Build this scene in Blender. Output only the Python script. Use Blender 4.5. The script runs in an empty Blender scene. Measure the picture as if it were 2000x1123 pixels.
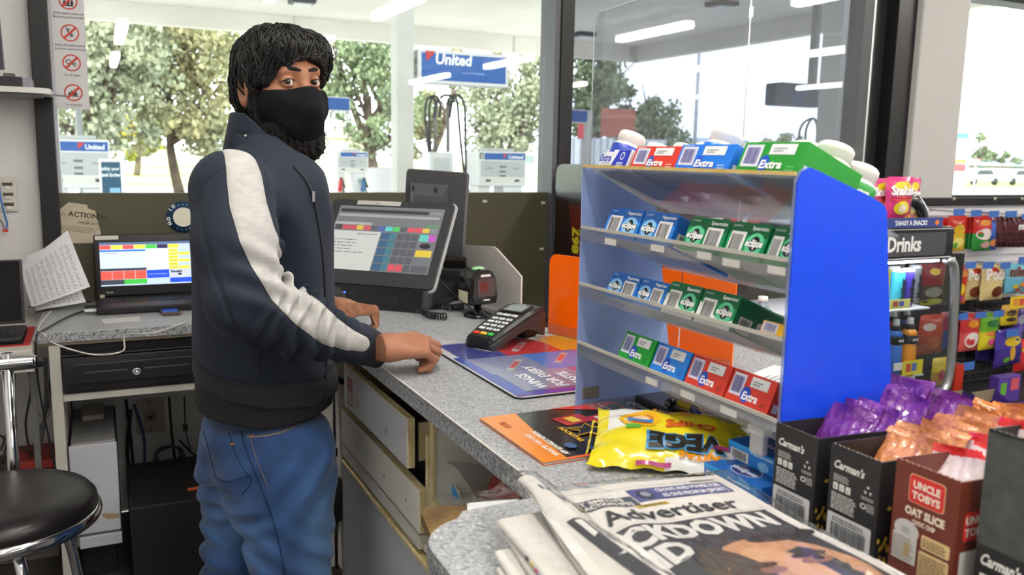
import bpy, bmesh, math, random
import numpy as np
from mathutils import Matrix, Vector, Euler

SC = bpy.context.scene
COL = SC.collection

# ---------------- camera ----------------
RT = np.array([[0.89984950,-0.04980340,0.43334800],[-0.43579257,-0.14559933,0.88819236],[0.01886018,-0.98808930,-0.15272144]])
CAMZ = 1.45
cam_d = bpy.data.cameras.new('camera'); cam = bpy.data.objects.new('camera', cam_d); COL.objects.link(cam)
cam_d.sensor_width = 36.0; cam_d.lens = 1660/2000*36
cam_d.clip_start = .02; cam_d.clip_end = 500
m4 = Matrix.Identity(4)
for r_ in range(3):
    m4[r_][0] = RT[r_][0]; m4[r_][1] = -RT[r_][1]; m4[r_][2] = -RT[r_][2]
m4[2][3] = CAMZ
cam.matrix_world = m4
cam_d.dof.use_dof = True; cam_d.dof.focus_distance = 1.85; cam_d.dof.aperture_fstop = 6.3
SC.camera = cam
# ---------------- light of the overcast sky, exposure ----------------
W_ = bpy.data.worlds.new('overcast_sky'); SC.world = W_; W_.use_nodes = True
_nt = W_.node_tree; _bg = _nt.nodes['Background']
_tc = _nt.nodes.new('ShaderNodeTexCoord'); _nz = _nt.nodes.new('ShaderNodeTexNoise'); _nz.inputs['Scale'].default_value = 2.0
_rp = _nt.nodes.new('ShaderNodeValToRGB'); _rp.color_ramp.elements[0].color = (.93,.96,1,1); _rp.color_ramp.elements[1].color = (1,1,1,1)
_nt.links.new(_tc.outputs['Generated'], _nz.inputs['Vector']); _nt.links.new(_nz.outputs['Fac'], _rp.inputs['Fac'])
_nt.links.new(_rp.outputs['Color'], _bg.inputs['Color'])
_bg.inputs["Strength"].default_value = 6.0
SC.view_settings.view_transform = 'Standard'; SC.view_settings.look = 'None'
SC.view_settings.exposure = 0.0; SC.view_settings.gamma = 1.0
LAMP = 37.0      # radiance of the ceiling tubes

# sight-line helpers: where a measured direction meets a plane of the room
def _ray(px, py): return RT @ np.array([px-1000, py-561.5, 1660.])
def az(px, py, z): d = _ray(px, py); t = (z-CAMZ)/d[2]; return Vector((d[0]*t, d[1]*t, z))
def ay(px, py, y): d = _ray(px, py); t = y/d[1]; return Vector((d[0]*t, y, CAMZ+d[2]*t))
def ax(px, py, x): d = _ray(px, py); t = x/d[0]; return Vector((x, d[1]*t, CAMZ+d[2]*t))

# ---------------- materials ----------------
MATS = {}
def lin(c):
    if isinstance(c, str):
        c = c.lstrip('#'); c = [int(c[i:i+2], 16)/255 for i in (0, 2, 4)]
    return tuple((v/12.92 if v <= .04045 else ((v+.055)/1.055)**2.4) for v in c)
def mat(name, color='#ffffff', rough=.5, metal=0, noise=None, emit=0, trans=0, ior=1.45, coat=0, sheen=0, bump=None, alpha=1, spec=.5):
    """principled material; noise=(second colour, scale, contrast 0..1, detail); bump=(scale, strength)"""
    if name in MATS: return MATS[name]
    m = bpy.data.materials.new(name); m.use_nodes = True; nt = m.node_tree; p = nt.nodes['Principled BSDF']
    c = lin(color)
    p.inputs['Base Color'].default_value = (*c, 1); p.inputs['Roughness'].default_value = rough
    p.inputs['Metallic'].default_value = metal; p.inputs['IOR'].default_value = ior
    p.inputs['Transmission Weight'].default_value = trans; p.inputs['Coat Weight'].default_value = coat
    p.inputs['Coat Roughness'].default_value = .06
    p.inputs['Sheen Weight'].default_value = sheen; p.inputs['Alpha'].default_value = alpha
    p.inputs['Specular IOR Level'].default_value = spec
    if emit:
        p.inputs['Emission Color'].default_value = (*c, 1); p.inputs['Emission Strength'].default_value = emit
    if noise or bump: tc = nt.nodes.new('ShaderNodeTexCoord')
    if noise:
        c2, sc, con, det = noise
        n = nt.nodes.new('ShaderNodeTexNoise'); n.inputs['Scale'].default_value = sc; n.inputs['Detail'].default_value = det
        r = nt.nodes.new('ShaderNodeValToRGB'); w = .5*(1-con)*.5
        r.color_ramp.elements[0].position = .5-w-.01; r.color_ramp.elements[1].position = .5+w+.01
        r.color_ramp.elements[0].color = (*c, 1); r.color_ramp.elements[1].color = (*lin(c2), 1)
        nt.links.new(tc.outputs['Object'], n.inputs['Vector']); nt.links.new(n.outputs['Fac'], r.inputs['Fac'])
        nt.links.new(r.outputs['Color'], p.inputs['Base Color'])
        if emit: nt.links.new(r.outputs['Color'], p.inputs['Emission Color'])
    if bump:
        n2 = nt.nodes.new('ShaderNodeTexNoise'); n2.inputs['Scale'].default_value = bump[0]; n2.inputs['Detail'].default_value = 3
        b = nt.nodes.new('ShaderNodeBump'); b.inputs['Strength'].default_value = bump[1]; b.inputs['Distance'].default_value = .01
        nt.links.new(tc.outputs['Object'], n2.inputs['Vector']); nt.links.new(n2.outputs['Fac'], b.inputs['Height'])
        nt.links.new(b.outputs['Normal'], p.inputs['Normal'])
    MATS[name] = m; return m
def clear(name, color='#ffffff', refl=.06, haze=0, hazecol='#ffffff', rough=.0, graz=.8):
    """thin sheet: tinted see-through with mirror reflection and a little milky scatter"""
    if name in MATS: return MATS[name]
    m = bpy.data.materials.new(name); m.use_nodes = True; nt = m.node_tree; nt.nodes.remove(nt.nodes['Principled BSDF'])
    out = nt.nodes['Material Output']; t = nt.nodes.new('ShaderNodeBsdfTransparent'); t.inputs[0].default_value = (*lin(color), 1)
    g = nt.nodes.new('ShaderNodeBsdfGlossy'); g.inputs['Roughness'].default_value = rough
    fr = nt.nodes.new('ShaderNodeLayerWeight'); pw = nt.nodes.new('ShaderNodeMath'); pw.operation = 'POWER'; pw.inputs[1].default_value = 5
    mu = nt.nodes.new('ShaderNodeMath'); mu.operation = 'MULTIPLY_ADD'; mu.inputs[1].default_value = graz; mu.inputs[2].default_value = refl; mu.use_clamp = True
    nt.links.new(fr.outputs['Facing'], pw.inputs[0]); nt.links.new(pw.outputs[0], mu.inputs[0])
    mx = nt.nodes.new('ShaderNodeMixShader'); nt.links.new(mu.outputs[0], mx.inputs[0])
    cur = t
    if haze:
        d = nt.nodes.new('ShaderNodeBsdfDiffuse'); d.inputs[0].default_value = (*lin(hazecol), 1)
        tr = nt.nodes.new('ShaderNodeBsdfTranslucent'); tr.inputs[0].default_value = (*lin(hazecol), 1)
        ad = nt.nodes.new('ShaderNodeMixShader'); ad.inputs[0].default_value = .5
        nt.links.new(d.outputs[0], ad.inputs[1]); nt.links.new(tr.outputs[0], ad.inputs[2])
        hm = nt.nodes.new('ShaderNodeMixShader'); hm.inputs[0].default_value = haze
        nt.links.new(t.outputs[0], hm.inputs[1]); nt.links.new(ad.outputs[0], hm.inputs[2]); cur = hm
    nt.links.new(cur.outputs[0], mx.inputs[1]); nt.links.new(g.outputs[0], mx.inputs[2])
    nt.links.new(mx.outputs[0], out.inputs['Surface']); MATS[name] = m; return m
def speckle(name, base, dark, light, scale=260, rough=.35):
    if name in MATS: return MATS[name]
    m = mat(name, base, rough); nt = m.node_tree; p = nt.nodes['Principled BSDF']
    tc = nt.nodes.new('ShaderNodeTexCoord')
    n = nt.nodes.new('ShaderNodeTexNoise'); n.inputs['Scale'].default_value = scale; n.inputs['Detail'].default_value = 2.5; n.inputs['Roughness'].default_value = .7
    r = nt.nodes.new('ShaderNodeValToRGB'); e = r.color_ramp.elements
    e[0].position = .36; e[0].color = (*lin(dark), 1); e[1].position = .66; e[1].color = (*lin(light), 1)
    k = r.color_ramp.elements.new(.47); k.color = (*lin(base), 1); k = r.color_ramp.elements.new(.56); k.color = (*lin(base), 1)
    nt.links.new(tc.outputs['Object'], n.inputs['Vector']); nt.links.new(n.outputs['Fac'], r.inputs['Fac']); nt.links.new(r.outputs['Color'], p.inputs['Base Color'])
    return m
def C(hexc, rough=.5, **k):
    nm = 'paint_'+str(hexc).lstrip('#')+'_%d' % int(rough*100)+''.join('_%s%s' % (a, str(b)[:4]) for a, b in sorted(k.items()))
    return mat(nm, hexc, rough, **k)

# ---------------- mesh builder ----------------
MW = {}
def frame(o, xd, yd=None, zd=None):
    """4x4 with origin o, x along xd, y near yd (z = normal out of the printed face)"""
    x = Vector(xd).normalized()
    if yd is not None:
        z = x.cross(Vector(yd)).normalized(); y = z.cross(x)
    else:
        z = Vector(zd).normalized(); y = z.cross(x).normalized(); x = y.cross(z)
    m = Matrix.Identity(4)
    for i in range(3): m[i][0] = x[i]; m[i][1] = y[i]; m[i][2] = z[i]; m[i][3] = o[i]
    return m
def T(x=0, y=0, z=0): return Matrix.Translation((x, y, z))
def RZ(a): return Matrix.Rotation(a, 4, 'Z')
def RX(a): return Matrix.Rotation(a, 4, 'X')
def RY(a): return Matrix.Rotation(a, 4, 'Y')
_tcache = {}; _bcache = {}
def text_geo(s, bold, shear):
    k = (s, bold, shear)
    if k in _tcache: return _tcache[k]
    cu = bpy.data.curves.new('t', 'FONT'); cu.body = s; cu.size = 1; cu.offset = bold; cu.shear = shear
    cu.resolution_u = 2; cu.fill_mode = 'FRONT'
    o = bpy.data.objects.new('t', cu); COL.objects.link(o)
    dg = bpy.context.evaluated_depsgraph_get(); me = o.evaluated_get(dg).to_mesh()
    v = [tuple(q.co) for q in me.vertices]; f = [tuple(p.vertices) for p in me.polygons]
    o.evaluated_get(dg).to_mesh_clear(); bpy.data.objects.remove(o); bpy.data.curves.remove(cu)
    if v:
        a = np.array(v); v = a
    _tcache[k] = (v, f); return v, f
def box_geo(s, bev, seg):
    k = (round(s[0], 5), round(s[1], 5), round(s[2], 5), round(bev, 5), seg)
    if k in _bcache: return _bcache[k]
    bm = bmesh.new(); bmesh.ops.create_cube(bm, size=1)
    bmesh.ops.scale(bm, vec=s, verts=bm.verts)
    if bev > 0:
        bmesh.ops.bevel(bm, geom=bm.edges[:], offset=min(bev, min(s)*.49), segments=seg, profile=.5, affect='EDGES')
    bm.verts.index_update()
    r = ([v.co.copy() for v in bm.verts], [tuple(v.index for v in f.verts) for f in bm.faces]); bm.free()
    _bcache[k] = r; return r
class MB:
    def __init__(s, M=None): s.v = []; s.f = []; s.mi = []; s.sm = []; s.mats = []; s.T = M or Matrix.Identity(4)
    def _m(s, m):
        if isinstance(m, str): m = C(m)
        if m not in s.mats: s.mats.append(m)
        return s.mats.index(m)
    def add(s, V, F, m, smooth=False, M=None):
        b = len(s.v); X = s.T @ M if M is not None else s.T
        s.v += [X @ Vector(p) for p in V]
        if isinstance(m, (list, tuple)) : ids = [s._m(q) for q in m]
        else: ids = [s._m(m)]*len(F)
        s.f += [tuple(b+i for i in f) for f in F]; s.mi += ids; s.sm += [smooth]*len(F)
    def box(s, c, sz, m, bev=0, rot=None, seg=2):
        V, F = box_geo(tuple(sz), bev, seg)
        M = Matrix.Translation(c)
        if rot is not None: M = M @ (rot if isinstance(rot, Matrix) else Euler(rot).to_matrix().to_4x4())
        s.add(V, F, m, bev > 0 and seg > 2, M); return s
    def bx(s, x0, x1, y0, y1, z0, z1, m, bev=0, seg=2):
        return s.box(((x0+x1)/2, (y0+y1)/2, (z0+z1)/2), (abs(x1-x0), abs(y1-y0), abs(z1-z0)), m, bev, None, seg)
    def poly(s, P, m): s.add(P, [tuple(range(len(P)))], m); return s
    def rect(s, M, x0, y0, x1, y1, m, e=.0004):   # flat print on the face frame M
        s.add([(x0, y0, e), (x1, y0, e), (x1, y1, e), (x0, y1, e)], [(0, 1, 2, 3)], m, False, M); return s
    def disc(s, M, cx, cy, rx, ry, m, e=.0004, n=24, r0=0):
        if r0 <= 0:
            s.add([(cx+rx*math.cos(2*math.pi*i/n), cy+ry*math.sin(2*math.pi*i/n), e) for i in range(n)], [tuple(range(n))], m, False, M)
        else:
            V = []; F = []
            for i in range(n):
                a = 2*math.pi*i/n; V += [(cx+rx*math.cos(a), cy+ry*math.sin(a), e), (cx+rx*r0*math.cos(a), cy+ry*r0*math.sin(a), e)]
            for i in range(n): j = (i+1) % n; F.append((2*i, 2*j, 2*j+1, 2*i+1))
            s.add(V, F, m, False, M)
        return s
    def shape(s, M, P, m, e=.0004): s.add([(x, y, e) for x, y in P], [tuple(range(len(P)))], m, False, M); return s
    def text(s, M, t, x, y, size, m, al='l', bold=0, shear=0, sx=1, e=.0008, w=None, rot=0):
        V, F = text_geo(t, bold, shear)
        if not len(F): return s
        a = np.array(V); x0, x1 = a[:, 0].min(), a[:, 0].max()
        k = size/.72
        if w: sx = w/((x1-x0)*k)
        ox = {'l': -x0, 'c': -(x0+x1)/2, 'r': -x1}[al]
        ca, sa = math.cos(rot), math.sin(rot)
        P = [(((p[0]+ox)*k*sx), p[1]*k) for p in a]
        P = [(x+u*ca-w_*sa, y+u*sa+w_*ca, e) for u, w_ in P]
        s.add(P, F, m, False, M); return s
    def lines(s, M, x0, y0, x1, y1, n, m, th=.4, seed=0, e=.0006, short=.8):   # rows of print too small to read
        r = random.Random(seed); h = (y1-y0)/n
        for i in range(n):
            x = x0; y = y0+h*i; xe = x0+(x1-x0)*r.uniform(short, 1)
            while x < xe:
                wd = min((x1-x0)*r.uniform(.05, .18), xe-x)
                s.add([(x, y, e), (x+wd, y, e), (x+wd, y+h*th, e), (x, y+h*th, e)], [(0, 1, 2, 3)], m, False, M); x += wd+(x1-x0)*.025
        return s
    def barcode(s, M, x0, y0, x1, y1, m='#222222', bg='#f4f4f4', seed=1, e=.0005, pad=.12, n=22):
        if bg: s.rect(M, x0, y0, x1, y1, bg, e)
        r = random.Random(seed); w = x1-x0; h = y1-y0; x = x0+w*pad; u = w*(1-2*pad)/(n*2.1)
        while x < x1-w*pad:
            a = u*r.choice((.6, 1, 1.6)); s.rect(M, x, y0+h*pad, min(x+a, x1-w*pad), y1-h*pad, m, e*2); x += a+u*r.choice((.7, 1, 1.4))
        return s
    def prism(s, P, d, m, smooth=False):
        """closed outline P (3D, flat) pushed along d"""
        n = len(P); d = Vector(d); V = [Vector(p) for p in P]+[Vector(p)+d for p in P]
        F = [tuple(range(n-1, -1, -1)), tuple(range(n, 2*n))]+[(i, (i+1) % n, n+(i+1) % n, n+i) for i in range(n)]
        s.add(V, F, m, smooth); return s
    def tube(s, P, r, m, n=8, closed=False, cap=True, flat=1):
        P = [Vector(p) for p in P]; k = len(P); R = r if isinstance(r, (list, tuple)) else [r]*k
        V = []; F = []; up = None
        for i, p in enumerate(P):
            if closed: t = P[(i+1) % k]-P[i-1]
            else: t = P[min(i+1, k-1)]-P[max(i-1, 0)]
            t = t.normalized() if t.length > 1e-9 else Vector((0, 0, 1))
            if up is None: up = Vector((0, 0, 1)) if abs(t.z) < .9 else Vector((1, 0, 0))
            a = t.cross(up)
            if a.length < 1e-6: a = t.orthogonal()
            a.normalize(); up = a.cross(t).normalized()
            for j in range(n):
                w = 2*math.pi*j/n; V.append(p+(a*math.cos(w)+up*math.sin(w)*flat)*R[i])
        for i in range(k if closed else k-1):
            for j in range(n):
                a = i*n+j; b = i*n+(j+1) % n; c = ((i+1) % k)*n+(j+1) % n; d = ((i+1) % k)*n+j; F.append((a, b, c, d))
        if cap and not closed: F += [tuple(range(n-1, -1, -1)), tuple(range((k-1)*n, k*n))]
        s.add(V, F, m, True); return s
    def lathe(s, prof, m, M=None, n=24, smooth=True):
        """prof = [(radius, height)], about local z"""
        V = []; F = []; k = len(prof)
        for (r, z) in prof:
            for j in range(n): a = 2*math.pi*j/n; V.append((r*math.cos(a), r*math.sin(a), z))
        ms = []
        for i in range(k-1):
            for j in range(n): F.append((i*n+j, i*n+(j+1) % n, (i+1)*n+(j+1) % n, (i+1)*n+j)); ms.append(m[i] if isinstance(m, (list, tuple)) else m)
        F += [tuple(range(n-1, -1, -1)), tuple(range((k-1)*n, k*n))]; ms += [ms[0], ms[-1]]
        s.add(V, F, ms, smooth, M); return s
    def ball(s, c, r, m, n=12, M=None):
        r = r if isinstance(r, (tuple, list)) else (r, r, r); V = []; F = []; h = n//2+1
        for i in range(h+1):
            a = math.pi*i/h
            for j in range(n): b = 2*math.pi*j/n; V.append((c[0]+r[0]*math.sin(a)*math.cos(b), c[1]+r[1]*math.sin(a)*math.sin(b), c[2]+r[2]*math.cos(a)))
        for i in range(h):
            for j in range(n): F.append((i*n+j, (i+1)*n+j, (i+1)*n+(j+1) % n, i*n+(j+1) % n))
        s.add(V, F, m, True, M); return s
    def grid(s, G, m, smooth=True, M=None):
        """G[i][j] = point; m may be function(i,j)"""
        nu = len(G); nv = len(G[0]); V = [p for row in G for p in row]; F = []; ms = []
        for i in range(nu-1):
            for j in range(nv-1): F.append((i*nv+j, (i+1)*nv+j, (i+1)*nv+j+1, i*nv+j+1)); ms.append(m(i, j) if callable(m) else m)
        s.add(V, F, ms, smooth, M); return s
    def build(s, name, parent=None, label=None, cat=None, group=None, kind=None, origin=None, attrs=None, Mw=None):
        me = bpy.data.meshes.new(name)
        V = s.v
        if parent is not None: W = MW.get(parent.name, Matrix.Identity(4))
        elif Mw is not None: W = Mw
        else:
            if origin is None:
                if len(V): a = np.array([tuple(p) for p in V]); origin = ((a[:, 0].min()+a[:, 0].max())/2, (a[:, 1].min()+a[:, 1].max())/2, a[:, 2].min())
                else: origin = (0, 0, 0)
            W = Matrix.Translation(origin)
        Wi = W.inverted()
        me.from_pydata([tuple(Wi @ Vector(p)) for p in V], [], s.f)
        for m in s.mats: me.materials.append(m)
        me.polygons.foreach_set('material_index', s.mi); me.polygons.foreach_set('use_smooth', s.sm)
        if attrs:
            for k, a in attrs.items():
                at = me.attributes.new(k, 'FLOAT', 'POINT'); at.data.foreach_set('value', np.asarray(a, dtype=np.float32))
        me.validate(clean_customdata=False); me.update()
        o = bpy.data.objects.new(name, me); COL.objects.link(o)
        if parent is not None: o.parent = parent; MW[o.name] = W
        else: o.matrix_world = W; MW[o.name] = W
        tag(o, label, cat, group, kind); return o
def tag(o, label=None, cat=None, group=None, kind=None):
    if label: o['label'] = label
    if cat: o['category'] = cat
    if group: o['group'] = group
    if kind: o['kind'] = kind
    return o
def thing(name, label, cat, loc=(0, 0, 0), group=None, M=None):
    o = bpy.data.objects.new(name, None); COL.objects.link(o); o.empty_display_size = .05
    W = M if M is not None else Matrix.Translation(loc)
    o.matrix_world = W; MW[o.name] = W; return tag(o, label, cat, group)
def kids(o): return [c for c in KID.get(o.name, [])]
def dup(root, M, label=None, group=None):
    """copy a thing with its parts and their sub-parts to matrix M"""
    def cp(o, par):
        c = o.copy(); COL.objects.link(c)
        if par is not None: c.parent = par
        for ch in list(o.children): cp(ch, c)
        return c
    r = cp(root, None); r.matrix_world = M; MW[r.name] = M
    if label: r['label'] = label
    if group: r['group'] = group
    return r
def arc(cx, cy, r, a0, a1, n=6): return [(cx+r*math.cos(a0+(a1-a0)*i/n), cy+r*math.sin(a0+(a1-a0)*i/n)) for i in range(n+1)]
def rrect(x0, y0, x1, y1, r, n=4):
    h = math.pi/2
    return arc(x1-r, y0+r, r, -h, 0, n)+arc(x1-r, y1-r, r, 0, h, n)+arc(x0+r, y1-r, r, h, 2*h, n)+arc(x0+r, y0+r, r, 2*h, 3*h, n)
def spline(P, n=8):
    """smooth curve through points"""
    P = [Vector(p) for p in P]; Q = [P[0]*2-P[1]]+P+[P[-1]*2-P[-2]]; out = []
    for i in range(1, len(Q)-2):
        a, b, c, d = Q[i-1:i+3]
        for k in range(n):
            t = k/n; out.append(.5*((2*b)+(c-a)*t+(2*a-5*b+4*c-d)*t*t+(3*b-a-3*c+d)*t**3))
    out.append(P[-1]); return out
# ======================= THE ROOM =======================
WY = 3.6
wall_m = mat('painted_plaster', '#dcdcdb', .6, noise=('#cfcecd', 3, .2, 4), bump=(40, .05))
darkm = mat('dark_anodised', '#171619', .4)
darkg = mat('grey_anodised', '#5c5c61', .45)
b = MB(); b.bx(-1.3, 14.5, -11, WY, -.1, 0, mat('floor_vinyl', '#3c3a39', .45, noise=('#2a2827', 9, .2, 5)))
b.build('floor', kind='structure')
b = MB(); b.bx(-1.3, 14.5, -11, WY+.15, 3.0, 3.1, mat('ceiling_white', '#e9e9e6', .8)); b.build('ceiling', kind='structure')
b = MB(); b.bx(-1.4, -1.3, -11, WY+.15, 0, 3.0, wall_m); b.build('wall_left', kind='structure')
b = MB(); b.bx(14.5, 14.6, -11, WY+.15, 0, 3.0, wall_m); b.build('wall_right', kind='structure')
b = MB(); b.bx(-1.4, 14.6, -11.1, -11, 0, 3.0, wall_m); b.build('wall_front', kind='structure')
# window wall: white plaster left of the first mullion, low wall, head above the glass
b = MB(); b.bx(-1.3, -.19, WY, WY+.12, 0, 3.0, wall_m)
b.bx(-.19, 14.5, WY, WY+.12, 2.62, 3.0, wall_m); b.bx(-.19, 14.5, WY+.01, WY+.12, 0, 1.24, wall_m)
b.bx(9.5, 14.5, WY, WY+.12, 1.24, 2.62, wall_m)
b.build('wall_back', kind='structure')
olive = mat('olive_board', '#5b5847', .3, noise=('#4f4c3c', 2.2, .1, 5))
b = MB(); b.bx(-.13, 1.935, WY-.012, WY+.012, .62, 1.283, olive, .002)
b.build('trim_1', kind='structure')
b = MB(); b.bx(2.02, 3.92, WY-.012, WY+.012, .3, 1.275, mat('grey_board', '#55534d', .4), .002); b.build('trim_2', kind='structure')
b = MB(); b.bx(1.2, 1.95, WY-.06, WY, .60, .685, mat('brown_ledge', '#3f382e', .5), .004); b.build('trim_3', kind='structure')
# mullions
b = MB(); b.bx(-.19, -.128, WY-.045, WY+.09, 0, 2.62, darkm, .004); b.bx(-.128, -.118, WY-.01, WY+.09, 0, 2.62, mat('pale_bead', '#c9cbd4', .4)); b.build('trim_4', kind='structure')
b = MB(); b.bx(1.925, 1.952, WY-.06, WY+.09, .3, 2.62, darkg, .003); b.bx(1.952, 2.02, WY-.07, WY+.09, .3, 2.62, darkm, .004); b.build('trim_5', kind='structure')
b = MB(); b.bx(3.905, 4.08, WY-.02, WY+.09, 0, 2.62, mat('charcoal_frame', '#2a292b', .45), .003); b.bx(4.08, 4.23, WY-.10, WY+.09, 0, 2.62, darkm, .004); b.build('trim_6', kind='structure')
b = MB(); b.bx(-.13, 9.5, WY-.04, WY+.09, 2.56, 2.64, darkm, .003); b.build('trim_7', kind='structure')
b = MB(); b.bx(4.23, 4.62, WY-.14, WY+.12, 0, 3.0, mat('pillar_white', '#cfcdca', .6), .01); b.build('wall_pillar', kind='structure')
b = MB(); b.bx(4.62, 9.5, WY-.05, WY+.09, 1.21, 1.262, darkm, .003); b.bx(4.62, 9.5, WY-.06, WY+.09, 2.44, 2.58, darkm, .003)
b.bx(4.62, 9.5, WY-.062, WY-.058, 2.50, 2.515, mat('blue_bead', '#4c5f9a', .4)); b.build('trim_8', kind='structure')
def pane(n, x0, x1, z0, z1, m):
    b = MB(); b.box(((x0+x1)/2, WY+.045, (z0+z1)/2), (x1-x0, .006, z1-z0), m); b.build(n, kind='structure')
pane('window_1', -.118, 1.925, 1.26, 2.56, clear('window_glass', '#f4f8f7', .045))
pane('window_2', 2.02, 3.905, 1.26, 2.56, clear('tinted_glass', '#c9cdd2', .075))
pane('window_3', 4.62, 9.5, 1.26, 2.45, clear('window_glass', '#f4f8f7', .045))
# ceiling tube lights (their mirror images stand in the window glass)
tube_m = mat('lit_tube', '#fff9f0', .5, emit=LAMP)
fit = mat('fitting_white', '#e8e8e4', .5)
lamp0 = None
for gx in (2.68, 5.65, 8.45, 12.2, .35):
    for y0, y1 in ((-1.55, -.15), (-5.4, -3.4), (-9.0, -7.0)):
        L = y1-y0
        def mk():
            t = thing('ceiling_light', 'x', 'ceiling light', (gx, (y0+y1)/2, 2.84), 'fluorescent tube lights in rows on the ceiling')
            b = MB(); b.bx(gx-.07, gx+.07, y0, y1, 2.88, 2.95, fit, .008); b.bx(gx-.012, gx+.012, (y0+y1)/2-.3, (y0+y1)/2-.27, 2.95, 3.0, fit); b.bx(gx-.012, gx+.012, (y0+y1)/2+.27, (y0+y1)/2+.3, 2.95, 3.0, fit); b.build('housing', t)
            b = MB(); b.bx(gx-.06, gx+.06, y0+.02, y1-.02, 2.80, 2.879, tube_m, .02); b.build('diffuser', t); return t
        t = mk(); t['label'] = 'long white fluorescent tube light mirrored in the shop window glass'
for gx, y0, y1 in ((.35, .35, 1.75), (2.68, .9, 2.3), (5.65, 1.3, 2.7), (1.5, -1.0, .4)):  # unseen extra tubes, added overhead to brighten the counters and the room
    t = thing('ceiling_light', 'added unseen tube light brightening the counters from the ceiling', 'ceiling light', (gx, (y0+y1)/2, 2.84), 'added unseen tube lights over the counters')
    b = MB(); b.bx(gx-.07, gx+.07, y0, y1, 2.88, 3.0, fit, .008); b.build('housing', t); b = MB(); b.bx(gx-.06, gx+.06, y0+.02, y1-.02, 2.80, 2.879, tube_m, .02); b.build('diffuser', t)
# ---- things fixed on the wall and windows ----
def pictogram(b, F, cx, cy, kind):
    red = '#c8402f'; k = '#2a2a2a'; g = '#6b6b6b'
    b.disc(F, cx, cy, .0305, .0305, red, .0006, 32, .84)
    if kind == 0:
        for q in range(3): b.disc(F, cx-.012+q*.012, cy-.006, .005, .008, k, .0007, 12); b.disc(F, cx-.012+q*.012, cy+.006, .003, .004, k, .0007, 10)
        b.rect(F, cx-.016, cy-.018, cx+.016, cy-.013, k, .0007)
    if kind == 1:
        b.shape(F, [(cx-.012, cy+.012), (cx+.002, cy-.016), (cx+.012, cy-.010), (cx-.002, cy+.018)], g, .0007); b.shape(F, [(cx-.004, cy+.008), (cx+.001, cy-.002), (cx+.006, cy+.001), (cx+.001, cy+.011)], '#dddddd', .0009)
        b.rect(F, cx-.012, cy+.010, cx-.009, cy+.022, k, .0007)
    if kind == 2:
        b.disc(F, cx-.010, cy+.004, .010, .009, g, .0007, 16, .55); b.shape(F, [(cx-.002, cy+.003), (cx+.018, cy-.002), (cx+.018, cy-.006), (cx-.002, cy-.002)], g, .0007)
        b.shape(F, [(cx, cy-.004), (cx+.012, cy-.016), (cx+.015, cy-.013), (cx+.003, cy)], g, .0007)
    if kind == 3:
        b.shape(F, [(cx-.018, cy-.010), (cx-.014, cy+.004), (cx-.009, cy-.002), (cx-.005, cy+.011), (cx, cy+.001), (cx+.004, cy+.016), (cx+.009, cy+.003), (cx+.013, cy-.004), (cx+.012, cy-.010)], k, .0007)
        b.rect(F, cx-.018, cy-.014, cx+.018, cy-.011, k, .0007)
    s = .0215; w = .0028
    b.shape(F, [(cx-s-w, cy-s+w), (cx-s+w, cy-s-w), (cx+s+w, cy+s-w), (cx+s-w, cy+s+w)], red, .001)
p0 = ay(97, 0, WY-.05); p1 = ay(168, 213, WY-.05)
F = frame((0, WY-.012, 0), (1, 0, 0), (0, 0, 1)); Wd = ay(170, 100, WY).x-p0.x-.002
b = MB(); z0 = ay(130, 213, WY).z; b.bx(p0.x, p0.x+Wd, WY-.012, WY-.009, z0, 2.35, '#d9d8da')
for i, (py, tx) in enumerate(((3, ('ACDSA compliant containers only', 'Must be on ground before filling')), (65, ('Switch off mobile phones', '& current receiving devices')), (123, ('Turn off engine',)), (181, ('Turn off pilot lights',)))):
    c = ay(134, py, WY); pictogram(b, F, p0.x+Wd*.53, c.z, i)
    for j, t in enumerate(tx): b.text(F, t, p0.x+Wd*.52, c.z-.047-.0135*j, .0075, '#2a2a2a', 'c', .012, w=Wd*(.92 if i < 2 else .5))
b.build('safety_sign', label='white strip of four red prohibition pictograms stuck inside the left window', cat='sign')
# low notice on the olive board
P = [ay(x, y, WY-.015) for x, y in ((112, 455), (108, 440), (118, 408), (134, 395), (170, 400), (172, 407), (186, 412), (197, 455), (190, 475), (112, 475))]
b = MB(); b.prism(P, (0, -.0015, 0), mat('old_paper', '#c3b9a6', .8, noise=('#b3a78f', 8, .3, 4)))
F = frame(ay(121, 418, WY-.0175), (1, 0, -.14), (0, 0, 1)); b.text(F, 'ACTION', .02, -.004, .019, '#26241f', bold=.02); b.text(F, 'Thr', .115, -.004, .019, '#26241f', shear=.3)
b.shape(F, [(-.006, -.006), (.014, -.006), (.004, .012)], '#8c8577'); b.shape(F, [(-.002, -.004), (.010, -.004), (.004, .007)], '#c3b9a6', .0008); b.rect(F, .0035, -.002, .0045, .004, '#26241f', .001)
b.rect(F, .02, -.014, .15, -.0132, '#6d675b'); b.text(F, 'ORDER ACTION', .055, -.028, .009, '#4b463c', bold=.01); b.lines(F, .0, -.06, .14, -.036, 4, '#7b7466', .3, 3)
b.build('torn_notice', label='torn beige ACTION notice stuck on the olive board behind the papers', cat='notice')
c = ay(358, 424, WY-.016); F = frame(c, (1, 0, 0), (0, 0, 1))
b = MB(F.copy()); b.lathe([(.062, 0), (.062, .001)], '#173a5c', n=32); b.disc(Matrix.Identity(4), 0, 0, .036, .036, '#e6e2d0', .0016, 28); b.disc(Matrix.Identity(4), 0, 0, .0375, .0375, '#f2f2f2', .0013, 28)
for i, chn in enumerate('NO ID...NO SALE...'):
    a = math.radians(205-i*19); b.text(Matrix.Identity(4), chn, .049*math.cos(a), .049*math.sin(a), .013, '#ffffff', 'c', .03, e=.0018, rot=a-math.pi/2)
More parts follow.
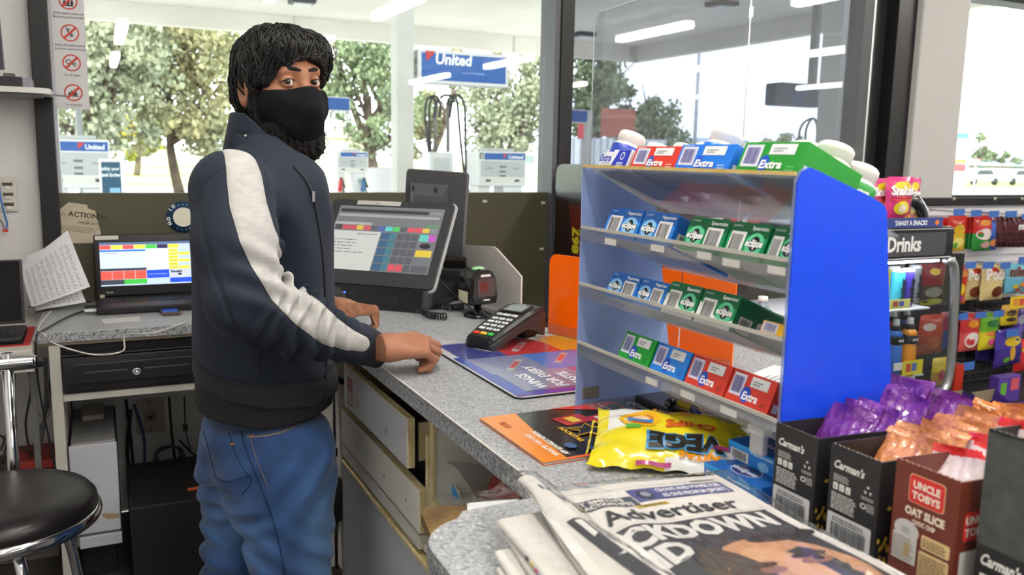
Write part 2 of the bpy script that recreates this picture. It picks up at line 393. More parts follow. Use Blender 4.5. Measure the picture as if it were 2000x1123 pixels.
b.build('round_sticker', label='round dark blue NO ID sticker on the olive board beside the man', cat='sticker')
for i, (x, y) in enumerate(((947, 393), (1061, 396), (1058, 486))):
    c = ay(x, y, WY-.014); b = MB(); b.box(c, (.022, .001, .012), '#d8d5cc'); b.build('tape_scrap', label=('small white tape scrap high on olive board above the curved guard', 'small white tape scrap at the top of the olive board by the black mullion', 'small white tape scrap halfway down the olive board by the black mullion')[i], cat='tape', group='tape scraps on the olive board')
# power points
def socket(cx, cz, y, w, h, n, label, old='#cfcbc2'):
    t = thing('power_outlet', label, 'power outlet', (cx, y, cz)); b = MB()
    b.bx(cx-w/2, cx+w/2, y-.012, y, cz-h/2, cz+h/2, old, .003); b.build('cover_plate', t)
    for i in range(n):
        z = cz+h*(.28-.28*i) if n > 1 else cz; b = MB(); b.bx(cx-w*.28, cx+w*.3, y-.0145, y-.011, z-h*.06, z+h*.03, '#4a453c', .001); b.build('label_strip', t)
        b = MB(); b.box((cx, y-.016, z-h*.11), (.014, .010, .012), '#e4e2dc', .003); b.build('switch', t)
    return t
c = ay(16, 378, WY); socket(c.x, c.z, WY-.002, ay(33, 378, WY).x-ay(-2, 378, WY).x, ay(16, 343, WY).z-ay(16, 413, WY).z, 3, 'old white switch panel on the wall beside the dark mullion')
b = MB(); b.tube(spline([ay(-4, 345, WY-.02), ay(1, 385, WY-.03), ay(9, 420, WY-.03), ay(14, 437, WY-.03), ay(10, 452, WY-.03)]), .0033, '#2560a8'); b.build('blue_network_cable', label='blue network cable hanging below the white switch panel', cat='cable')
b = MB(); b.tube(spline([ay(-4, 425, WY-.012), ay(4, 435, WY-.014), ay(8, 446, WY-.02)]), .0022, '#5b5b5b'); b.box(ay(11, 450, WY-.03), (.018, .012, .012), '#c8403a', .003); b.build('cable_plug', label='small red cable plug under the white switch panel', cat='plug')
c = ay(293, 811, WY); 
t = thing('wall_socket', 'dirty beige wall socket plate under the desk among cables', 'socket', (c.x, WY, c.z)); b = MB(); b.bx(c.x-.052, c.x+.052, WY-.010, WY-.001, c.z-.07, c.z+.07, '#a8a295', .003); b.build('cover_plate', t)
b = MB(); b.bx(c.x-.02, c.x+.02, WY-.013, WY-.009, c.z-.02, c.z+.02, '#8b867a', .002); b.bx(c.x-.008, c.x+.008, WY-.0145, WY-.012, c.z-.012, c.z, '#3a3733'); b.build('socket_port', t)
for dz in (-.058, .058): b = MB(); b.lathe([(.005, 0), (.004, .003)], '#6c675d', frame((c.x, WY-.010, c.z+dz), (1, 0, 0), (0, 0, 1)), 10); b.build('screw', t)

# ======================= OUTSIDE =======================
concrete = mat('forecourt_concrete', '#c9c8c4', .9, noise=('#bdbcb6', .6, .2, 4))
b = MB(); b.bx(-60, 140, WY+.2, 31, -.6, -.3, concrete); b.build('forecourt_ground', kind='structure')
b = MB(); b.bx(-60, 140, 31, 44, -.6, -.28, mat('road_grey', '#b4b5b6', .9, noise=('#a9abad', .3, .2, 3))); b.build('road', kind='structure')
b = MB(); b.bx(-150, 240, 44, 170, -.6, -.24, mat('park_grass', '#93ab4e', .95, noise=('#c3c98d', .12, .1, 6))); b.build('park_lawn', kind='structure')
# canopy
can = mat('canopy_white', '#dddad2', .7, noise=('#cfcbc0', .7, .1, 4))
b = MB(); b.bx(-12, 14.2, WY+.5, 21.2, 4.62, 4.8, can); b.build('canopy_soffit', kind='structure')
b = MB(); b.bx(-12, 14.3, 21.1, 21.35, 4.2, 5.0, can, .01); b.bx(14.1, 14.35, WY+.5, 21.35, 4.2, 5.0, can, .01)
for x in (-7.2, -1.4, 4.4, 10.2): b.bx(x, x+.03, 21.07, 21.11, 4.2, 4.62, '#c4c0b5')
b.build('canopy_fascia', kind='structure')
b = MB(); b.bx(-3.5, 12, WY+.1, WY+1.7, 2.95, 3.05, can); b.build('eaves_soffit', kind='structure')
for i, p in enumerate(((1140, 66), (590, 1), (1410, 6))):
    c = az(*p, 4.6); t = thing('canopy_downlight', ('dark square canopy light right of the black mullion', 'dark square canopy light above the man', 'dark square canopy light above the clear screen')[i], 'canopy light', (c.x, c.y, 4.5), 'canopy downlights'); b = MB(); b.box((c.x, c.y, 4.58), (.5, .5, .1), '#3d3d3d', .02); b.build('housing', t)
    b = MB(); b.box((c.x, c.y, 4.515), (.36, .36, .03), '#cfd3d6', .01); b.build('lens', t)
# columns
def column(x, y, w, d, label):
    b = MB(); b.bx(x-w/2, x+w/2, y-d/2, y+d/2, -.3, 4.65, mat('column_white', '#d2d1cd', .6, noise=('#bdbbb4', 1.5, .15, 5)), .01); b.box((x, y, -.1), (w+.06, d+.06, .4), '#b9b7b0', .01); b.build('canopy_column', label=label, cat='column')
c = ay(786, 200, 10.0); column(c.x, 10.0, .22, .22, 'white canopy column carrying the blue sign in the window')
c = ay(1634, 200, 7.6); column(c.x, 7.6, .30, .30, 'pale canopy column seen through the clear counter screen')
blue = mat('sign_blue', '#1f5aa8', .35); red = '#c23a3e'
def flag(b, F, x, y, s): b.shape(F, [(x, y+s), (x+s*1.05, y+s), (x+s*.72, y+s*.55), (x+s*.1, y)], red, .004)
# the main sign
Y = 9.9; TL = ay(820, 98, Y); BR = ay(990, 165, Y); BL = ay(820, 158, Y)
t = thing('illuminated_sign', 'large blue illuminated sign hung from the white canopy column', 'sign', (TL.x, Y, BL.z)); b = MB(); b.bx(TL.x-.02, BR.x+.02, Y, Y+.22, BL.z-.02, TL.z+.02, '#d9dadb', .01); b.build('cabinet', t)
F = frame((TL.x, Y-.002, BL.z), (1, 0, 0), (0, 0, 1)); w = BR.x-TL.x; h = TL.z-BL.z
b = MB(); b.rect(F, .02, .02, w-.02, h-.02, blue, .001); flag(b, F, .07, h*.66, .12); b.text(F, 'United', .20, h*.60, .13, '#f2f4f6', bold=.035, shear=.12, w=.48, e=.004)
b.lines(F, .55, h*.32, .9, h*.42, 1, '#7f9fcf', .5, 4, .004); b.build('sign_face', t)
for z_ in (TL.z-.15, BL.z+.09): b = MB(); b.bx(TL.x-.1, TL.x, Y+.05, Y+.15, z_, z_+.06, '#8b8b88'); b.build('bracket', t)
def blue_sign(x0, y0, x1, y1, Y, label, txt=None):
    a = ay(x0, y0, Y); c = ay(x1, y1, Y); t = thing('blue_sign', label, 'sign', (a.x, Y, c.z)); b = MB(); b.bx(a.x, c.x, Y, Y+.2, c.z, a.z, '#d9dadb', .01); b.build('cabinet', t)
    F = frame((a.x, Y-.002, c.z), (1, 0, 0), (0, 0, 1)); b = MB(); b.rect(F, .015, (a.z-c.z)*.08, c.x-a.x-.015, a.z-c.z-.02, blue, .001)
    if txt: b.text(F, txt, (c.x-a.x)*.4, (a.z-c.z)*.55, .13, '#f2f4f6', 'r', .03, .12, e=.004)
    b.build('sign_face', t)
    b = MB(); b.bx(c.x, c.x+.12, Y+.02, Y+.14, -.3, a.z, '#d5d4d0', .01) if txt else b.bx(a.x-.14, a.x-.02, Y+.02, Y+.14, -.3, a.z, '#d5d4d0', .01); b.build('post', t)
blue_sign(620, 187, 684, 218, 15, 'small blue sign just beside the man and his mask')
blue_sign(1085, 212, 1148, 241, 14, 'blue sign ending in ed right of the black mullion', 'United')
# dark sign box on right column
a = ay(1527, 160, 8.6); c = ay(1590, 208, 8.6); t = thing('canopy_sign', 'dark blue sign box under the canopy behind the clear screen', 'sign', (a.x, 8.6, c.z)); b = MB(); b.bx(a.x, c.x+.25, 8.6, 8.9, c.z, a.z, '#4a5468', .02); b.build('cabinet', t); b = MB(); b.bx(c.x+.05, c.x+.12, 8.7, 8.8, a.z, 4.62, '#8b8b88'); b.build('hanger', t); b = MB(); F = frame((a.x+.18, 8.598, c.z), (1, 0, 0), (0, 0, 1)); b.rect(F, 0, .03, .22, a.z-c.z-.03, '#2f5586', .001); b.build('sign_face', t)
for k in range(2):
    b = MB(); b.tube(spline([ay(1561+k*12, 280, 8.3), ay(1562+k*12, 255, 8.3), ay(1572+k*9, 238, 8.3), ay(1590, 232, 8.3), ay(1596, 250, 8.3), ay(1594, 285, 8.3)]), .014, '#4d5356'); b.build('fuel_hose', label='thin dark hose loop hanging by the pale column behind the screen', cat='hose', group='hose loops by the pale column')
# pumps
def pump(px, py, w, h, Y, label, number=None, low=False):
    c = ay(px, py, Y); s = w; x0 = c.x-w/2; x1 = c.x+w/2; zt = c.z+h/2; zb = c.z-h/2
    t = thing('fuel_pump', label, 'fuel pump', (c.x, Y+.25, -.3)); b = MB(); b.bx(x0, x1, Y, Y+.5, zb, zt, '#dcdedf', .02); b.bx(c.x-w*.3, c.x+w*.3, Y+.1, Y+.4, zt, zt+.05, '#bfc1c1', .01); b.build('dial_head', t)
    F = frame((x0, Y-.001, zb), (1, 0, 0), (0, 0, 1)); b = MB(); b.rect(F, w*.12, h*.76, w*.97, h*.95, blue, .001); flag(b, F, w*.5, h*.8, h*.13); b.text(F, 'United', w*.62, h*.80, h*.10, '#f4f6f8', bold=.03, w=w*.3, e=.004)
    b.rect(F, w*.05, h*.27, w*.96, h*.73, '#b7babc', .001); b.rect(F, w*.05, h*.08, w*.96, h*.26, '#d8d8d0', .001)
    for u, v in ((.5, .56), (.5, .42), (.5, .3)): b.rect(F, w*(u-.07), h*(v-.025), w*(u+.07), h*(v+.025), '#6a6d6d', .003)
    for u in (.2, .8): b.rect(F, w*(u-.05), h*.13, w*(u+.05), h*.2, '#4a4d55', .003)
    b.rect(F, w*.15, h*.5, w*.3, h*.53, '#85888a', .003); b.rect(F, w*.72, h*.5, w*.85, h*.53, '#85888a', .003)
    if number: b.rect(F, w*.02, h*.78, w*.1, h*.95, '#2a2a2a', .002); b.text(F, number, w*.06, h*.8, h*.12, '#f4f4f4', 'c', .02, e=.005)
    b.build('price_display', t)
    b = MB(); b.bx(x0+w*.55, x1-w*.05, Y+.05, Y+.45, -.3, zb, '#e3e4e4', .01); b.bx(x0+w*.05, x0+w*.3, Y+.1, Y+.45, -.3, zb, '#e3e4e4', .01); b.bx(x0, x1, Y, Y+.5, -.3, -.1, '#c9caca', .01)
    F = frame((x0, Y+.048, -.3), (1, 0, 0), (0, 0, 1)); b.disc(F, w*.75, (zb+.3)*.86, .05, .05, '#52a8a0', .002, 16, .5); b.build('pedestal', t)
    for k, (u, colr) in enumerate(((.02, '#c03a3e'), (.75, '#3b6a9c'))):
        b = MB(); x = x0+w*u; b.box((x+.05, Y-.05, zb-.28), (.09, .1, .3), colr, .02, (0, .2, 0)); b.box((x+.1, Y-.06, zb-.22), (.06, .08, .26), '#2e2f31', .02, (0, -.35, 0)); b.build('nozzle', t)
        b = MB(); b.tube(spline([(x+.1, Y-.06, zb-.35), (x+.13, Y-.1, zb-.6), (x+.05, Y-.08, -.1), (x+.1, Y, -.05)]), .018, '#232426', 6); b.build('hose', t)
    return t
pump(153, 320, .74, .62, 12.2, 'white fuel pump behind the left corner of the window under the sign strip')
pump(982, 330, .86, .56, 12.6, 'white fuel pump numbered 5 left of the black mullion', '5')
pump(689, 317, .75, .50, 19.6, 'small far white fuel pump between the man and the canopy column')
pump(1238, 320, .55, .50, 22, 'far white fuel pump behind the white gum bottle')
# hose gantry
Y = 13.5; c = ay(862, 320, Y); t = thing('fuel_hose_gantry', 'white fuel dispenser with tall black hose loops beside the canopy column', 'fuel pump', (c.x, Y, -.3))
zt = ay(862, 297, Y).z; x0 = ay(839, 320, Y).x; x1 = ay(886, 320, Y).x; b = MB(); b.bx(x0, x1, Y, Y+.4, -.3, zt, '#dfe1e2', .02); b.bx(x0+.08, x1-.08, Y-.01, Y, zt-.6, zt-.1, '#c9cccd'); b.build('cabinet', t)
for px in (850, 875):
    b = MB(); b.tube([ay(px, 297, Y+.2), ay(px, 225, Y+.2), ay(px+3, 196, Y+.2)], .035, '#7d7b76', 8); b.build('mast', t)
for ps in (((847, 230), (850, 200), (843, 189), (834, 196), (830, 225), (834, 262), (838, 305)), ((858, 230), (860, 205), (852, 188), (842, 194), (838, 225), (841, 295)), ((872, 205), (882, 187), (892, 196), (896, 235), (901, 290), (908, 350), (912, 383)), ((878, 230), (886, 189), (900, 190), (908, 215), (909, 280), (911, 340), (916, 383)), ((860, 192), (868, 186), (880, 188), (888, 200))):
    b = MB(); b.tube(spline([ay(x, y, Y+.15) for x, y in ps], 5), .022, '#35373a', 6); b.build('hose', t)
# bin, white box, promo board
c = ay(744, 382, 11.5); b = MB(); b.lathe([(.165, -.3), (.17, .3), (.17, ay(744, 330, 11.5).z), (.15, ay(744, 330, 11.5).z+.02)], mat('drum_white', '#dddde2', .4), T(c.x, 11.5, 0)); b.build('water_drum', label='white cylindrical bin beside the canopy column base', cat='bin')
Y = 9.2; a = ay(197, 314, Y); c = ay(242, 383, Y); t = thing('forecourt_poster', 'dark teal promotional poster on the forecourt beside the left pump', 'poster', (a.x, Y, -.3))
b = MB(); b.bx(a.x-.02, c.x+.02, Y, Y+.04, -.3, a.z+.02, '#e4e7e8', .005); b.build('frame', t); b = MB(); F = frame((a.x, Y-.001, 0), (1, 0, 0), (0, 0, 1)); w = c.x-a.x
b.rect(F, 0, .5, w-.02, a.z-.01, '#1d4f6b', .001); b.text(F, 'safely your', .0, a.z-.09, .035, '#eef4f7', bold=.02, w=w*.85, e=.003); b.text(F, 'tank further', .0, a.z-.15, .035, '#eef4f7', bold=.03, shear=.2, w=w*.9, e=.003); b.rect(F, w*.35, a.z-.42, w*.85, a.z-.26, '#86b4d8', .003); b.build('poster_face', t)
# light pole, distant structures
def pole(px, py0, Y, r, label, arm=0):
    a = ay(px, py0, Y); b = MB(); b.tube([(a.x, Y, -.3), (a.x, Y, a.z)], [r*1.3, r], '#a7adb2', 8)
    if arm: b.tube([(a.x, Y, a.z), (a.x+arm, Y, a.z+.15)], r, '#a7adb2', 8); b.box((a.x+arm, Y, a.z+.12), (.6, .2, .12), '#c0c4c6', .03)
    b.build('light_pole', label=label, cat='pole')
pole(1366, 96, 40, .09, 'tall grey light pole behind the clear counter screen'); pole(152, 205, 17, .05, 'thin pale pole standing left of the trees'); pole(1901, 212, 45, .07, 'thin pale street light pole beyond the right window', -1.2)
b = MB(); Y = 30; a = ay(1150, 262, Y); c = ay(1262, 262, Y); b.bx(a.x-1, c.x+1, Y, Y+.06, -.3, a.z-.15, '#d6dadc'); 
for i in range(16): x = a.x-1+i*(c.x-a.x+2)/15; b.bx(x-.03, x+.03, Y-.04, Y, -.3, a.z-.1, '#aab0b4')
b.build('white_fence', label='pale slatted fence beyond the left edge of the clear screen', cat='fence')
for px, py, w_, h_, lab in ((1207, 240, 1.3, .9, 'red brown board standing in front of the bushes'), (1142, 250, .5, .7, 'small red sign right of the black mullion')):
    c = ay(px, py, 24); b = MB(); b.box(c, (w_, .06, h_), '#a85a48' if w_ > 1 else '#b8474c', .01); b.bx(c.x-.04, c.x+.04, 24.03, 24.1, -.3, c.z, '#8b8b88'); b.build('roadside_board', label=lab, cat='sign')
# houses far behind the lawn
def house(px0, px1, py, Y, wallc, roofc, label, ph=1.2):
    a = ay(px0, py, Y); c = ay(px1, py, Y); t = thing('distant_house', label, 'house', ((a.x+c.x)/2, Y, -.24)); b = MB(); b.bx(a.x, c.x, Y, Y+8, -.24, a.z, wallc); b.build('walls', t)
    b = MB(); V = [(a.x-.5, Y-.5, a.z), (c.x+.5, Y-.5, a.z), (c.x+.5, Y+8.5, a.z), (a.x-.5, Y+8.5, a.z), (a.x+1.5, Y+4, a.z+ph), (c.x-1.5, Y+4, a.z+ph)]
    b.add(V, [(0, 1, 5, 4), (2, 3, 4, 5), (1, 2, 5), (3, 0, 4), (3, 2, 1, 0)], C(roofc, .8)); b.build('roof', t)
    n = max(1, int((c.x-a.x)/5))
    for i in range(n): x = a.x+(i+.5)*(c.x-a.x)/n; b = MB(); b.bx(x-.7, x+.7, Y-.05, Y, .7, 1.6, '#7d8890'); b.build('window', t)
house(228, 330, 285, 95, '#d7d2c8', '#c9c6c0', 'pale far house behind the trees left of the man')
house(395, 480, 290, 90, '#d9d6cf', '#a9aeb2', 'pale far house between tree trunk and the man')
house(655, 735, 268, 85, '#cfc0ae', '#c7b9a6', 'tan far house right of the mask between trees')
house(1005, 1060, 285, 85, '#d9d6cf', '#b9bdc2', 'pale far house above pump numbered 5')
house(1330, 1500, 276, 80, '#c3ccd6', '#9fb1c4', 'low grey blue shed behind the light pole', .6)
house(1870, 2100, 322, 60, '#8f8a83', '#98a0a8', 'low brown building with grey roof beyond the right window', 1.0)
# right window: teal board, price totem, give-way sign, cars
Y = 13; a = ay(1795, 263, Y); c = ay(1845, 374, Y); t = thing('teal_board', 'tall white and teal board outside the right window', 'sign', (a.x, Y, c.z)); b = MB(); b.bx(a.x, c.x, Y, Y+.08, -.3, a.z, '#e4eeee', .01); b.build('board', t)
F = frame((a.x, Y-.001, 0), (1, 0, 0), (0, 0, 1)); b = MB(); w = c.x-a.x; H = a.z-c.z; b.rect(F, .02, a.z-H*.28, w*.95, a.z-H*.02, '#3fbfc2', .001); b.shape(F, [(0, a.z-H*.16), (w*.95, a.z-H*.10), (w*.95, a.z-H*.2), (0, a.z-H*.2)], '#e4eeee', .003); b.shape(F, [(0, a.z-H*.78), (w*.75, a.z-H*.85), (w*.95, a.z-H*.75), (w*.95, c.z), (0, c.z)], '#3fbfc2', .002); b.shape(F, [(0, a.z-H*.86), (w*.8, a.z-H*.92), (w*.8, c.z+.01), (0, c.z+.01)], '#dff1f0', .003); b.build('board_print', t)
Y = 24; a = ay(1856, 258, Y); c = ay(1888, 336, Y); t = thing('price_totem', 'grey fuel price totem outside the right window', 'sign', (a.x, Y, -.3)); b = MB(); b.bx(a.x, c.x, Y, Y+.3, -.3, a.z, '#a7a9ad', .02); b.build('tower', t)
F = frame((a.x, Y-.001, 0), (1, 0, 0), (0, 0, 1)); b = MB(); w = c.x-a.x; H = a.z-c.z
for u0, u1, cc in ((.86, .99, '#54b9c4'), (.74, .82, '#e6e6e6'), (.56, .7, '#d6d8da'), (.34, .52, '#e3e0de'), (.22, .32, '#d98a4a'), (.02, .2, '#d5494b')): b.rect(F, w*.08, c.z+H*u0, w*.92, c.z+H*u1, cc, .003)
b.build('price_panel', t)
Y = 17; c = ay(1908, 318, Y); t = thing('give_way_sign', 'white and red triangular give way sign outside right window', 'road sign', (c.x, Y, -.3)); b = MB(); b.tube([(c.x, Y+.03, -.3), (c.x, Y+.03, c.z)], .03, '#b9bcbf'); b.build('post', t)
F = frame((c.x, Y, c.z), (1, 0, 0), (0, 0, 1)); s = .15; b = MB(); b.prism([F @ Vector((-s, s*.85, 0)), F @ Vector((0, -s*.9, 0)), F @ Vector((s, s*.85, 0))], (0, .01, 0), '#d0d4d4'); b.shape(F, [(-s, s*.85), (0, -s*.9), (s, s*.85)], '#c9494c', .003); b.shape(F, [(-s*.66, s*.66), (0, -s*.5), (s*.66, s*.66)], '#f0f0ee', .006); b.build('sign_plate', t)
rc = random.Random(5)
car0 = None
for i, (px, col_) in enumerate(((1858, '#d8dadc'), (1888, '#8f969c'), (1925, '#e4e6e8'), (1962, '#c9ccd0'), (2000, '#dfe1e3'))):
    Y = (48, 54, 48, 54, 48)[i]; c = ay(px, 345, Y); t = thing('parked_car', ('silver', 'dark grey', 'white', 'light grey', 'pale')[i]+' parked car '+('near the price totem', 'just right of the totem base', 'right of the give way sign', 'under the far tree', 'at the far right beyond the window')[i], 'car', (c.x, Y, -.24), 'cars parked across the road')
    b = MB(); x = c.x; P = [(-2.1, .35), (-2.05, .75), (-1.4, .85), (-.9, 1.35), (.7, 1.38), (1.3, .9), (2.0, .8), (2.1, .4)]
    b.prism([(x+u, Y, v-.24) for u, v in P], (0, 1.7, 0), mat('car_'+str(i), col_, .25)); b.build('car_body', t)
    b = MB(); b.prism([(x+u, Y-.02, v-.24) for u, v in ((-1.25, .88), (-.85, 1.28), (.65, 1.3), (1.15, .9))], (0, 1.74, 0), '#3a4148'); b.build('windows', t)
    for u in (-1.35, 1.35):
        b = MB(); b.lathe([(.33, 0), (.33, .2)], '#26272a', frame((x+u, Y-.03, .09), (1, 0, 0), None, (0, 1, 0)) if False else Matrix.Translation((x+u, Y+.17, .09)) @ RX(math.pi/2), 14); b.build('wheel', t)
# trees
leafs = {}
def leafmat(nm, c1, c2):
    return mat(nm, c1, .8, noise=(c2, .7, .1, 5))
def tree(px, py_base, Y, crown, label, lm, trunk, seed, n=5200, ls=.26, hollow=.35, zb=-.25):
    """crown: list of (px, py, radius x, radius z) blobs in the crown, at the tree's distance"""
    r = random.Random(seed); base = ay(px, py_base, Y); t = thing('gum_tree', label, 'tree', (base.x, Y, zb))
    b = MB(); bark = mat('bark_'+str(seed % 2), ('#6f5f4f', '#8a7866')[seed % 2], .9, noise=('#4c4138', 2, .2, 5))
    blobs = []
    for (bx_, by_, rx, rz) in crown:
        c = ay(bx_, by_, Y); s = Y/1.0; blobs.append((Vector((c.x, Y+r.uniform(-1, 1)*rx*.5, c.z)), rx, rz))
    b0 = Vector((base.x, Y, zb-.1)); fork = Vector((base.x+trunk[1], Y, zb+trunk[2]))
    b.tube(spline([b0, b0.lerp(fork, .5)+Vector((trunk[1]*.1, 0, 0)), fork], 4), [trunk[0]*(1-.035*i) for i in range(9)], bark, 8)
    for (c, rx, rz) in blobs:
        mid = fork.lerp(c, .5)+Vector((r.uniform(-.4, .4), r.uniform(-.4, .4), r.uniform(-.2, .5))); b.tube(spline([fork, mid, c+Vector((0, 0, rz*.3))], 4), [trunk[0]*.55*(1-.1*i)+.01 for i in range(9)], bark, 6)
        for q in range(4):
            e = c+Vector((r.uniform(-1, 1)*rx*.8, r.uniform(-1, 1)*rx*.8, r.uniform(-.6, .8)*rz)); b.tube([mid, mid.lerp(e, .5)+Vector((0, 0, .2)), e], [trunk[0]*.2, trunk[0]*.12, .02], bark, 5)
    b.build('trunk', t)
    b = MB(); V = []; Fc = []; vols = [rx*rx*rz for c, rx, rz in blobs]; tot = sum(vols)
    for (c, rx, rz), vo in zip(blobs, vols):
        k = int(n*vo/tot); sub = []
        for q in range(max(5, k//110)):
            a = r.uniform(0, 6.283); u = r.uniform(-1, 1); w = (1-u*u)**.5; rr = r.uniform(.35, .95); sub.append((c+Vector((w*math.cos(a)*rx*rr, w*math.sin(a)*rx*rr, u*rz*rr)), r.uniform(.22, .42)*min(rx, rz)))
        for q in range(k):
            sc, sr = sub[q % len(sub)]
            d = Vector((r.gauss(0, 1), r.gauss(0, 1), r.gauss(0, 1))); d.normalize(); p = sc+d*sr*(r.random()**.45)
            p.z -= r.random()**3*sr*.8
            s_ = ls*r.uniform(.6, 1.35); a = Vector((r.uniform(-1, 1), r.uniform(-1, 1), r.uniform(-1.6, -.1))).normalized()*s_; w = a.cross(Vector((r.uniform(-1, 1), r.uniform(-1, 1), r.uniform(-1, 1)))).normalized()*s_*.42
            k0 = len(V); V += [p, p+a*.5+w, p+a, p+a*.5-w]; Fc.append((k0, k0+1, k0+2, k0+3))
    b.add(V, Fc, lm, False); o = b.build('foliage', t); return t
lg = leafmat('gum_leaf_grey', '#75806a', '#b4b694'); lo = leafmat('gum_leaf_olive', '#7c8463', '#bdb382'); ld = leafmat('leaf_dark', '#58684f', '#98a57a'); ly = leafmat('leaf_yellow', '#6d7c34', '#cdb64e')
tree(205, 340, 33, [(130, 100, 2.4, 2.4), (180, 60, 2.6, 2.2), (235, 110, 2.2, 2.6), (150, 190, 2.0, 2.0), (215, 190, 1.6, 2.2), (120, 245, 1.2, 1.0), (250, 50, 2, 1.6)], 'big grey green gum tree directly right of the sign strip', lg, (.32, -.4, 1.6), 3, 9000, .22)
tree(350, 335, 36, [(300, 90, 2.6, 2.6), (350, 70, 2.6, 2.4), (400, 110, 2.2, 2.2), (330, 180, 2.4, 2.0), (400, 190, 2.0, 2.0), (275, 170, 1.6, 2.4), (440, 95, 1.6, 1.6), (370, 245, 1.8, .9)], 'broad olive gum tree with forked trunk behind the man', lo, (.21, -.3, 1.9), 4, 10500, .22)
tree(265, 318, 60, [(262, 262, 2.0, 1.4), (290, 250, 2.0, 1.8), (250, 235, 2.0, 1.6)], 'small far tree with yellow leaves between the two big gums', ly, (.22, .2, 1.4), 5, 1500, .3)
tree(745, 332, 34, [(700, 120, 1.9, 1.9), (740, 100, 1.9, 1.8), (690, 190, 1.6, 1.6), (755, 200, 1.7, 2.0), (712, 245, 1.1, 1.0), (650, 100, 1.3, 1.3), (780, 260, .9, .9)], 'slim green gum with pale branching trunk left of canopy column', ld, (.30, -.5, 1.8), 6, 5500, .2)
tree(835, 325, 42, [(820, 230, 1.8, 1.6), (850, 200, 1.8, 1.6), (800, 270, 1.2, 1.2), (870, 110, 2.0, 1.2), (930, 100, 2.0, .9)], 'light green tree crown directly behind the tall hose loops', lo, (.22, .2, 1.4), 7, 3000, .24)
tree(985, 320, 35, [(960, 215, 2.0, 2.0), (1005, 190, 2.2, 2.2), (1045, 160, 2.0, 2.4), (1040, 245, 1.4, 1.4), (990, 265, 1.6, .9), (930, 250, 1.2, 1.2), (1060, 110, 1.6, 1.2)], 'dense olive grey tree with drooping crown above pump 5', lg, (.34, .2, 1.2), 8, 8500, .2)
tree(1180, 300, 33, [(1150, 150, 1.8, 2.2), (1185, 110, 1.6, 1.8), (1120, 190, 1.4, 1.8), (1210, 170, 1.4, 1.2), (1130, 260, 1.2, 1.2)], 'tall tree behind the left edge of the clear screen', ld, (.26, -.3, 2), 9, 5000, .21)
tree(1285, 300, 36, [(1285, 225, 1.5, 1.6), (1255, 200, 1.7, 1.4), (1225, 195, 1.4, 1.2), (1295, 250, 1.2, 1.1), (1240, 250, 1.2, 1.0)], 'round green bush tree left of the tall light pole', ld, (.2, -.2, 1.6), 10, 4200, .2)
tree(1520, 285, 70, [(1520, 268, 2.3, 1.2), (1500, 275, 1.6, .8), (1545, 275, 1.2, .8)], 'small far tree right of the tall light pole', lg, (.2, 0, 1), 11, 900, .35)
tree(1922, 335, 62, [(1920, 292, 1.7, 2.6), (1925, 320, 2.2, 2), (1950, 310, 2.0, 1.6), (1968, 318, 1.6, 1.2)], 'dark conifer like tree outside the right window', ld, (.25, 0, 1.2), 12, 2200, .32)
tree(1500, 300, 110, [(1100, 283, 9, 2.0), (1350, 285, 9, 1.5)], 'far hedge line of trees behind the forecourt', lg, (.3, 0, .6), 13, 1500, .8)
# ======================= COUNTERS AND DESKS =======================
lam = speckle('grey_laminate', '#a4a7ab', '#6f7277', '#cfd1d4', 230, .38)
lamd = speckle('grey_laminate_edge', '#9a9da1', '#4d4f53', '#c5c7ca', 150, .5)
white_b = mat('white_melamine', '#d6d3cc', .5, noise=('#c4bfb4', 4, .2, 5)); cream = mat('chipboard_edge', '#cfc29c', .7, noise=('#b9a877', 30, .3, 3))
grey_b = mat('grey_melamine', '#b9bbbf', .5, noise=('#a9aaad', 2, .2, 4))
# long service counter, with its rounded return towards the shop floor
P = [(.53, 2.85), (.53, .99), (.50, .955), (.40, .952)]+arc(.40, .86, .075, math.pi/2, math.pi, 8)[1:]+[(.318, .5), (.318, -.4), (1.5, -.4), (1.5, 1.88), (1.06, 1.9), (1.055, 2.85)]
b = MB(); V = [(x, y, 1.0) for x, y in P]; n = len(P)
b.add(V, [tuple(range(n))], lam)
b.add([(x, y, z) for x, y in P for z in (1.0, .963)], [(2*i, 2*((i+1) % n), 2*((i+1) % n)+1, 2*i+1) for i in range(n)], lamd)
b.add([(x, y, .963) for x, y in P], [tuple(range(n-1, -1, -1))], cream)
b.tube([(.529, 2.85, 1.0), (.529, 1.0, 1.0)], .0012, '#e3dfd6', 6)
b.build('service_counter_top', label='long grey speckled service counter top with rounded end under the newspapers', cat='counter')
# drawer unit under it
t = thing('drawer_unit', 'white chipped drawer unit under the service counter beside the man', 'cabinet', (.78, 1.8, 0))
b = MB(); b.bx(.565, 1.0, 1.478, 1.495, .0, .962, white_b); b.bx(.558, .565, 1.476, 1.497, .0, .962, cream); b.bx(.565, 1.0, 2.13, 2.15, 0, .962, white_b); b.bx(.985, 1.0, 1.0, 2.15, 0, .962, white_b)
b.bx(.56, .985, 1.5, 2.13, .655, .672, white_b); b.bx(.548, .57, 1.53, 2.13, .660, .690, white_b, .002); b.build('carcass', t)
def dfront(y0, y1, z0, z1, X, tilt, m=grey_b):
    d = b_ = MB(); d.bx(X, X+.016, y0, y1, z0, z1, m, .0012); d.bx(X+.0005, X+.016, y0, y1, z1, z1+.0015, cream); d.bx(X+.001, X+.0165, y0-.0012, y0, z0, z1, cream)
    return d
d = dfront(1.565, 2.05, .822, .925, .535, 0); o = d.build('drawer', t); mk = o
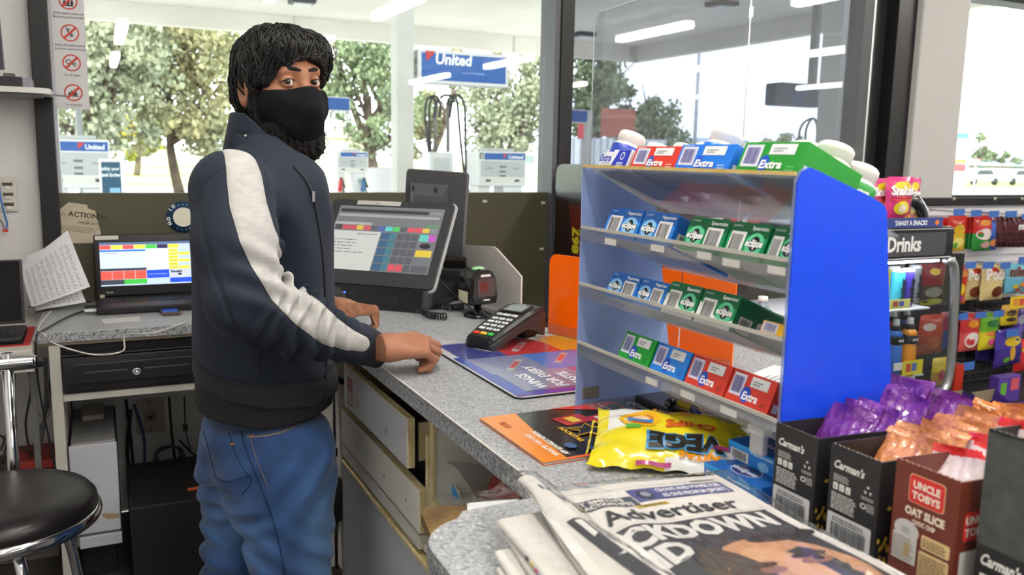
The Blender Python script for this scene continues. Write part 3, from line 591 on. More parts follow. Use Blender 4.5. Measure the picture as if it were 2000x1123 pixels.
for k, yy in enumerate((1.70, 1.93)):
    q = MB(); F = frame((.5349, yy, .86), (0, -1, 0), (0, 0, 1)); q.shape(F, [(-.012, .0), (-.005, .004), (-.002, .014), (.004, .006), (.012, .008), (.006, -.002), (.009, -.012), (-.001, -.006), (-.009, -.01)], '#8a8a88') if k == 0 else q.disc(F, 0, 0, .012, .009, '#94948f'); q.build('scuff', o)
q = MB(); F = frame((.5349, 2.0, .87), (0, -1, 0), (0, 0, 1)); q.rect(F, -.02, -.035, .03, .035, '#8a4a44'); q.rect(F, -.016, -.03, .026, .0, '#a8908c', .0006); q.build('red_label', o)
d = dfront(1.52, 2.12, .70, .79, .545, 0, white_b); o2 = d.build('drawer', t)
for yy in (1.60, 1.75, 1.98): q = MB(); q.box((.5445, yy, .74), (.001, .003, .006), '#333333'); q.build('screw_hole', o2)
b = MB(); b.bx(.60, .97, 1.52, 2.12, .69, .815, '#1f1e1d'); b.bx(.57, .95, 1.58, 2.04, .835, .84, '#4d4a48'); b.bx(.565, .95, 1.575, 1.583, .83, .91, cream); b.bx(.565, .95, 2.04, 2.048, .83, .91, cream); b.build('drawer_box_gap_shade', t)  # near-black block stands in for shade in the drawer gap; the rest is drawer
b = MB(); b.bx(.555, .60, 1.50, 1.513, .80, .905, cream, .002); b.bx(.562, .60, 1.513, 1.53, .74, .90, '#d9cfae'); b.build('drawer_runner', t)
b = MB(); b.bx(.548, .562, 1.1, 2.13, 0, .64, grey_b, .001); b.bx(.545, .563, 1.1, 2.13, .64, .648, cream); b.build('door', t)
q = MB(); q.box((.60, 1.88, .86), (.05, .02, .02), '#9a3348', .004); q.build('lipstick_tube', label='dark red object lying inside the open top drawer', cat='stationery')
# end panel behind the man
b = MB(); b.bx(.46, .565, 2.16, 2.178, 0, .962, white_b, .002); b.bx(.565, .585, 2.15, 2.18, 0, .962, white_b); b.build('end_panel', label='white upright panel closing the counter end beside the hanging power brick', cat='panel')
# open shelf beyond the divider
t = thing('open_shelf', 'white open shelf bay under the counter holding papers', 'shelf', (.75, 1.25, 0))
b = MB(); b.bx(.56, .985, 1.0, 1.478, .775, .79, white_b, .001); b.bx(.553, .56, 1.0, 1.478, .76, .79, cream); b.build('shelf_board', t)
b = MB(); b.bx(.97, .985, 1.0, 1.478, .79, .962, mat('shelf_back', '#cfccc6', .6)); b.bx(.56, .985, .985, 1.0, 0, .962, white_b); b.build('back_panel', t)
b = MB(); b.bx(.545, .55, 1.26, 1.476, .655, .775, mat('grey_flap', '#a9a7a4', .5), .001); b.build('flap', t)
for y, z in ((1.38, .93), (1.44, .80)): b = MB(); b.lathe([(.003, 0), (.003, .001)], '#2c2c2c', frame((.60, 1.4775, z), (1, 0, 0), None, (0, -1, 0)) if False else T(.75, 1.477, z) @ RX(math.pi/2), 8); b.build('peg_hole', t)
# cabinet below the rounded end
t = thing('corner_cabinet', 'grey corner cabinet below the rounded counter end', 'cabinet', (.9, .4, 0)); b = MB(); b.bx(.40, 1.45, -.35, .93, 0, .962, grey_b, .004); b.build('carcass', t)
P = [az(x, y, .945) for x, y in ((823, 1003), (832, 992), (920, 984), (1000, 975), (1010, 1010), (870, 1060), (845, 1052))]
b = MB(); b.prism(P, (0, 0, -.014), mat('old_chipboard', '#7d6238', .8, noise=('#4c3a22', 18, .5, 6)), False); b.build('chipboard_corner', label='worn brown chipboard corner below the rounded counter end', cat='board')
# papers on the shelf
paperm = mat('white_paper', '#dfe0e3', .7); 
b = MB(); A_ = spline([ax(x, y, .585) for x, y in ((833, 930), (838, 908), (858, 901), (884, 908), (908, 937), (930, 972))], 4); B_ = spline([ax(x, y, .70) for x, y in ((905, 915), (915, 897), (938, 890), (965, 905), (985, 932), (1003, 968))], 4)
b.grid([[p.lerp(q, v) for v in (0, .33, .66, 1)] for p, q in zip(A_, B_)], paperm); b.build('curled_paper', label='curled white paper sheet arching over the open shelf bay', cat='paper')
b = MB(); b.prism([ax(x, y, .60) for x, y in ((846, 940), (872, 930), (893, 962), (897, 990), (868, 990))], (.006, 0, 0), paperm); b.prism([ax(x, y, .5995) for x, y in ((868, 932), (874, 930), (893, 962), (895, 975), (886, 975), (883, 960))], (-.0006, 0, 0), '#2a86c8'); b.build('booklet', label='white booklet with bright blue band in the open shelf bay', cat='booklet')
b = MB(); b.prism([ax(x, y, .62) for x, y in ((943, 975), (968, 914), (1012, 962), (1015, 975))], (.05, .02, 0), mat('maroon_card', '#7a2a25', .6)); b.build('folder', label='dark red folded card folder on the shelf under the counter', cat='folder')
P = [az(x, y, .972) for x, y in ((912, 968), (1012, 960), (1030, 985), (915, 997))]
b = MB(); b.prism([p-Vector((0, 0, .012)) for p in P], (0, 0, .001), paperm); b.build('paper_sheet', label='plain white sheet tucked under the counter edge by the newspapers', cat='paper')
# ---- laptop desk against the window ----
t = thing('laptop_desk', 'grey topped desk under the window holding the bright laptop', 'desk', (.15, 3.3, 0))
b = MB(); b.bx(-.2, .95, 3.0, 3.585, .838, .87, lam, .003); b.bx(-.2, .95, 2.998, 3.0, .838, .868, lamd); b.build('desk_top', t)
b = MB(); b.bx(-.2, .95, 3.01, 3.58, .826, .838, mat('tan_underside', '#9c8f7c', .6)); b.build('underside', t)
b = MB(); b.bx(-.165, -.132, 3.005, 3.56, 0, .826, white_b, .002); b.build('side_panel', t)
b = MB(); b.bx(.40, .43, 3.005, 3.56, 0, .826, white_b, .002); b.build('side_panel', t)
b = MB(); b.bx(-.132, .40, 3.0, 3.5, .642, .665, white_b, .002); b.build('drawer_shelf', t)
t = thing('side_table', 'white bench edge with a red mat beside the laptop desk', 'table', (-.7, 3.2, 0)); b = MB(); b.bx(-1.25, -.205, 2.93, 3.585, .80, .835, white_b, .004); b.build('table_top', t)
b = MB(); b.bx(-1.25, -.205, 2.96, 2.98, .76, .80, white_b); b.build('apron', t); b = MB(); b.bx(-.245, -.225, 3.3, 3.32, 0, .80, '#8d8d8d'); b.build('leg', t)
b = MB(); b.bx(-1.2, -.215, 3.0, 3.3, .8355, .840, mat('red_felt', '#b8322f', .9)); b.build('red_mat', label='red mat under the dark laptop at the far left', cat='mat')
# cash drawer
t = thing('cash_drawer', 'black steel cash drawer with round lock under the laptop desk', 'cash drawer', (.08, 3.1, .665)); blk = mat('black_powder', '#1c1b1d', .4, bump=(400, .03)); blk2 = mat('black_powder_face', '#242325', .35)
b = MB(); b.bx(-.128, .30, 3.03, 3.42, .672, .822, blk, .003); b.build('body', t)
b = MB(); b.bx(-.128, .30, 2.985, 3.03, .672, .79, blk2, .006, 3); b.bx(-.095, .268, 2.981, 2.986, .70, .765, blk2, .003); b.bx(-.128, .30, 2.98, 3.03, .792, .798, blk, .002); b.build('drawer_front', t)
for x0, x1 in ((-.065, .06), (.11, .25)): b = MB(); b.bx(x0, x1, 2.979, 2.982, .735, .7385, '#56555a'); b.build('groove', t)
b = MB(); b.lathe([(.0, 0), (.013, 0), (.013, .003), (.008, .005), (.008, .002), (.004, .002), (.004, .006), (0, .006)], mat('chrome', '#dcdcdf', .12, 1), T(.087, 2.981, .727) @ RX(math.pi/2), 20); b.build('lock', t)
for x in (-.09, .26): b = MB(); b.lathe([(.012, .665), (.012, .673)], '#111111', T(x, 3.05, 0), 12); b.build('foot', t)
# ---- laptop on the desk ----
black = mat('laptop_black', '#1d1d1f', .45); keym = mat('key_black', '#141415', .4)
t = thing('laptop', 'black laptop with bright coloured till software on the desk', 'laptop', (.12, 3.3, .87)); ang = math.radians(8)
xl = ay(184, 500, 3.48).x; x0, x1 = xl, xl+.355
Yf = 3.37-.0; yb = 3.30
b = MB(); b.bx(x0, x1, 3.26, 3.50, .872, .897, black, .004, 3); b.build('base', t)
kb = MB()
for r_ in range(6):
    for k in range(15): kb.bx(x0+.022+k*.0202, x0+.022+k*.0202+.0172, 3.46-r_*.0195, 3.46-r_*.0195+.016, .897, .8992, keym)
for xx in (x0+.13, x0+.175): kb.bx(xx, xx+.035, 3.335, 3.338, .897, .8978, '#c2373b')
kb.ball((x0+.165, 3.41, .9), .003, '#c2373b', 8); kb.build('keyboard', t)
H = .232; up = Vector((0, math.sin(ang), math.cos(ang))); F = frame((x0, 3.497, .900), (1, 0, 0), up); W_l = x1-x0
b = MB(F.copy()); I4 = Matrix.Identity(4); b.box((W_l/2, H/2, -.006), (W_l, H, .012), black, .004, None, 3); b.build('lid', t)
b = MB(F.copy()); b.rect(I4, .014, .034, W_l-.014, H-.026, '#101012', .0004)
def E_(c, s=.72): return mat('glow_'+c.strip('#')+'_%d' % int(s*100), c, .4, emit=s)
sx0, sy0, sx1, sy1 = .018, .038, W_l-.018, H-.030; sw = sx1-sx0; sh = sy1-sy0
def sr(u0, v0, u1, v1, c, e=.0006): b.rect(I4, sx0+sw*u0, sy0+sh*v0, sx0+sw*u1, sy0+sh*v1, c, e)
sr(0, 0, 1, 1, E_('#c3d6f2')); sr(0, .94, 1, 1, E_('#54698f'), .0007)
for i, c in enumerate(('#d9534a', '#e3dc4a', '#d9534a', '#e3dc4a', '#48c24a', '#2b2150', '#e3dc4a', '#c3d6f2')): sr(i/8, .84, (i+1)/8-.004, .935, E_(c), .0008)
sr(0, .40, .5, .82, E_('#cfdff5'), .0008); sr(0, .785, .5, .825, E_('#2f74d0'), .0009); sr(0, .345, .5, .40, E_('#30353f'), .0009)
for i in range(4): sr(i*.125, .145, (i+1)*.125-.004, .34, E_('#d9584a'), .0009)
sr(0, .03, .25, .14, E_('#3a3f49'), .0009); sr(.25, .03, .5, .14, E_('#40c04a'), .0009); sr(.5, .15, .75, .34, E_('#1f50d8'), .0009)
sr(.5, .345, .74, .83, E_('#e6eef8'), .0009)
for r_ in range(5):
    for c_ in range(3): b.text(I4, '789456123 0.'[(r_*3+c_) % 12], sx0+sw*(.535+.085*c_), sy0+sh*(.37+.095*r_), .006, E_('#3a4250'), 'c', e=.0012)
for r_ in range(6):
    sr(.75, .35+r_*.08, .86, .42+r_*.08, E_('#e3dc4a'), .0009); sr(.865, .35+r_*.08, .995, .42+r_*.08, E_('#e3dc4a' if r_ % 2 == 0 else '#b9cdf0'), .0009)
    b.lines(I4, sx0+sw*.77, sy0+sh*(.375+r_*.08), sx0+sw*.85, sy0+sh*(.39+r_*.08), 1, E_('#8c8430'), .8, r_, .0012)
sr(.755, .16, 1, .34, E_('#c9cfdc'), .0009); b.text(I4, 'Receipt', sx0+sw*.77, sy0+sh*.265, .0095, E_('#1f2440'), bold=.05, e=.0014); b.disc(I4, sx0+sw*.87, sy0+sh*.22, .008, .004, E_('#1f2440'), .0014); sr(.755, .03, 1, .14, E_('#1f50d8'), .0009)
b.lines(I4, sx0+sw*.03, sy0+sh*.74, sx0+sw*.2, sy0+sh*.76, 1, E_('#55688a'), .6, 2, .0012); b.lines(I4, sx0+sw*.52, sy0+sh*.235, sx0+sw*.73, sy0+sh*.25, 1, E_('#bcd0ff'), .7, 2, .0012)
for i in range(4): b.lines(I4, sx0+sw*(.125*i+.03), sy0+sh*.23, sx0+sw*(.125*i+.1), sy0+sh*.245, 1, E_('#8a2f28'), .7, i, .0012)
b.build('display', t)
b = MB(F.copy()); b.rect(I4, .005, H-.019, .085, H-.004, '#c9c6bb', .0008); b.build('paper_label', t)
b = MB(F.copy()); b.text(I4, 'lenovo', .035, .012, .006, '#c9c9c9', bold=.03, e=.0008); b.build('maker_mark', t)
b = MB(); b.bx(x0+.01, x0+.028, 3.478, 3.50, .895, .908, '#b5a98e', .003); b.build('hinge', t)
for y_, c_ in ((3.31, '#1a1a1c'), (3.36, '#1a1a1c'), (3.28, '#d8dade')): b = MB(); b.bx(x0-.04, x0, y_, y_+.015, .882, .891, c_, .002); b.build('usb_plug', t)
# phone and label on the desk
c = az(332, 612, .87); t = thing('mobile_phone', 'mobile phone with blue screen lying before the laptop', 'phone', (c.x, c.y, .87)); F = frame((c.x, c.y, .8705), (1, .05, 0), (0, 1, 0)); b = MB(F.copy()); b.box((0, 0, .005), (.062, .10, .009), '#5a4234', .003, None, 3); b.build('case', t); b = MB(F.copy()); b.rect(I4, -.028, -.046, .028, .046, '#15161a', .0098); b.rect(I4, -.025, -.03, .026, .04, E_('#1a3f9c', .5), .0101); b.build('screen', t)
P = [az(x, y, .871) for x, y in ((198, 624), (271, 618), (275, 627), (203, 633))]; b = MB(); b.prism(P, (0, 0, .0006), '#d3d3d2'); b.build('paper_label', label='small white paper label on the desk in front of the laptop', cat='label')
# dark laptop at far left, facing right
t = thing('laptop', 'dark laptop with blank screen standing on the red mat at far left', 'laptop', (-.35, 3.1, .84))
xr = az(50, 640, .845).x; b = MB(); b.bx(xr-.33, xr+.005, 3.02, 3.24, .842, .858, '#232126', .005, 3); b.build('base', t)
kb = MB()
for r_ in range(5):
    for k in range(16): kb.bx(xr-.02-k*.0195, xr-.004-k*.0195, 3.10+r_*.026, 3.122+r_*.026, .858, .860, '#3a383e')
kb.build('keyboard', t)
b = MB(); b.bx(xr-.33, xr+.008, 3.0, 3.24, .8405, .8425, '#141315'); b.build('foot_rail', t)
F = frame((xr-.335, 3.235, .862), (1, 0, 0), (0, .2, 1)); b = MB(F.copy()); b.box((.168, .11, -.004), (.336, .215, .007), '#2b262e', .005, None, 3); b.build('lid', t)
b = MB(F.copy()); b.rect(I4, .008, .012, .328, .212, mat('glass_black', '#08080a', .08), .0003); b.build('display', t)
# paper sheets
def sheet(pts, Y0, Y1, label, zcurl, seed):
    a, b_, c_, d_ = [ay(p[0], p[1], y) for p, y in zip(pts, (Y1, Y1, Y0, Y0))]   # tl,tr,br,bl
    bb = MB(); G = []; n = 14
    for i in range(n+1):
        u = i/n; row = []
        for j in range(n+1):
            v = j/n; p = (a*(1-u)+b_*u)*(1-v)+(d_*(1-u)+c_*u)*v; p = p+Vector((0, -zcurl*math.sin(math.pi*v)*.5-zcurl*math.sin(math.pi*u)*.3, 0)); row.append(p)
        G.append(row)
    bb.grid(G, paperm); 
    r = random.Random(seed)
    for q in range(19):
        v = .17+q*.042
        for k in range(9):
            u = .06+k*.098; w_ = r.uniform(.03, .075)
            def at(u, v):
                p = (a*(1-u)+b_*u)*(1-v)+(d_*(1-u)+c_*u)*v; return p+Vector((0, -zcurl*math.sin(math.pi*v)*.5-zcurl*math.sin(math.pi*u)*.3-.0008, 0))
            bb.add([at(u, v), at(u+w_, v), at(u+w_, v+.012), at(u, v+.012)], [(0, 1, 2, 3)], '#85868c')
    bb.build('printed_sheet', label=label, cat='paper')
sheet([(40, 520), (132, 450), (176, 560), (62, 600)], 3.36, 3.46, 'printed white table sheet leaning between the two laptops', .03, 3)
sheet([(52, 500), (120, 470), (168, 590), (70, 606)], 3.40, 3.50, 'second white sheet mostly hidden behind the printed table sheet', .02, 8)
b = MB(); P = [(-.12, 3.50, .88)]; G = []
b.bx(-.16, -.115, 3.50, 3.54, .871, 1.0, '#17181a', .01); b.build('charger_block', label='black charger block standing behind the bright laptop edge', cat='charger')
# cables on the desk
def cable(pts, r, col, label, name='cable', cat='cable', n=8):
    b = MB(); b.tube(spline(pts, n), r, mat('cord_'+col.strip('#'), col, .4), 7); b.build(name, label=label, cat=cat)
cable([az(365, 628, .876), az(300, 650, .874), Vector((.06, 2.985, .85)), ay(240, 685, 2.975), ay(190, 693, 2.975), ay(140, 683, 2.975), ay(100, 668, 2.98), az(88, 655, .876), az(75, 640, .876), az(100, 607, .876)], .0026, '#d9d8d2', 'thin white charging cable drooping over the desk front')
cable([az(55, 600, .88), az(85, 596, .885), az(96, 574, .91), az(115, 572, .92), az(135, 590, .89), az(170, 575, .885)], .0022, '#1c1c1e', 'thin black looped cable between the two laptops')
cable([az(70, 610, .876), az(110, 600, .878), az(150, 590, .88), az(178, 590, .885)], .0035, '#1c1c1e', 'thick black cable entering the laptop side')
cable([az(178, 602, .88), az(130, 620, .876), az(85, 645, .876), ay(72, 655, 2.925), ay(70, 700, 2.92), ay(80, 780, 2.95), ay(105, 900, 2.97), ay(125, 990, 2.97)], .0032, '#1c1c1e', 'black laptop cable falling down past the desk side panel')
# mess of cords under the desks (each cord its own)
rc = random.Random(12)
def hang(pxs, Y, r, col, label): cable([ay(x, y, Y) for x, y in pxs], r, col, label, 'hanging_cable')
hang(((12, 690), (10, 760), (16, 830), (6, 905)), 3.3, .004, '#3c3b3a', 'grey cord hanging straight down left of the stool post')
hang(((52, 700), (60, 760), (50, 830), (62, 900)), 3.35, .004, '#2b2b2c', 'black cord hanging just right of the stool post')
hang(((75, 700), (66, 730), (72, 800), (92, 815), (98, 790), (92, 740)), 3.35, .003, '#8d8168', 'tan cord looping below the white bench')
hang(((98, 700), (96, 780), (75, 850), (60, 905)), 3.4, .005, '#2d4a7c', 'blue cord hanging near the white side panel')
hang(((88, 700), (90, 780), (80, 860), (70, 908)), 3.38, .007, '#6c6d70', 'thick grey cord near the white side panel')
hang(((0, 850), (30, 870), (60, 880)), 3.3, .004, '#1d1d1f', 'black cord sagging low behind the stool')
hang(((30, 700), (24, 800), (2, 880)), 3.32, .003, '#222224', 'thin black cord slanting behind the stool post')
hang(((246, 780), (255, 850), (262, 920), (275, 975)), 3.5, .006, '#1c2436', 'dark blue cord falling beside the computer tower')
hang(((262, 790), (282, 860), (282, 950), (300, 975)), 3.5, .005, '#243c6e', 'blue network cord under the desk')
hang(((330, 775), (335, 840), (345, 930)), 3.45, .005, '#151516', 'black cord hanging beside the beige socket plate')
hang(((255, 800), (250, 900), (275, 965)), 3.48, .007, '#17171a', 'thick black cord behind the computer tower')
hang(((405, 900), (380, 905), (330, 950), (290, 968)), 3.35, .005, '#131314', 'black cord crossing above the black case')
hang(((435, 925), (400, 940), (370, 955)), 3.35, .004, '#131314', 'short black cord reaching the black case top')
hang(((350, 860), (385, 890), (395, 850)), 3.42, .004, '#17171a', 'small black cord loop near the man')
b = MB(); c = ay(330, 890, 3.38)
for k in range(5):
    P = [c+Vector(((.042+.003*k)*math.cos(a*.3927+k*.2), .01*math.sin(a+k)-.006*k, (.036+.003*k)*math.sin(a*.3927+k*.2))) for a in range(17)]; b.tube(P, .0042, mat('coil_dark', '#2a3038', .4), 6, closed=False)
b.build('coiled_cable', label='coiled dark cable bundle hanging under the desk above the black case', cat='cable')
c = ay(362, 835, 3.4); b = MB(); b.box(c, (.018, .02, .026), '#2b2b2c', .003); b.tube([c+Vector((0, 0, .01)), ay(360, 775, 3.4)], .003, '#1a1a1b', 6); b.tube([c-Vector((0, 0, .01)), ay(372, 880, 3.4)], .003, '#3c3b3a', 6); b.build('inline_adapter', label='small dark adapter hanging on a cord by the desk underside', cat='adapter')
# computer tower and black case
t = thing('computer_tower', 'white computer tower with dusty grey top under the desk', 'computer', (-.05, 3.25, 0))
zt = .483; b = MB(); b.bx(-.122, .012, 3.05, 3.48, .12, zt, mat('case_grey', '#8f8f92', .5, noise=('#7b7a79', 8, .3, 4)), .004); b.bx(.0125, .02, 3.06, 3.48, .13, zt-.005, '#2b2b2e'); b.build('case', t)
b = MB(); b.bx(-.128, .016, 3.035, 3.05, .168, zt-.005, mat('bezel_white', '#cdcfd8', .4), .004); b.build('front_bezel', t)
b = MB(); b.bx(-.112, .018, 3.035, 3.05, .118, .158, mat('bezel_white', '#cdcfd8', .4), .003); b.build('lower_bezel', t)
b = MB()
for k in range(5): b.bx(-.085, -.03, 3.09+k*.028, 3.10+k*.028, zt, zt+.003, '#6d6d70')
b.bx(-.09, -.02, 3.3, 3.46, zt, zt+.02, '#a8a49a', .004); b.build('vent', t)
b = MB(); b.bx(-.11, .0, 3.08, 3.45, 0, .12, '#17171a', .004); b.build('stand', t)
F = frame((-.02, 3.0345, .225), (1, 0, -.1), (0, 0, 1)); b = MB(); b.shape(F, [(-.02, .008), (.03, .004), (.034, -.012), (.0, -.014), (-.018, -.004)], '#b49a7c', .0008); b.build('tape_patch', t)
t = thing('black_equipment_case', 'large black metal case on the floor under the desk', 'equipment case', (.2, 3.1, 0)); b = MB(); b.bx(.045, .52, 2.90, 3.34, .012, .29, mat('case_black', '#1a1919', .6, bump=(300, .05)), .006); b.build('housing', t)
b = MB(); 
for k in range(6): b.bx(.33, .37, 2.897, 2.90, .20+k*.012, .204+k*.012, '#4a4a4a')
b.build('vent', t); b = MB(); b.bx(.07, .5, 2.93, 3.3, 0, .012, '#101010'); b.build('foot', t)
c = az(380, 958, .29); b = MB(F.copy()); b = MB(); F = frame((c.x, c.y, .2965), (1, .1, 0), (0, 1, 0)); b = MB(F.copy()); b.lathe([(.0, -.022), (.006, -.022), (.006, .018), (.003, .019), (.003, .022), (0, .022)], ['#c9592a']*2+['#d8d8d8']*3, RY(math.pi/2), 12); b.build('battery', label='orange and white battery lying on the black case', cat='battery')
c = ay(95, 895, 3.35); b = MB(); b.bx(c.x-.11, c.x+.02, 3.3, 3.5, c.z-.02, c.z+.012, '#a3352e', .004); b.bx(c.x-.25, c.x+.02, 3.28, 3.52, 0, c.z-.02, '#5d564c', .005); b.build('carton', label='low carton with a red top against the wall below the bench', cat='carton')
# wire-side shelf, upper left
t = thing('wall_shelf', 'small white rounded shelf on the wall at upper left', 'shelf', (-.35, 3.4, 1.62)); xr = ay(97, 170, 3.3).x
P = [(-1.0, 3.597), (xr, 3.597)]+arc(xr-.06, 3.36, .06, 0, -math.pi/2, 6)+[(-1.0, 3.30)]
b = MB(); b.prism([(x, y, 1.628) for x, y in P], (0, 0, .018), mat('shelf_white', '#d8d5cf', .4)); b.prism([(x, y-.0, 1.622) for x, y in [(-1, 3.597), (xr-.03, 3.597), (xr-.03, 3.34), (-1, 3.32)]], (0, 0, .006), '#8f8d8a'); b.build('shelf_board', t)
b = MB(); b.tube([ay(0, 184, 3.32), ay(60, 181, 3.32), ay(130, 188, 3.5)], .0035, '#77767a'); b.build('bracket_rod', t)
t = thing('set_top_box', 'black electronic box on the small wall shelf', 'electronic device', (-.3, 3.4, 1.646)); a = ay(0, 158, 3.33).x; b = MB(); b.bx(-.6, ay(42, 150, 3.33).x, 3.33, 3.48, 1.647, 1.680, '#232228', .002); b.build('body', t); b = MB(); b.bx(ay(42, 150, 3.33).x, ay(60, 150, 3.33).x, 3.335, 3.48, 1.648, 1.679, '#8d8b95', .002); b.build('metal_end', t)
c = ay(16, 128, 3.42); b = MB(); b.box((c.x, 3.44, 1.689), (.035, .03, .016), '#5c5a55', .003); b.build('small_adapter', label='small grey adapter on top of the black electronic box', cat='adapter')
b = MB(); xx = ay(-6, 60, 3.4).x; b.prism([ay(-8, -20, 3.4), ay(0, 60, 3.4), ay(7, 134, 3.4), ay(-20, 134, 3.4)], (0, .05, 0), mat('monitor_violet', '#3a3648', .35)); b.build('monitor_edge', label='dark edge of a tall device at the far upper left shelf', cat='monitor')
# ---- stool ----
chrome = mat('chrome', '#dcdcdf', .12, 1); vinyl = mat('black_vinyl', '#1a1619', .32, bump=(60, .06))
cx, cy = -.236, 2.15; t = thing('bar_stool', 'chrome bar stool with round black padded seat', 'stool', (cx, cy, 0)); Tm = T(cx, cy, 0)
b = MB(); b.lathe([(0, .612), (.195, .612), (.203, .625), (.200, .645), (.188, .660), (.15, .668), (.08, .671), (0, .672)], vinyl, Tm, 48); b.build('seat', t)
b = MB(); b.lathe([(.17, .590), (.196, .592), (.207, .600), (.210, .610), (.207, .622), (.2, .627), (.19, .612)], chrome, Tm, 48); b.build('seat_ring', t)
b = MB(); b.tube([(cx+.012, cy+.205, .60), (cx+.012, cy+.235, .68), (cx+.015, cy+.235, .945)], .0135, chrome, 14); b.build('back_post', t)
b = MB(); zc = ay(40, 708, cy+.235).z; b.lathe([(0, -.38), (.017, -.38), (.019, -.36), (.019, .07), (.015, .078), (0, .08)], chrome, T(cx, cy+.235, zc) @ RY(math.pi/2), 20); b.lathe([(.008, .08), (.016, .08), (.014, .09), (0, .095)], '#1a1a1c', T(cx, cy+.235, zc) @ RY(math.pi/2), 16); b.build('back_bar', t)
for a in (-70, 20, 110, 200):
    ar = math.radians(a); c_, s_ = math.cos(ar), math.sin(ar); b = MB(); b.tube(spline([(cx+c_*.03, cy+s_*.03, .585), (cx+c_*.09, cy+s_*.09, .575), (cx+c_*.14, cy+s_*.14, .52), (cx+c_*.17, cy+s_*.17, .3), (cx+c_*.21, cy+s_*.21, .012)]), .0125, chrome, 12); b.lathe([(.016, 0), (.014, .02)], '#1a1a1c', T(cx+c_*.21, cy+s_*.21, 0), 12); b.build('leg', t)
b = MB(); b.tube([(cx+.185*math.cos(a*math.pi/16), cy+.185*math.sin(a*math.pi/16), .22) for a in range(32)], .009, chrome, 10, closed=True); b.build('foot_ring', t)
# hanging power brick by the counter end
Yb = 2.14; xx = .555
t = thing('power_brick', 'black power brick hanging on its cord between the man and the drawers', 'power adapter', (ay(655, 910, Yb).x, Yb, ay(655, 1010, Yb).z)); 
def q(px, py): return ay(px, py, 2.145)
b = MB(); c = q(655, 975); w_ = q(666, 975).x-q(644, 975).x; b.box(c, (w_, .03, (q(655, 935).z-q(655, 1018).z)), '#141415', .004); b.build('brick', t)
b = MB(); b.box(q(654, 883), (.013, .013, .024), '#161617', .003); b.build('ferrite_bead', t)
b = MB(); b.tube([q(652, 730), q(654, 870)], .003, '#161617', 6); b.tube([q(654, 893), q(655, 915), q(655, 936)], .0035, '#161617', 6); b.tube([q(658, 1018), q(657, 1060), q(658, 1118)], .004, '#161617', 6); b.build('cord', t)
b = MB(); b.box(q(662, 742), (.03, .02, .014), '#161617', .004, (0, .6, 0)); b.build('plug', t); b = MB(); b.box(q(658, 1116), (.024, .03, .02), '#3a2c2c', .003); b.build('plug', t)
# ======================= THE MAN =======================
def surface_nets(f, lo, hi, h):
    """closed smooth surface of the zero level of f(X,Y,Z) inside the box lo..hi"""
    n = [int(math.ceil((hi[i]-lo[i])/h))+1 for i in range(3)]
    ax_ = [lo[i]+h*np.arange(n[i], dtype=np.float32) for i in range(3)]
    D = np.empty(n, np.float32)
    st = 24
    for i in range(0, n[0], st):
        X, Y, Z = np.meshgrid(ax_[0][i:i+st], ax_[1], ax_[2], indexing='ij'); D[i:i+st] = f(X, Y, Z)
    D[0] = D[-1] = 1; D[:, 0] = D[:, -1] = 1; D[:, :, 0] = D[:, :, -1] = 1
    S = D < 0; nx, ny, nz = n
    acc = np.zeros((nx-1, ny-1, nz-1, 3), np.float32); cnt = np.zeros((nx-1, ny-1, nz-1), np.float32)
    cor = [(a, b, c) for a in (0, 1) for b in (0, 1) for c in (0, 1)]
    def sl(o): return (slice(o[0], nx-1+o[0]), slice(o[1], ny-1+o[1]), slice(o[2], nz-1+o[2]))
    for a in cor:
        for d in range(3):
            if a[d]: continue
            b = list(a); b[d] = 1; da = D[sl(a)]; db = D[sl(b)]; cr = (da < 0) != (db < 0)
            t = np.where(cr, da/np.where(cr, da-db, 1), 0)
            for k in range(3): acc[..., k] += np.where(cr, a[k]+(t if k == d else 0), 0)
            cnt += cr
    m = cnt > 0; idx = -np.ones(m.shape, np.int64); idx[m] = np.arange(m.sum())
    ii = np.argwhere(m); V = (ii+acc[m]/cnt[m][:, None])*h+np.array(lo)
    F = []
    for d in range(3):
        e1, e2 = [(1, 2), (2, 0), (0, 1)][d]
        A = [slice(1, n[k]-1) for k in range(3)]; A[d] = slice(0, n[d]-1); B_ = list(A); B_[d] = slice(1, n[d])
        sa = S[tuple(A)]; sb = S[tuple(B_)]; w = np.argwhere(sa != sb)
        if not len(w): continue
        off = np.array([0 if k == d else 1 for k in range(3)]); w0 = w+off
        def at_(o1, o2):
            q = w0.copy(); q[:, e1] += o1; q[:, e2] += o2; return idx[q[:, 0], q[:, 1], q[:, 2]]
        q = np.stack([at_(-1, -1), at_(0, -1), at_(0, 0), at_(-1, 0)], 1)
        flip = ~sa[tuple(w.T)]; q[flip] = q[flip][:, ::-1]; F.append(q)
    F = np.concatenate(F); F = F[(F >= 0).all(1)]
    # pull the vertices onto the surface
    for it in range(2):
        e = h*.5; v = f(V[:, 0], V[:, 1], V[:, 2])
        g = np.stack([f(V[:, 0]+e*(k == 0), V[:, 1]+e*(k == 1), V[:, 2]+e*(k == 2))-f(V[:, 0]-e*(k == 0), V[:, 1]-e*(k == 1), V[:, 2]-e*(k == 2)) for k in range(3)], 1)/(2*e)
        g2 = np.maximum((g**2).sum(1), .15); V = V-np.clip(v/g2, -h, h)[:, None]*g*.8
    return V, F
def smin(a, b, k): h = np.clip(.5+.5*(b-a)/k, 0, 1); return b*(1-h)+a*h-k*h*(1-h)
def smax(a, b, k): return -smin(-a, -b, k)
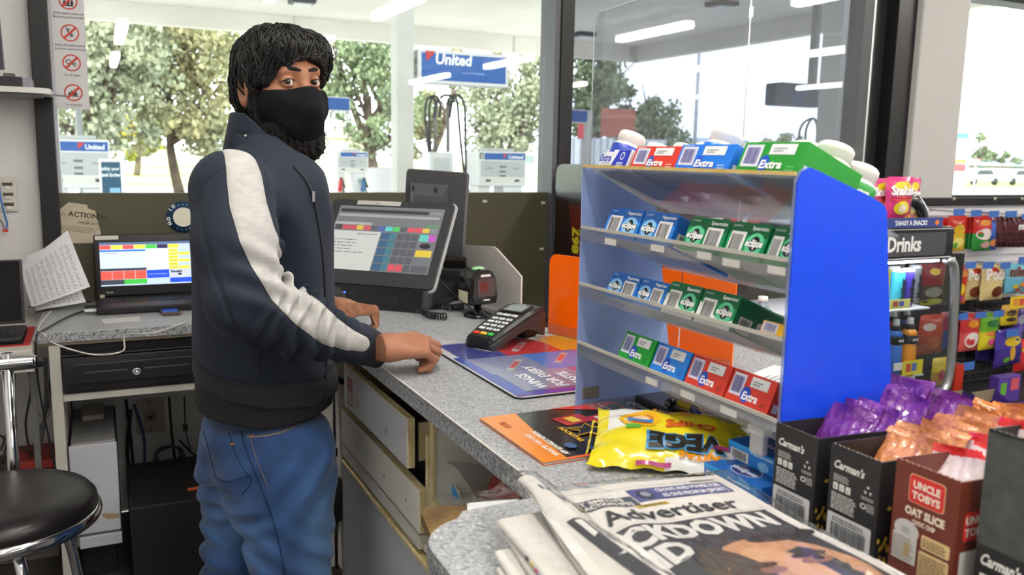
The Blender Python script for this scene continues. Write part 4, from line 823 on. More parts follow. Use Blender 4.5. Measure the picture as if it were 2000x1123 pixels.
def cap(X, Y, Z, a, b, ra, rb):
    """round cone from a to b"""
    ax0, ay0, az0 = a; d = [b[i]-a[i] for i in range(3)]; L = d[0]**2+d[1]**2+d[2]**2+1e-12
    t = np.clip(((X-ax0)*d[0]+(Y-ay0)*d[1]+(Z-az0)*d[2])/L, 0, 1)
    return np.sqrt((X-ax0-d[0]*t)**2+(Y-ay0-d[1]*t)**2+(Z-az0-d[2]*t)**2)-(ra+(rb-ra)*t)
def ell(X, Y, Z, c, r):
    u = (X-c[0])/r[0]; v = (Y-c[1])/r[1]; w = (Z-c[2])/r[2]; k = np.sqrt(u*u+v*v+w*w); g = np.sqrt((u/r[0])**2+(v/r[1])**2+(w/r[2])**2)+1e-9
    return k*(k-1)/g
def chain(X, Y, Z, P, R, k=.012):
    d = None
    for i in range(len(P)-1):
        c = cap(X, Y, Z, P[i], P[i+1], R[i], R[i+1]); d = c if d is None else smin(d, c, k)
    return d
def stack(X, Y, Z, lv):
    """upright body from levels (z, cx, cy, a, b): super-ellipse rings blended along z"""
    zs = np.array([q[0] for q in lv]); I = lambda i: np.interp(Z, zs, [q[i] for q in lv])
    cx, cy, a, b = I(1), I(2), I(3), I(4); p = 2.4
    k = (np.abs((X-cx)/a)**p+np.abs((Y-cy)/b)**p+1e-9)**(1/p); d = (k-1)*np.minimum(a, b)
    return smax(d, np.maximum(zs[0]-Z, Z-zs[-1]), .02)
def smooth_lv(lv, n=5):
    P = spline_np(lv, n); return P
def spline_np(lv, n):
    Q = np.array(lv, float); z = np.linspace(Q[0, 0], Q[-1, 0], len(Q)*n)
    out = []
    for zz in z:
        w = np.exp(-((Q[:, 0]-zz)/.0001)**2); out.append(None)
    # Catmull-Rom in z
    R = []
    for i in range(len(Q)-1):
        p0 = Q[max(i-1, 0)]; p1 = Q[i]; p2 = Q[i+1]; p3 = Q[min(i+2, len(Q)-1)]
        for t in np.arange(0, 1, 1/n): R.append(.5*((2*p1)+(p2-p0)*t+(2*p0-5*p1+4*p2-p3)*t*t+(3*p1-p0-3*p2+p3)*t**3))
    R.append(Q[-1]); R = np.array(R); R[:, 0] = np.maximum.accumulate(R[:, 0]+np.arange(len(R))*1e-7); return [tuple(r) for r in R]
def trace(f, o, d, t0=1.0, t1=3.0):
    """where the sight line from o along d first meets the surface f"""
    t = t0
    for i in range(160):
        p = o+d*t; v = float(f(np.array([p[0]]), np.array([p[1]]), np.array([p[2]]))[0])
        if v < .0006: return Vector(p)
        t += max(v*.7, .0008)
        if t > t1: return None
    return None
def hitp(f, px, py, t0=1.2, t1=2.6):
    d = _ray(px, py); d = d/np.linalg.norm(d); return trace(f, np.array([0, 0, CAMZ]), d, t0, t1)
def sdf_obj(name, f, lo, hi, h, material, parent, attrs=None, extra=None, **kw):
    V, F = surface_nets(f, lo, hi, h); b = MB(); b.v = [Vector(p) for p in V]; b.f = [tuple(int(i) for i in q) for q in F]
    b.mats = [material]; b.mi = [0]*len(F); b.sm = [True]*len(F)
    at = {k: g(V[:, 0], V[:, 1], V[:, 2]) for k, g in attrs.items()} if attrs else None
    if extra: extra(b)
    return b.build(name, parent, attrs=at, **kw)
PY = 1.93
# joints
Sh = ay(452, 372, 1.745); El = ay(478, 585, 1.655); Wr = ay(735, 684, 1.70)
ShL = Vector((.345, 2.06, 1.37)); ElL = Vector((.33, 2.20, 1.13)); WrL = Vector((.545, 2.22, 1.062))
def px2(x, y, Y=PY): p = ay(x, y, Y); return p
def lvl(y, xl, xr, b, dy=0):
    a = px2(xl, y); c = px2(xr, y); return (a.z*.5+c.z*.5, (a.x+c.x)/2, PY+dy, (c.x-a.x)/2, b)
JL = [lvl(812, 384, 645, .150), lvl(790, 378, 652, .155), lvl(740, 374, 655, .165), lvl(690, 372, 654, .165), lvl(600, 372, 650, .165), lvl(500, 372, 648, .175), lvl(430, 372, 642, .19), lvl(380, 384, 634, .195), lvl(340, 404, 628, .18), lvl(310, 432, 616, .15), lvl(288, 450, 602, .115), lvl(262, 466, 590, .085)]
JL = [(a, b, c, d-.004, e) for a, b, c, d, e in JL]
JLs = spline_np(sorted(JL), 5)
# ---- head frame ----
HO = Vector((.368, 1.925, 1.596)); hf = Vector((.375, -.927, 0)).normalized(); hl = Vector((0, 0, 1)).cross(hf)
tilt = math.radians(-3)
def hloc(X, Y, Z):
    x = X-HO.x; y = Y-HO.y; z = Z-HO.z
    l = x*hl.x+y*hl.y; f = x*hf.x+y*hf.y; c, s = math.cos(tilt), math.sin(tilt); return l*c-z*s, f, l*s+z*c
def hw(l, f, u):
    c, s = math.cos(tilt), math.sin(tilt); l2 = l*c+u*s; z = -l*s+u*c; return HO+hl*l2+hf*f+Vector((0, 0, z))
EY = .033
def head_sd(l, f, u, detail=True):
    d = ell(l, f, u, (0, -.008, .026), (.075, .094, .082))
    d = smin(d, ell(l, f, u, (0, .022, -.05), (.063, .072, .085)), .03)
    d = smin(d, np.sqrt(l*l+(f-.062)**2+(u+.108)**2)-.026, .03)
    al = np.abs(l)
    d = smin(d, cap(al, f, u, (.036, .078, .022), (.0, .086, .018), .013, .012), .016)     # brow
    d = smin(d, np.sqrt((al-.045)**2+(f-.055)**2+(u+.038)**2)-.027, .022)                # cheek
    if detail: d = smax(d, -(np.sqrt((al-EY)**2+(f-.108)**2+(u+.001)**2)-.021), .012)       # orbit
    d = smin(d, cap(l, f, u, (0, .089, .004), (0, .112, -.042), .0085, .013), .012)          # nose
    d = smin(d, np.sqrt((al-.013)**2+(f-.098)**2+(u+.045)**2)-.010, .01)
    if detail:
        e = np.sqrt((al-EY)**2+(f-.0775)**2+(u-.0)**2)-.0148
        op = ell(al, f, u, (EY, .093, -.0005), (.0150, .016, .0056+.000)); e = smax(e, -op, .0018); d = smin(d, e, .004)
        d = smax(d, -ell(al, f, u, (EY, .096, -.0005), (.0152, .020, .0060)), .0016)
    ear = ell(al, f, u, (.080, -.012, -.018), (.011, .019, .033)); ear = smax(ear, -ell(al, f, u, (.090, -.008, -.016), (.008, .010, .020)), .006); d = smin(d, ear, .008)
    return d
def body_head(X, Y, Z):
    l, f, u = hloc(X, Y, Z); d = head_sd(l, f, u)
    d = smin(d, cap(X, Y, Z, (HO.x-.005, HO.y+.015, HO.z-.08), (.325, 1.935, 1.43), .058, .066), .02)
    return d
skin = mat('skin', '#a8755a', .5, noise=('#97644a', 22, .1, 4), bump=(160, .06)); skin.node_tree.nodes['Principled BSDF'].inputs['Subsurface Weight'].default_value = .12
skin.node_tree.nodes['Principled BSDF'].inputs['Subsurface Radius'].default_value = (.02, .008, .004)
# ---- hands ----
def hand_fn(W, a, n, side, curls, thumb, L=1.0):
    """W wrist, a towards the knuckles, n out of the back of the hand, side +1 if the thumb lies towards n x a"""
    a = a.normalized(); n = (n-a*n.dot(a)).normalized(); s = n.cross(a)*side
    segs = []; R = lambda p: (float(p.x), float(p.y), float(p.z))
    kn = []
    for i, (off, ln, r) in enumerate(((.032, (.042, .026, .021), .0098), (.011, (.046, .030, .022), .0101), (-.010, (.042, .028, .021), .0096), (-.030, (.034, .021, .019), .0086))):
        k = W+a*(.088-.004*abs(i-1)-.004*(i == 3))*L+s*off*L+n*(.004 if i in (1, 2) else 0); kn.append(k)
        segs.append((W+a*.004+s*off*.5, k, .0165, .0112, 'p'))
        ang = 0; p = k
        for j in range(3):
            ang += curls[i][j]; d = a*math.cos(ang)-n*math.sin(ang); q = p+d*ln[j]*L; segs.append((p, q, r*(1.06-.08*j), r*(.99-.09*j), 'f%d' % i)); p = q
    # thumb
    p = W+a*.022*L+s*.026*L-n*.006; pts = [p]
    for (da, ds, dn, ln) in thumb:
        d = (a*da+s*ds+n*dn).normalized(); p = p+d*ln*L; pts.append(p)
    for j, (r0, r1) in enumerate(((.0165, .0135), (.0125, .0110), (.0108, .0086))): segs.append((pts[j], pts[j+1], r0, r1, 't'))
    segs = [(R(p), R(q), r0*L, r1*L, tag_) for p, q, r0, r1, tag_ in segs]
    def fn(X, Y, Z, fore=None):
        palm = None; fin = {}
        for p, q, r0, r1, tg in segs:
            c = cap(X, Y, Z, p, q, r0, r1)
            if tg == 'p': palm = c if palm is None else smin(palm, c, .016)
            else: fin[tg] = c if tg not in fin else smin(fin[tg], c, .004)
        d = palm
        for k in fin: d = smin(d, fin[k], .0035 if k != 't' else .012)
        return d
    return fn, kn
aR = Vector((.97, .20, -.03)); WR = az(752, 680, 1.062)
RH, knR = hand_fn(WR, aR, Vector((-.1, -.38, .92)), 1, ((.38, 1.15, .9), (.42, 1.25, 1.0), (.5, 1.35, 1.0), (.62, 1.4, 1.0)), ((.8, .45, -.5, .034), (.95, -.1, -.35, .03), (.95, -.35, -.2, .024)), 1.02)
WL2 = az(664, 603, 1.062); aL = Vector((.88, -.42, -.05))
LH, knL = hand_fn(WL2, aL, Vector((-.1, .25, .95)), -1, ((1.15, 1.1, .4), (1.15, 1.1, .5), (1.2, 1.1, .5), (1.2, 1.1, .5)), ((.6, .5, -.75, .036), (.8, .15, -.6, .028), (.9, -.1, -.45, .022)), 1.0)
def rh(X, Y, Z): return smin(RH(X, Y, Z), cap(X, Y, Z, tuple(WR+aR.normalized()*.01), tuple(Wr+(Wr-WR)*.3), .024, .029), .02)
def lh(X, Y, Z): return smin(LH(X, Y, Z), cap(X, Y, Z, tuple(WL2+aL.normalized()*.01), tuple(WrL-Vector((.05, 0, 0))), .024, .030), .02)
def under(X, Y, Z):   # the body below the clothes
    d = stack(X, Y, Z, [(z, cx, cy, a*.84, b_*.84) for z, cx, cy, a, b_ in JLs])
    d = smax(d, .92-Z, .01)
    for A, B_, Cc in ((Sh, El, Wr), (ShL, ElL, WrL)): d = smin(d, chain(X, Y, Z, (tuple(A), tuple(B_), tuple(Cc)), (.045, .036, .028)), .03)
    return d
man = thing('person', 'man in navy jacket with grey sleeve stripes, black face mask and jeans', 'person', (.32, PY, 0))
b = MB(); hv = []
for f_, lo, hi, h in ((body_head, (HO.x-.14, HO.y-.16, 1.40), (HO.x+.14, HO.y+.17, HO.z+.14), .0028), (rh, (.50, 1.58, .985), (.74, 1.86, 1.13), .0021), (lh, (.50, 2.05, .985), (.74, 2.32, 1.13), .0025), (under, (.08, 1.58, .80), (.64, 2.32, 1.56), .012)):
    V, F = surface_nets(f_, lo, hi, h); b.add([Vector(p) for p in V], [tuple(int(i) for i in q) for q in F], skin, True)
b.build('body', man)
# fingernails
# ---- eyes, brows ----
for sg in (-1, 1):
    b = MB(); c = hw(sg*EY, .0775, 0); look = Vector((-.14, -.96, -.03)).normalized()
    q_ = look.to_track_quat('Z', 'Y').to_matrix().to_4x4(); M = Matrix.Translation(c) @ q_
    R_ = .0130; prof = []; ms = []
    for i in range(17):
        a = math.pi*i/16; prof.append((R_*math.sin(a), R_*math.cos(a)))
    mw = mat('eye_white', '#cfc6be', .15, coat=.5); mi_ = mat('iris_brown', '#2a1810', .1, coat=.8); mp = mat('pupil', '#050505', .05, coat=1)
    b.lathe(prof, [mp, mi_, mi_]+[mw]*13, M, 24); b.build('eye', man)
    b = MB(); G = []
    n_ = 12
    P = []; 
    for i in range(n_+1):
        t_ = i/n_; l = sg*(.009+t_*.048); u = .0225+.0045*math.sin(math.pi*t_)-.0015*t_; f = .0945-.034*t_**2.0+.001; P.append(hw(l, f, u))
    b.tube(P, [(.0026+.0036*math.sin(min(1, i/n_*1.4)*math.pi/1.4*1.1)**.7 if i < n_ else .0012) for i in range(n_+1)], mat('brow_hair', '#171110', .7, bump=(900, .6)), 8, flat=.8); b.build('eyebrow', man)
    b = MB(); P = [];
    for i in range(11):
        t_ = i/10; l = sg*(EY-.0155+t_*.0312); u = -.0005+.0062*math.sin(math.pi*t_)**.8; f = .0775+math.sqrt(max(0, .0155**2-(abs(l)-EY)**2-u*u)) if True else 0; P.append(hw(l, f, u))
    b.tube(P, .0009, '#1a100c', 6); b.build('eyelashes', man)
# ---- hair ----
hair_m = mat('black_hair', '#0e0d0d', .42, noise=('#1c1a1a', 60, .3, 4), bump=(220, .5))
rh_ = np.random.RandomState(4); ph = rh_.uniform(0, 6.28, 12)
def strand(l, f, u):
    a = np.arctan2(f, l)*1.0; return .0014*np.sin(22*a+5*np.sin(u*30+ph[0])+ph[1])+.0010*np.sin(55*a+8*np.sin(u*25+ph[2]))+.0014*np.sin(60*u+f*60+l*40)
def hair_sd(X, Y, Z):
    l, f, u = hloc(X, Y, Z)
    d = ell(l, f, u, (0, -.014, .030), (.086, .106, .092))
    d = smin(d, ell(l, f, u, (-.02, .045, .070), (.056, .058, .044)), .03)       # swept fringe
    d = smin(d, ell(l, f, u, (.045, .050, .062), (.042, .050, .042)), .025)
    d = smin(d, ell(l, f, u, (.062, .045, .035), (.024, .038, .050)), .02)
    d = smin(d, ell(l, f, u, (-.060, .020, .018), (.026, .046, .045)), .02)
    d = smin(d, ell(l, f, u, (0, -.078, -.03), (.068, .036, .062)), .03)
    hl_ = .036+.030*np.clip((l+.05)/.06, -1, 1)-.028*np.clip((l-.03)/.03, 0, 1)       # lower edge of the fringe over the brow
    hl_ = .031+.013*np.sin((l+.03)*38)-.030*np.clip((l-.045)/.018, 0, 1)-.028*np.clip((-l-.046)/.015, 0, 1)
    front = smax(-(f-.035), -(hl_-u), .004) if False else None
    face = np.maximum(.030-f, u-hl_)     # negative inside the open face region
    d = smax(d, -face, .008)
    low = np.maximum(np.maximum(-(f+.0)*0-.1, u+.036), -10)
    bot = np.interp(f, [-.13, -.06, -.03, .0, .03, .06], [-.085, -.088, -.060, .004, -.040, -.012])
    bot = np.where(np.abs(l) > .055, bot, np.interp(f, [-.13, -.05, .0], [-.085, -.085, -.05]))
    d = smax(d, bot-u, .01)
    d = smax(d, u-.16, .01)
    return d+strand(l, f, u)
sdf_obj('hair', hair_sd, (HO.x-.16, HO.y-.17, HO.z-.11), (HO.x+.16, HO.y+.18, HO.z+.17), .0026, hair_m, man)
r = random.Random(8)
sm_ = mat('hair_strand', '#121111', .38)
b = MB()
def hsurf(dirv):
    # outermost point of the hair along a direction from the head centre
    d = dirv.normalized(); t = .19
    for i in range(60):
        p = HO+Vector((0, 0, .02))+d*t; v = float(hair_sd(np.array([p.x]), np.array([p.y]), np.array([p.z]))[0])
        if v < .001: return p
        t -= max(v*.6, .001)
        if t < .02: return None
for k in range(900):
    el = r.uniform(-.3, 1.45); azm = r.uniform(0, 6.283); P = []
    fl = r.uniform(.3, .9); sw = r.choice((-1, 1))*r.uniform(.1, .5)
    for j in range(7):
        e_ = el-fl*j/6*.9; a_ = azm+sw*j/6
        p = hsurf(hl*(math.cos(e_)*math.cos(a_))+hf*(math.cos(e_)*math.sin(a_))+Vector((0, 0, math.sin(e_))))
        if p is None: break
        P.append(p+(p-HO).normalized()*(.0008+.0030*r.random()*math.sin(math.pi*j/6)+(.003*r.random() if j == 6 else 0)))
    if len(P) >= 4 and all((P[i+1]-P[i]).length < .035 for i in range(len(P)-1)): b.tube(spline(P, 2), [.0016*math.sin(math.pi*(i+1)/(len(P)*2+1))+.0003 for i in range(2*(len(P)-1)+1)], sm_, 4, cap=False)
b.build('hair_strands', man)
# ---- mask ----
mask_m = mat('mask_cloth', '#090a10', .85, bump=(700, .15), spec=.25)
def mask_sd(X, Y, Z):
    l, f, u = hloc(X, Y, Z); al = np.abs(l)
    d = ell(l, f, u, (0, .030, -.055), (.071, .082, .082))
    d = smin(d, cap(l, f, u, (0, .092, -.016), (0, .108, -.055), .014, .022), .045)
    d = smin(d, ell(l, f, u, (0, .07, -.10), (.036, .036, .030)), .04)
    d = smin(d, np.sqrt((al-.045)**2+(f-.055)**2+(u+.042)**2)-.031, .03)
    top = -.0155+.018*np.exp(-(al/.020)**2)*.35-.10*np.clip(al-.05, 0, 1)
    botm = -.128+.65*np.clip(al-.018, 0, 1)
    d = smax(d, u-top, .002); d = smax(d, botm-u, .004)
    d = smax(d, .012-f+.0*al, .004)
    d = d+.0022*np.exp(-((u+.06-.25*al)/.010)**2)*np.clip((l-.0)/.02, 0, 1)+.0013*np.sin((u*1.1+l*.9)*95)*np.exp(-((al-.05)/.02)**2)
    inner = head_sd(l, f, u, False)+.001
    return smax(d, -inner, .001)
sdf_obj('face_mask', mask_sd, (HO.x-.12, HO.y-.17, HO.z-.15), (HO.x+.15, HO.y+.08, HO.z+.02), .0022, mask_m, man)
for sg in (-1,):
    b = MB(); b.tube(spline([hw(sg*.066, .022, -.035), hw(sg*.082, .0, -.028), hw(sg*.091, -.022, -.004), hw(sg*.086, -.034, .012)]), .0016, mask_m, 6); b.build('ear_loop', man)
# ---- beard ----
def beard_sd(X, Y, Z):
    l, f, u = hloc(X, Y, Z); al = np.abs(l)
    d = ell(l, f, u, (-.004, .018, -.082), (.078, .078, .086)); d = smin(d, ell(l, f, u, (.01, .062, -.132), (.044, .040, .036)), .03)
    d = smin(d, ell(al, f, u, (.068, .012, -.035), (.016, .022, .042)), .015)
    d = smax(d, u-(-.005), .01); d = smax(d, -.02-f+.4*(u+.08), .01); d = smax(d, np.where(f > .03, u+.070+.6*(al-.05), -1), .01)
    return d+.0028*np.sin(l*260+3*np.sin(u*190))*np.sin(u*240+3*np.sin(f*180))+.0018*np.sin(f*410+l*300)
beard_m = mat('beard_hair', '#0e0c0b', .75, bump=(500, .8))
sdf_obj('beard', beard_sd, (HO.x-.12, HO.y-.15, HO.z-.19), (HO.x+.14, HO.y+.10, HO.z+.02), .0028, beard_m, man)
b = MB()
for k in range(520):
    a = r.uniform(-.2, 3.34); l = math.cos(a)*r.uniform(.3, 1)*.07; f = .045+r.uniform(-.05, .05); u = r.uniform(-.155, -.03); p = hw(l, f, u)
    v = float(beard_sd(np.array([p.x]), np.array([p.y]), np.array([p.z]))[0])
    if -.014 < v < .006:
        g = Vector([float(beard_sd(*[np.array([p[i]+(.004 if i == k2 else 0)]) for i in range(3)])[0])-v for k2 in range(3)])
        if g.length < 1e-7: continue
        g.normalize(); p = p-g*v; t1 = g.orthogonal().normalized(); t2 = g.cross(t1); ph0 = r.uniform(0, 6.28); rr = r.uniform(.0015, .0032); P = []
        for j in range(9):
            w_ = ph0+j*.9; P.append(p+g*(j*.0016)+(t1*math.cos(w_)+t2*math.sin(w_))*rr*min(1, j/3)+Vector((0, 0, -.0004*j)))
        b.tube(P, .00055, beard_m, 3, cap=False)
b.build('beard_curls', man)
# ---- jacket ----
def at_sleeve(P_, X, Y, Z): pass
SP = [ay(x, y, 1.67+.13*max(0, (300-y)/45)) for x, y in ((476, 262), (474, 300), (480, 350), (484, 400), (497, 455), (518, 505), (546, 555), (585, 597), (632, 637), (672, 658), (703, 668))]
SPw = [.021, .029, .035, .037, .038, .036, .034, .033, .030, .023, .017]
rj = np.random.RandomState(7)
Eln = (El-Sh).normalized(); Wrn = (Wr-El).normalized()
def arm_r(X, Y, Z):
    d = chain(X, Y, Z, (tuple(Sh), tuple(Sh.lerp(El, .5)+Vector((-.004, -.006, 0))), tuple(El), tuple(El.lerp(Wr, .45)+Vector((0, 0, -.006))), tuple(Wr.lerp(El, .12))), (.080, .076, .069, .058, .043), .03)
    # folds, tight at the elbow
    t = (X-El.x)*Wrn.x+(Y-El.y)*Wrn.y+(Z-El.z)*Wrn.z; s_ = (X-Sh.x)*Eln.x+(Y-Sh.y)*Eln.y+(Z-Sh.z)*Eln.z
    up = (Z-El.z)*.8+(X-El.x)*.4
    w1 = np.exp(-((t-.11)/.10)**2)*np.clip((t+.02)/.05, 0, 1)
    fold = .0075*w1*np.sin(t*175+2.5*np.sin(Z*40+1)+up*20)+.003*w1*np.sin(t*310+Z*70)
    w2 = np.exp(-((s_-.20)/.07)**2); fold = fold+.0065*w2*np.sin(s_*120-X*50)*np.clip((X-El.x+.06)/.06, 0, 1)
    return d+fold
def arm_l(X, Y, Z): return chain(X, Y, Z, (tuple(ShL), tuple(ElL), tuple(WrL-Vector((.02, 0, 0)))), (.085, .07, .046), .03)
def jacket_sd(X, Y, Z):
    d = stack(X, Y, Z, JLs)
    d = d+.0055*np.sin(X*52+Z*9+1.0*np.sin(Z*14))*np.clip((1.42-Z)/.1, 0, 1)*np.clip((Z-.93)/.05, 0, 1)*np.clip((X-.22)/.1, 0, 1)+.0045*np.sin(Z*46+X*26)*np.clip((X-.2)/.1, 0, 1)*np.exp(-((Z-.98)/.06)**2)
    # hem band pulled in a little
    d = d+.004*np.exp(-((Z-hem(X))/.006)**2)
    d = smin(d, arm_r(X, Y, Z), .022); d = smin(d, arm_l(X, Y, Z), .03)
    d = smax(d, hemb(X)-Z, .006)
    # neck opening
    dn = cap(X, Y, Z, (.325, 1.935, 1.40), (HO.x-.01, HO.y+.02, 1.60), .068, .078); d = smax(d, -dn, .006); d = smax(d, -ell(X, Y, Z, (.415, 1.88, 1.475), (.075, .075, .075)), .008)
    # collar
    o_ = cap(X, Y, Z, (.330, 1.935, 1.44), (.352, 1.93, 1.56), .084, .080); i_ = cap(X, Y, Z, (.330, 1.935, 1.40), (.352, 1.93, 1.60), .075, .071)
    col = smax(smax(o_, -i_, .003), Z-(1.532-.95*np.maximum(X-.285, 0)-.1*(X-.262)), .004); col = smax(col, 1.42-Z, .01); col = smax(col, -(np.maximum(np.maximum(.375-X, -(Y-1.86)*0-1), np.abs(Y-1.90)-.022)), .004)
    d = smin(d, col, .008)
    # armhole seam
    return d
_c = lambda L: ([ay(x, y, 1.79).x for x, y in L], [ay(x, y, 1.79).z for x, y in L])
_h1 = _c(((370, 715), (376, 724), (436, 746), (518, 751), (621, 742), (660, 730))); _h2 = _c(((366, 752), (374, 760), (436, 785), (518, 795), (600, 794), (660, 780))); _h3 = _c(((372, 812), (382, 820), (411, 833), (518, 837), (600, 822), (650, 806)))
def hem(X): return np.interp(X, *_h1)
def hemb(X): return np.interp(X, *_h2)
def stripe(X, Y, Z):
    best = np.full(X.shape, 9.0)
    for i in range(len(SP)-1):
        a, c = SP[i], SP[i+1]; dx, dz = c.x-a.x, c.z-a.z; L = dx*dx+dz*dz; t = np.clip(((X-a.x)*dx+(Z-a.z)*dz)/L, 0, 1)
        q = np.hypot(X-a.x-dx*t, Z-a.z-dz*t)-(SPw[i]+(SPw[i+1]-SPw[i])*t); best = np.minimum(best, q)
    # only on the outer side of the sleeve and shoulder
    yc = np.interp(Z, [1.0, 1.2, 1.42, 1.47, 1.5], [1.72, 1.70, 1.80, 1.86, 1.90]); best = np.maximum(best, (Y-yc)*.6)
    endc = (X-Wr.x)*Wrn.x+(Y-Wr.y)*Wrn.y+(Z-Wr.z)*Wrn.z; return np.maximum(np.maximum(best, endc+.037), (Z-1.486+.5*np.maximum(X-.29, 0))*1.0)
def rib(X, Y, Z):
    c1 = hem(X)-Z; endc = (X-Wr.x)*Wrn.x+(Y-Wr.y)*Wrn.y+(Z-Wr.z)*Wrn.z
    near = ((np.abs(Y-Wr.y) < .1) & (Z > .95)); c2 = np.where(near, endc+.035, -1)
    eL = (WrL-ElL).normalized(); e2 = (X-WrL.x)*eL.x+(Y-WrL.y)*eL.y+(Z-WrL.z)*eL.z; c3 = np.where(np.abs(Y-WrL.y) < .09, e2+.07, -1)
    return -np.maximum(np.where(Y > 0, c1, -1), np.maximum(c2, c3))
def jacket_all(X, Y, Z):
    d = jacket_sd(X, Y, Z)
    # cuffs
    cu = cap(X, Y, Z, tuple(Wr-Wrn*.045), tuple(Wr+Wrn*.012), .0405, .037); cu = smax(cu, (X-Wr.x)*Wrn.x+(Y-Wr.y)*Wrn.y+(Z-Wr.z)*Wrn.z-.013, .004); cu = smax(cu, -cap(X, Y, Z, tuple(Wr), tuple(Wr+Wrn*.05), .031, .031), .003); d = smin(d, cu, .004)
    eL = (WrL-ElL).normalized(); cl = cap(X, Y, Z, tuple(WrL-eL*.05), tuple(WrL+eL*.005), .042, .037); d = smin(d, cl, .006)
    return d
jm = bpy.data.materials.new('jacket_fabric'); jm.use_nodes = True; nt = jm.node_tree; pb = nt.nodes['Principled BSDF']; pb.inputs['Roughness'].default_value = .85; pb.inputs['Sheen Weight'].default_value = .03
def attr(nm): a = nt.nodes.new('ShaderNodeAttribute'); a.attribute_name = nm; return a.outputs['Fac']
def lt(sock, v=0): m = nt.nodes.new('ShaderNodeMath'); m.operation = 'LESS_THAN'; m.inputs[1].default_value = v; nt.links.new(sock, m.inputs[0]); return m.outputs[0]
def mixc(f, a, c):
    m = nt.nodes.new('ShaderNodeMix'); m.data_type = 'RGBA'; nt.links.new(f, m.inputs['Factor'])
    for s_, v in ((m.inputs[6], a), (m.inputs[7], c)):
        if isinstance(v, tuple): s_.default_value = v
        else: nt.links.new(v, s_)
    return m.outputs[2]
tc = nt.nodes.new('ShaderNodeTexCoord'); n1 = nt.nodes.new('ShaderNodeTexNoise'); n1.inputs['Scale'].default_value = 45; n1.inputs['Detail'].default_value = 6
mp_ = nt.nodes.new('ShaderNodeMapping'); mp_.inputs['Scale'].default_value = (1, 1, 2.6); nt.links.new(tc.outputs['Object'], mp_.inputs[0]); nt.links.new(mp_.outputs[0], n1.inputs['Vector'])
grey = mixc(n1.outputs['Fac'], (*lin('#9b9a99'), 1), (*lin('#c9c7c4'), 1)); navy = mixc(n1.outputs['Fac'], (*lin('#111a2a'), 1), (*lin('#172235'), 1))
col_ = mixc(lt(attr('rib')), navy, (*lin('#1d1e21'), 1)); col_ = mixc(lt(attr('stripe')), col_, grey)
ln_ = nt.nodes.new('ShaderNodeMath'); ln_.operation = 'ABSOLUTE'; nt.links.new(attr('stripe'), ln_.inputs[0]); edge = lt(ln_.outputs[0], .0011); col_ = mixc(edge, col_, (*lin('#141821'), 1))
l2 = nt.nodes.new('ShaderNodeMath'); l2.operation = 'ABSOLUTE'; nt.links.new(attr('seam'), l2.inputs[0]); col_ = mixc(lt(l2.outputs[0], .0011), col_, (*lin('#151923'), 1))
nt.links.new(col_, pb.inputs['Base Color'])
n2 = nt.nodes.new('ShaderNodeTexNoise'); n2.inputs['Scale'].default_value = 600; bp = nt.nodes.new('ShaderNodeBump'); bp.inputs['Strength'].default_value = .12; bp.inputs['Distance'].default_value = .004
nt.links.new(tc.outputs['Object'], n2.inputs['Vector']); nt.links.new(n2.outputs['Fac'], bp.inputs['Height']); nt.links.new(bp.outputs['Normal'], pb.inputs['Normal'])
SE = [ay(x, y, 1.72) for x, y in ((452, 322), (420, 335), (396, 360), (385, 400), (392, 460), (412, 540), (440, 620))]
def seam(X, Y, Z):
    best = np.full(X.shape, 9.0)
    for i in range(len(SE)-1):
        a, c = SE[i], SE[i+1]; dx, dz = c.x-a.x, c.z-a.z; L = dx*dx+dz*dz; t = np.clip(((X-a.x)*dx+(Z-a.z)*dz)/L, 0, 1); best = np.minimum(best, np.hypot(X-a.x-dx*t, Z-a.z-dz*t))
    best = np.where((Y > 1.9) | (stripe(X, Y, Z) < .003), 9, best)
    return np.minimum(best, np.minimum(np.abs(Z-hem(X)), 9))
def jacket_f(X, Y, Z): return jacket_all(X, Y, Z)-.0+.0025*np.exp(-(stripe(X, Y, Z)/.004)**2)+.003*np.exp(-(seam(X, Y, Z)/.005)**2)
jk = sdf_obj('jacket', jacket_f, (.10, 1.53, .825), (.63, 2.32, 1.60), .0042, jm, man, attrs={'stripe': stripe, 'rib': rib, 'seam': seam})
# zip, pull, chest seam
def line_on(fn, pts, rad, m, name, parent, off=.0, n=7, t0=1.3):
    P = []
    for x, y in [(p.x, p.y) for p in spline([Vector((a, c, 0)) for a, c in pts], n)]:
        h_ = hitp(fn, x, y, t0)
        if h_ is not None:
            dv = (Vector((0, 0, CAMZ))-h_).normalized(); P.append(h_+dv*off)
    if len(P) > 2: b = MB(); b.tube(P, rad, m, 6); return b.build(name, parent)
zipm = mat('zip_tape', '#14161b', .5)
def torso_f(X, Y, Z): return stack(X, Y, Z, JLs)+.0055*np.sin(X*52+Z*9+1.0*np.sin(Z*14))*np.clip((1.42-Z)/.1, 0, 1)*np.clip((Z-.93)/.05, 0, 1)*np.clip((X-.22)/.1, 0, 1)
line_on(torso_f, ((574, 325), (596, 350), (612, 390), (622, 440), (630, 500), (635, 580), (637, 660), (636, 740), (634, 786)), .0028, zipm, 'zip', jk, .0006)
h_ = hitp(jacket_f, 611, 378)
if h_: b = MB(); b.box(h_+Vector((.0, -.006, -.006)), (.006, .003, .022), mat('zip_metal', '#b9bbc0', .25, 1), .001); b.build('zip_pull', jk)
line_on(jacket_f, ((505, 690), (503, 710), (507, 725), (510, 740)), .0016, zipm, 'pocket_seam', jk)
h_ = hitp(jacket_f, 384, 768)
if h_: b = MB(); b.shape(frame(h_+Vector((-.001, -.003, 0)), (1, 0, .1), (0, 0, 1)), [(0, -.005), (.006, .002), (.004, .005), (0, .003), (-.004, .005), (-.006, .002)], '#e6e6e6'); b.build('heart_logo', jk)
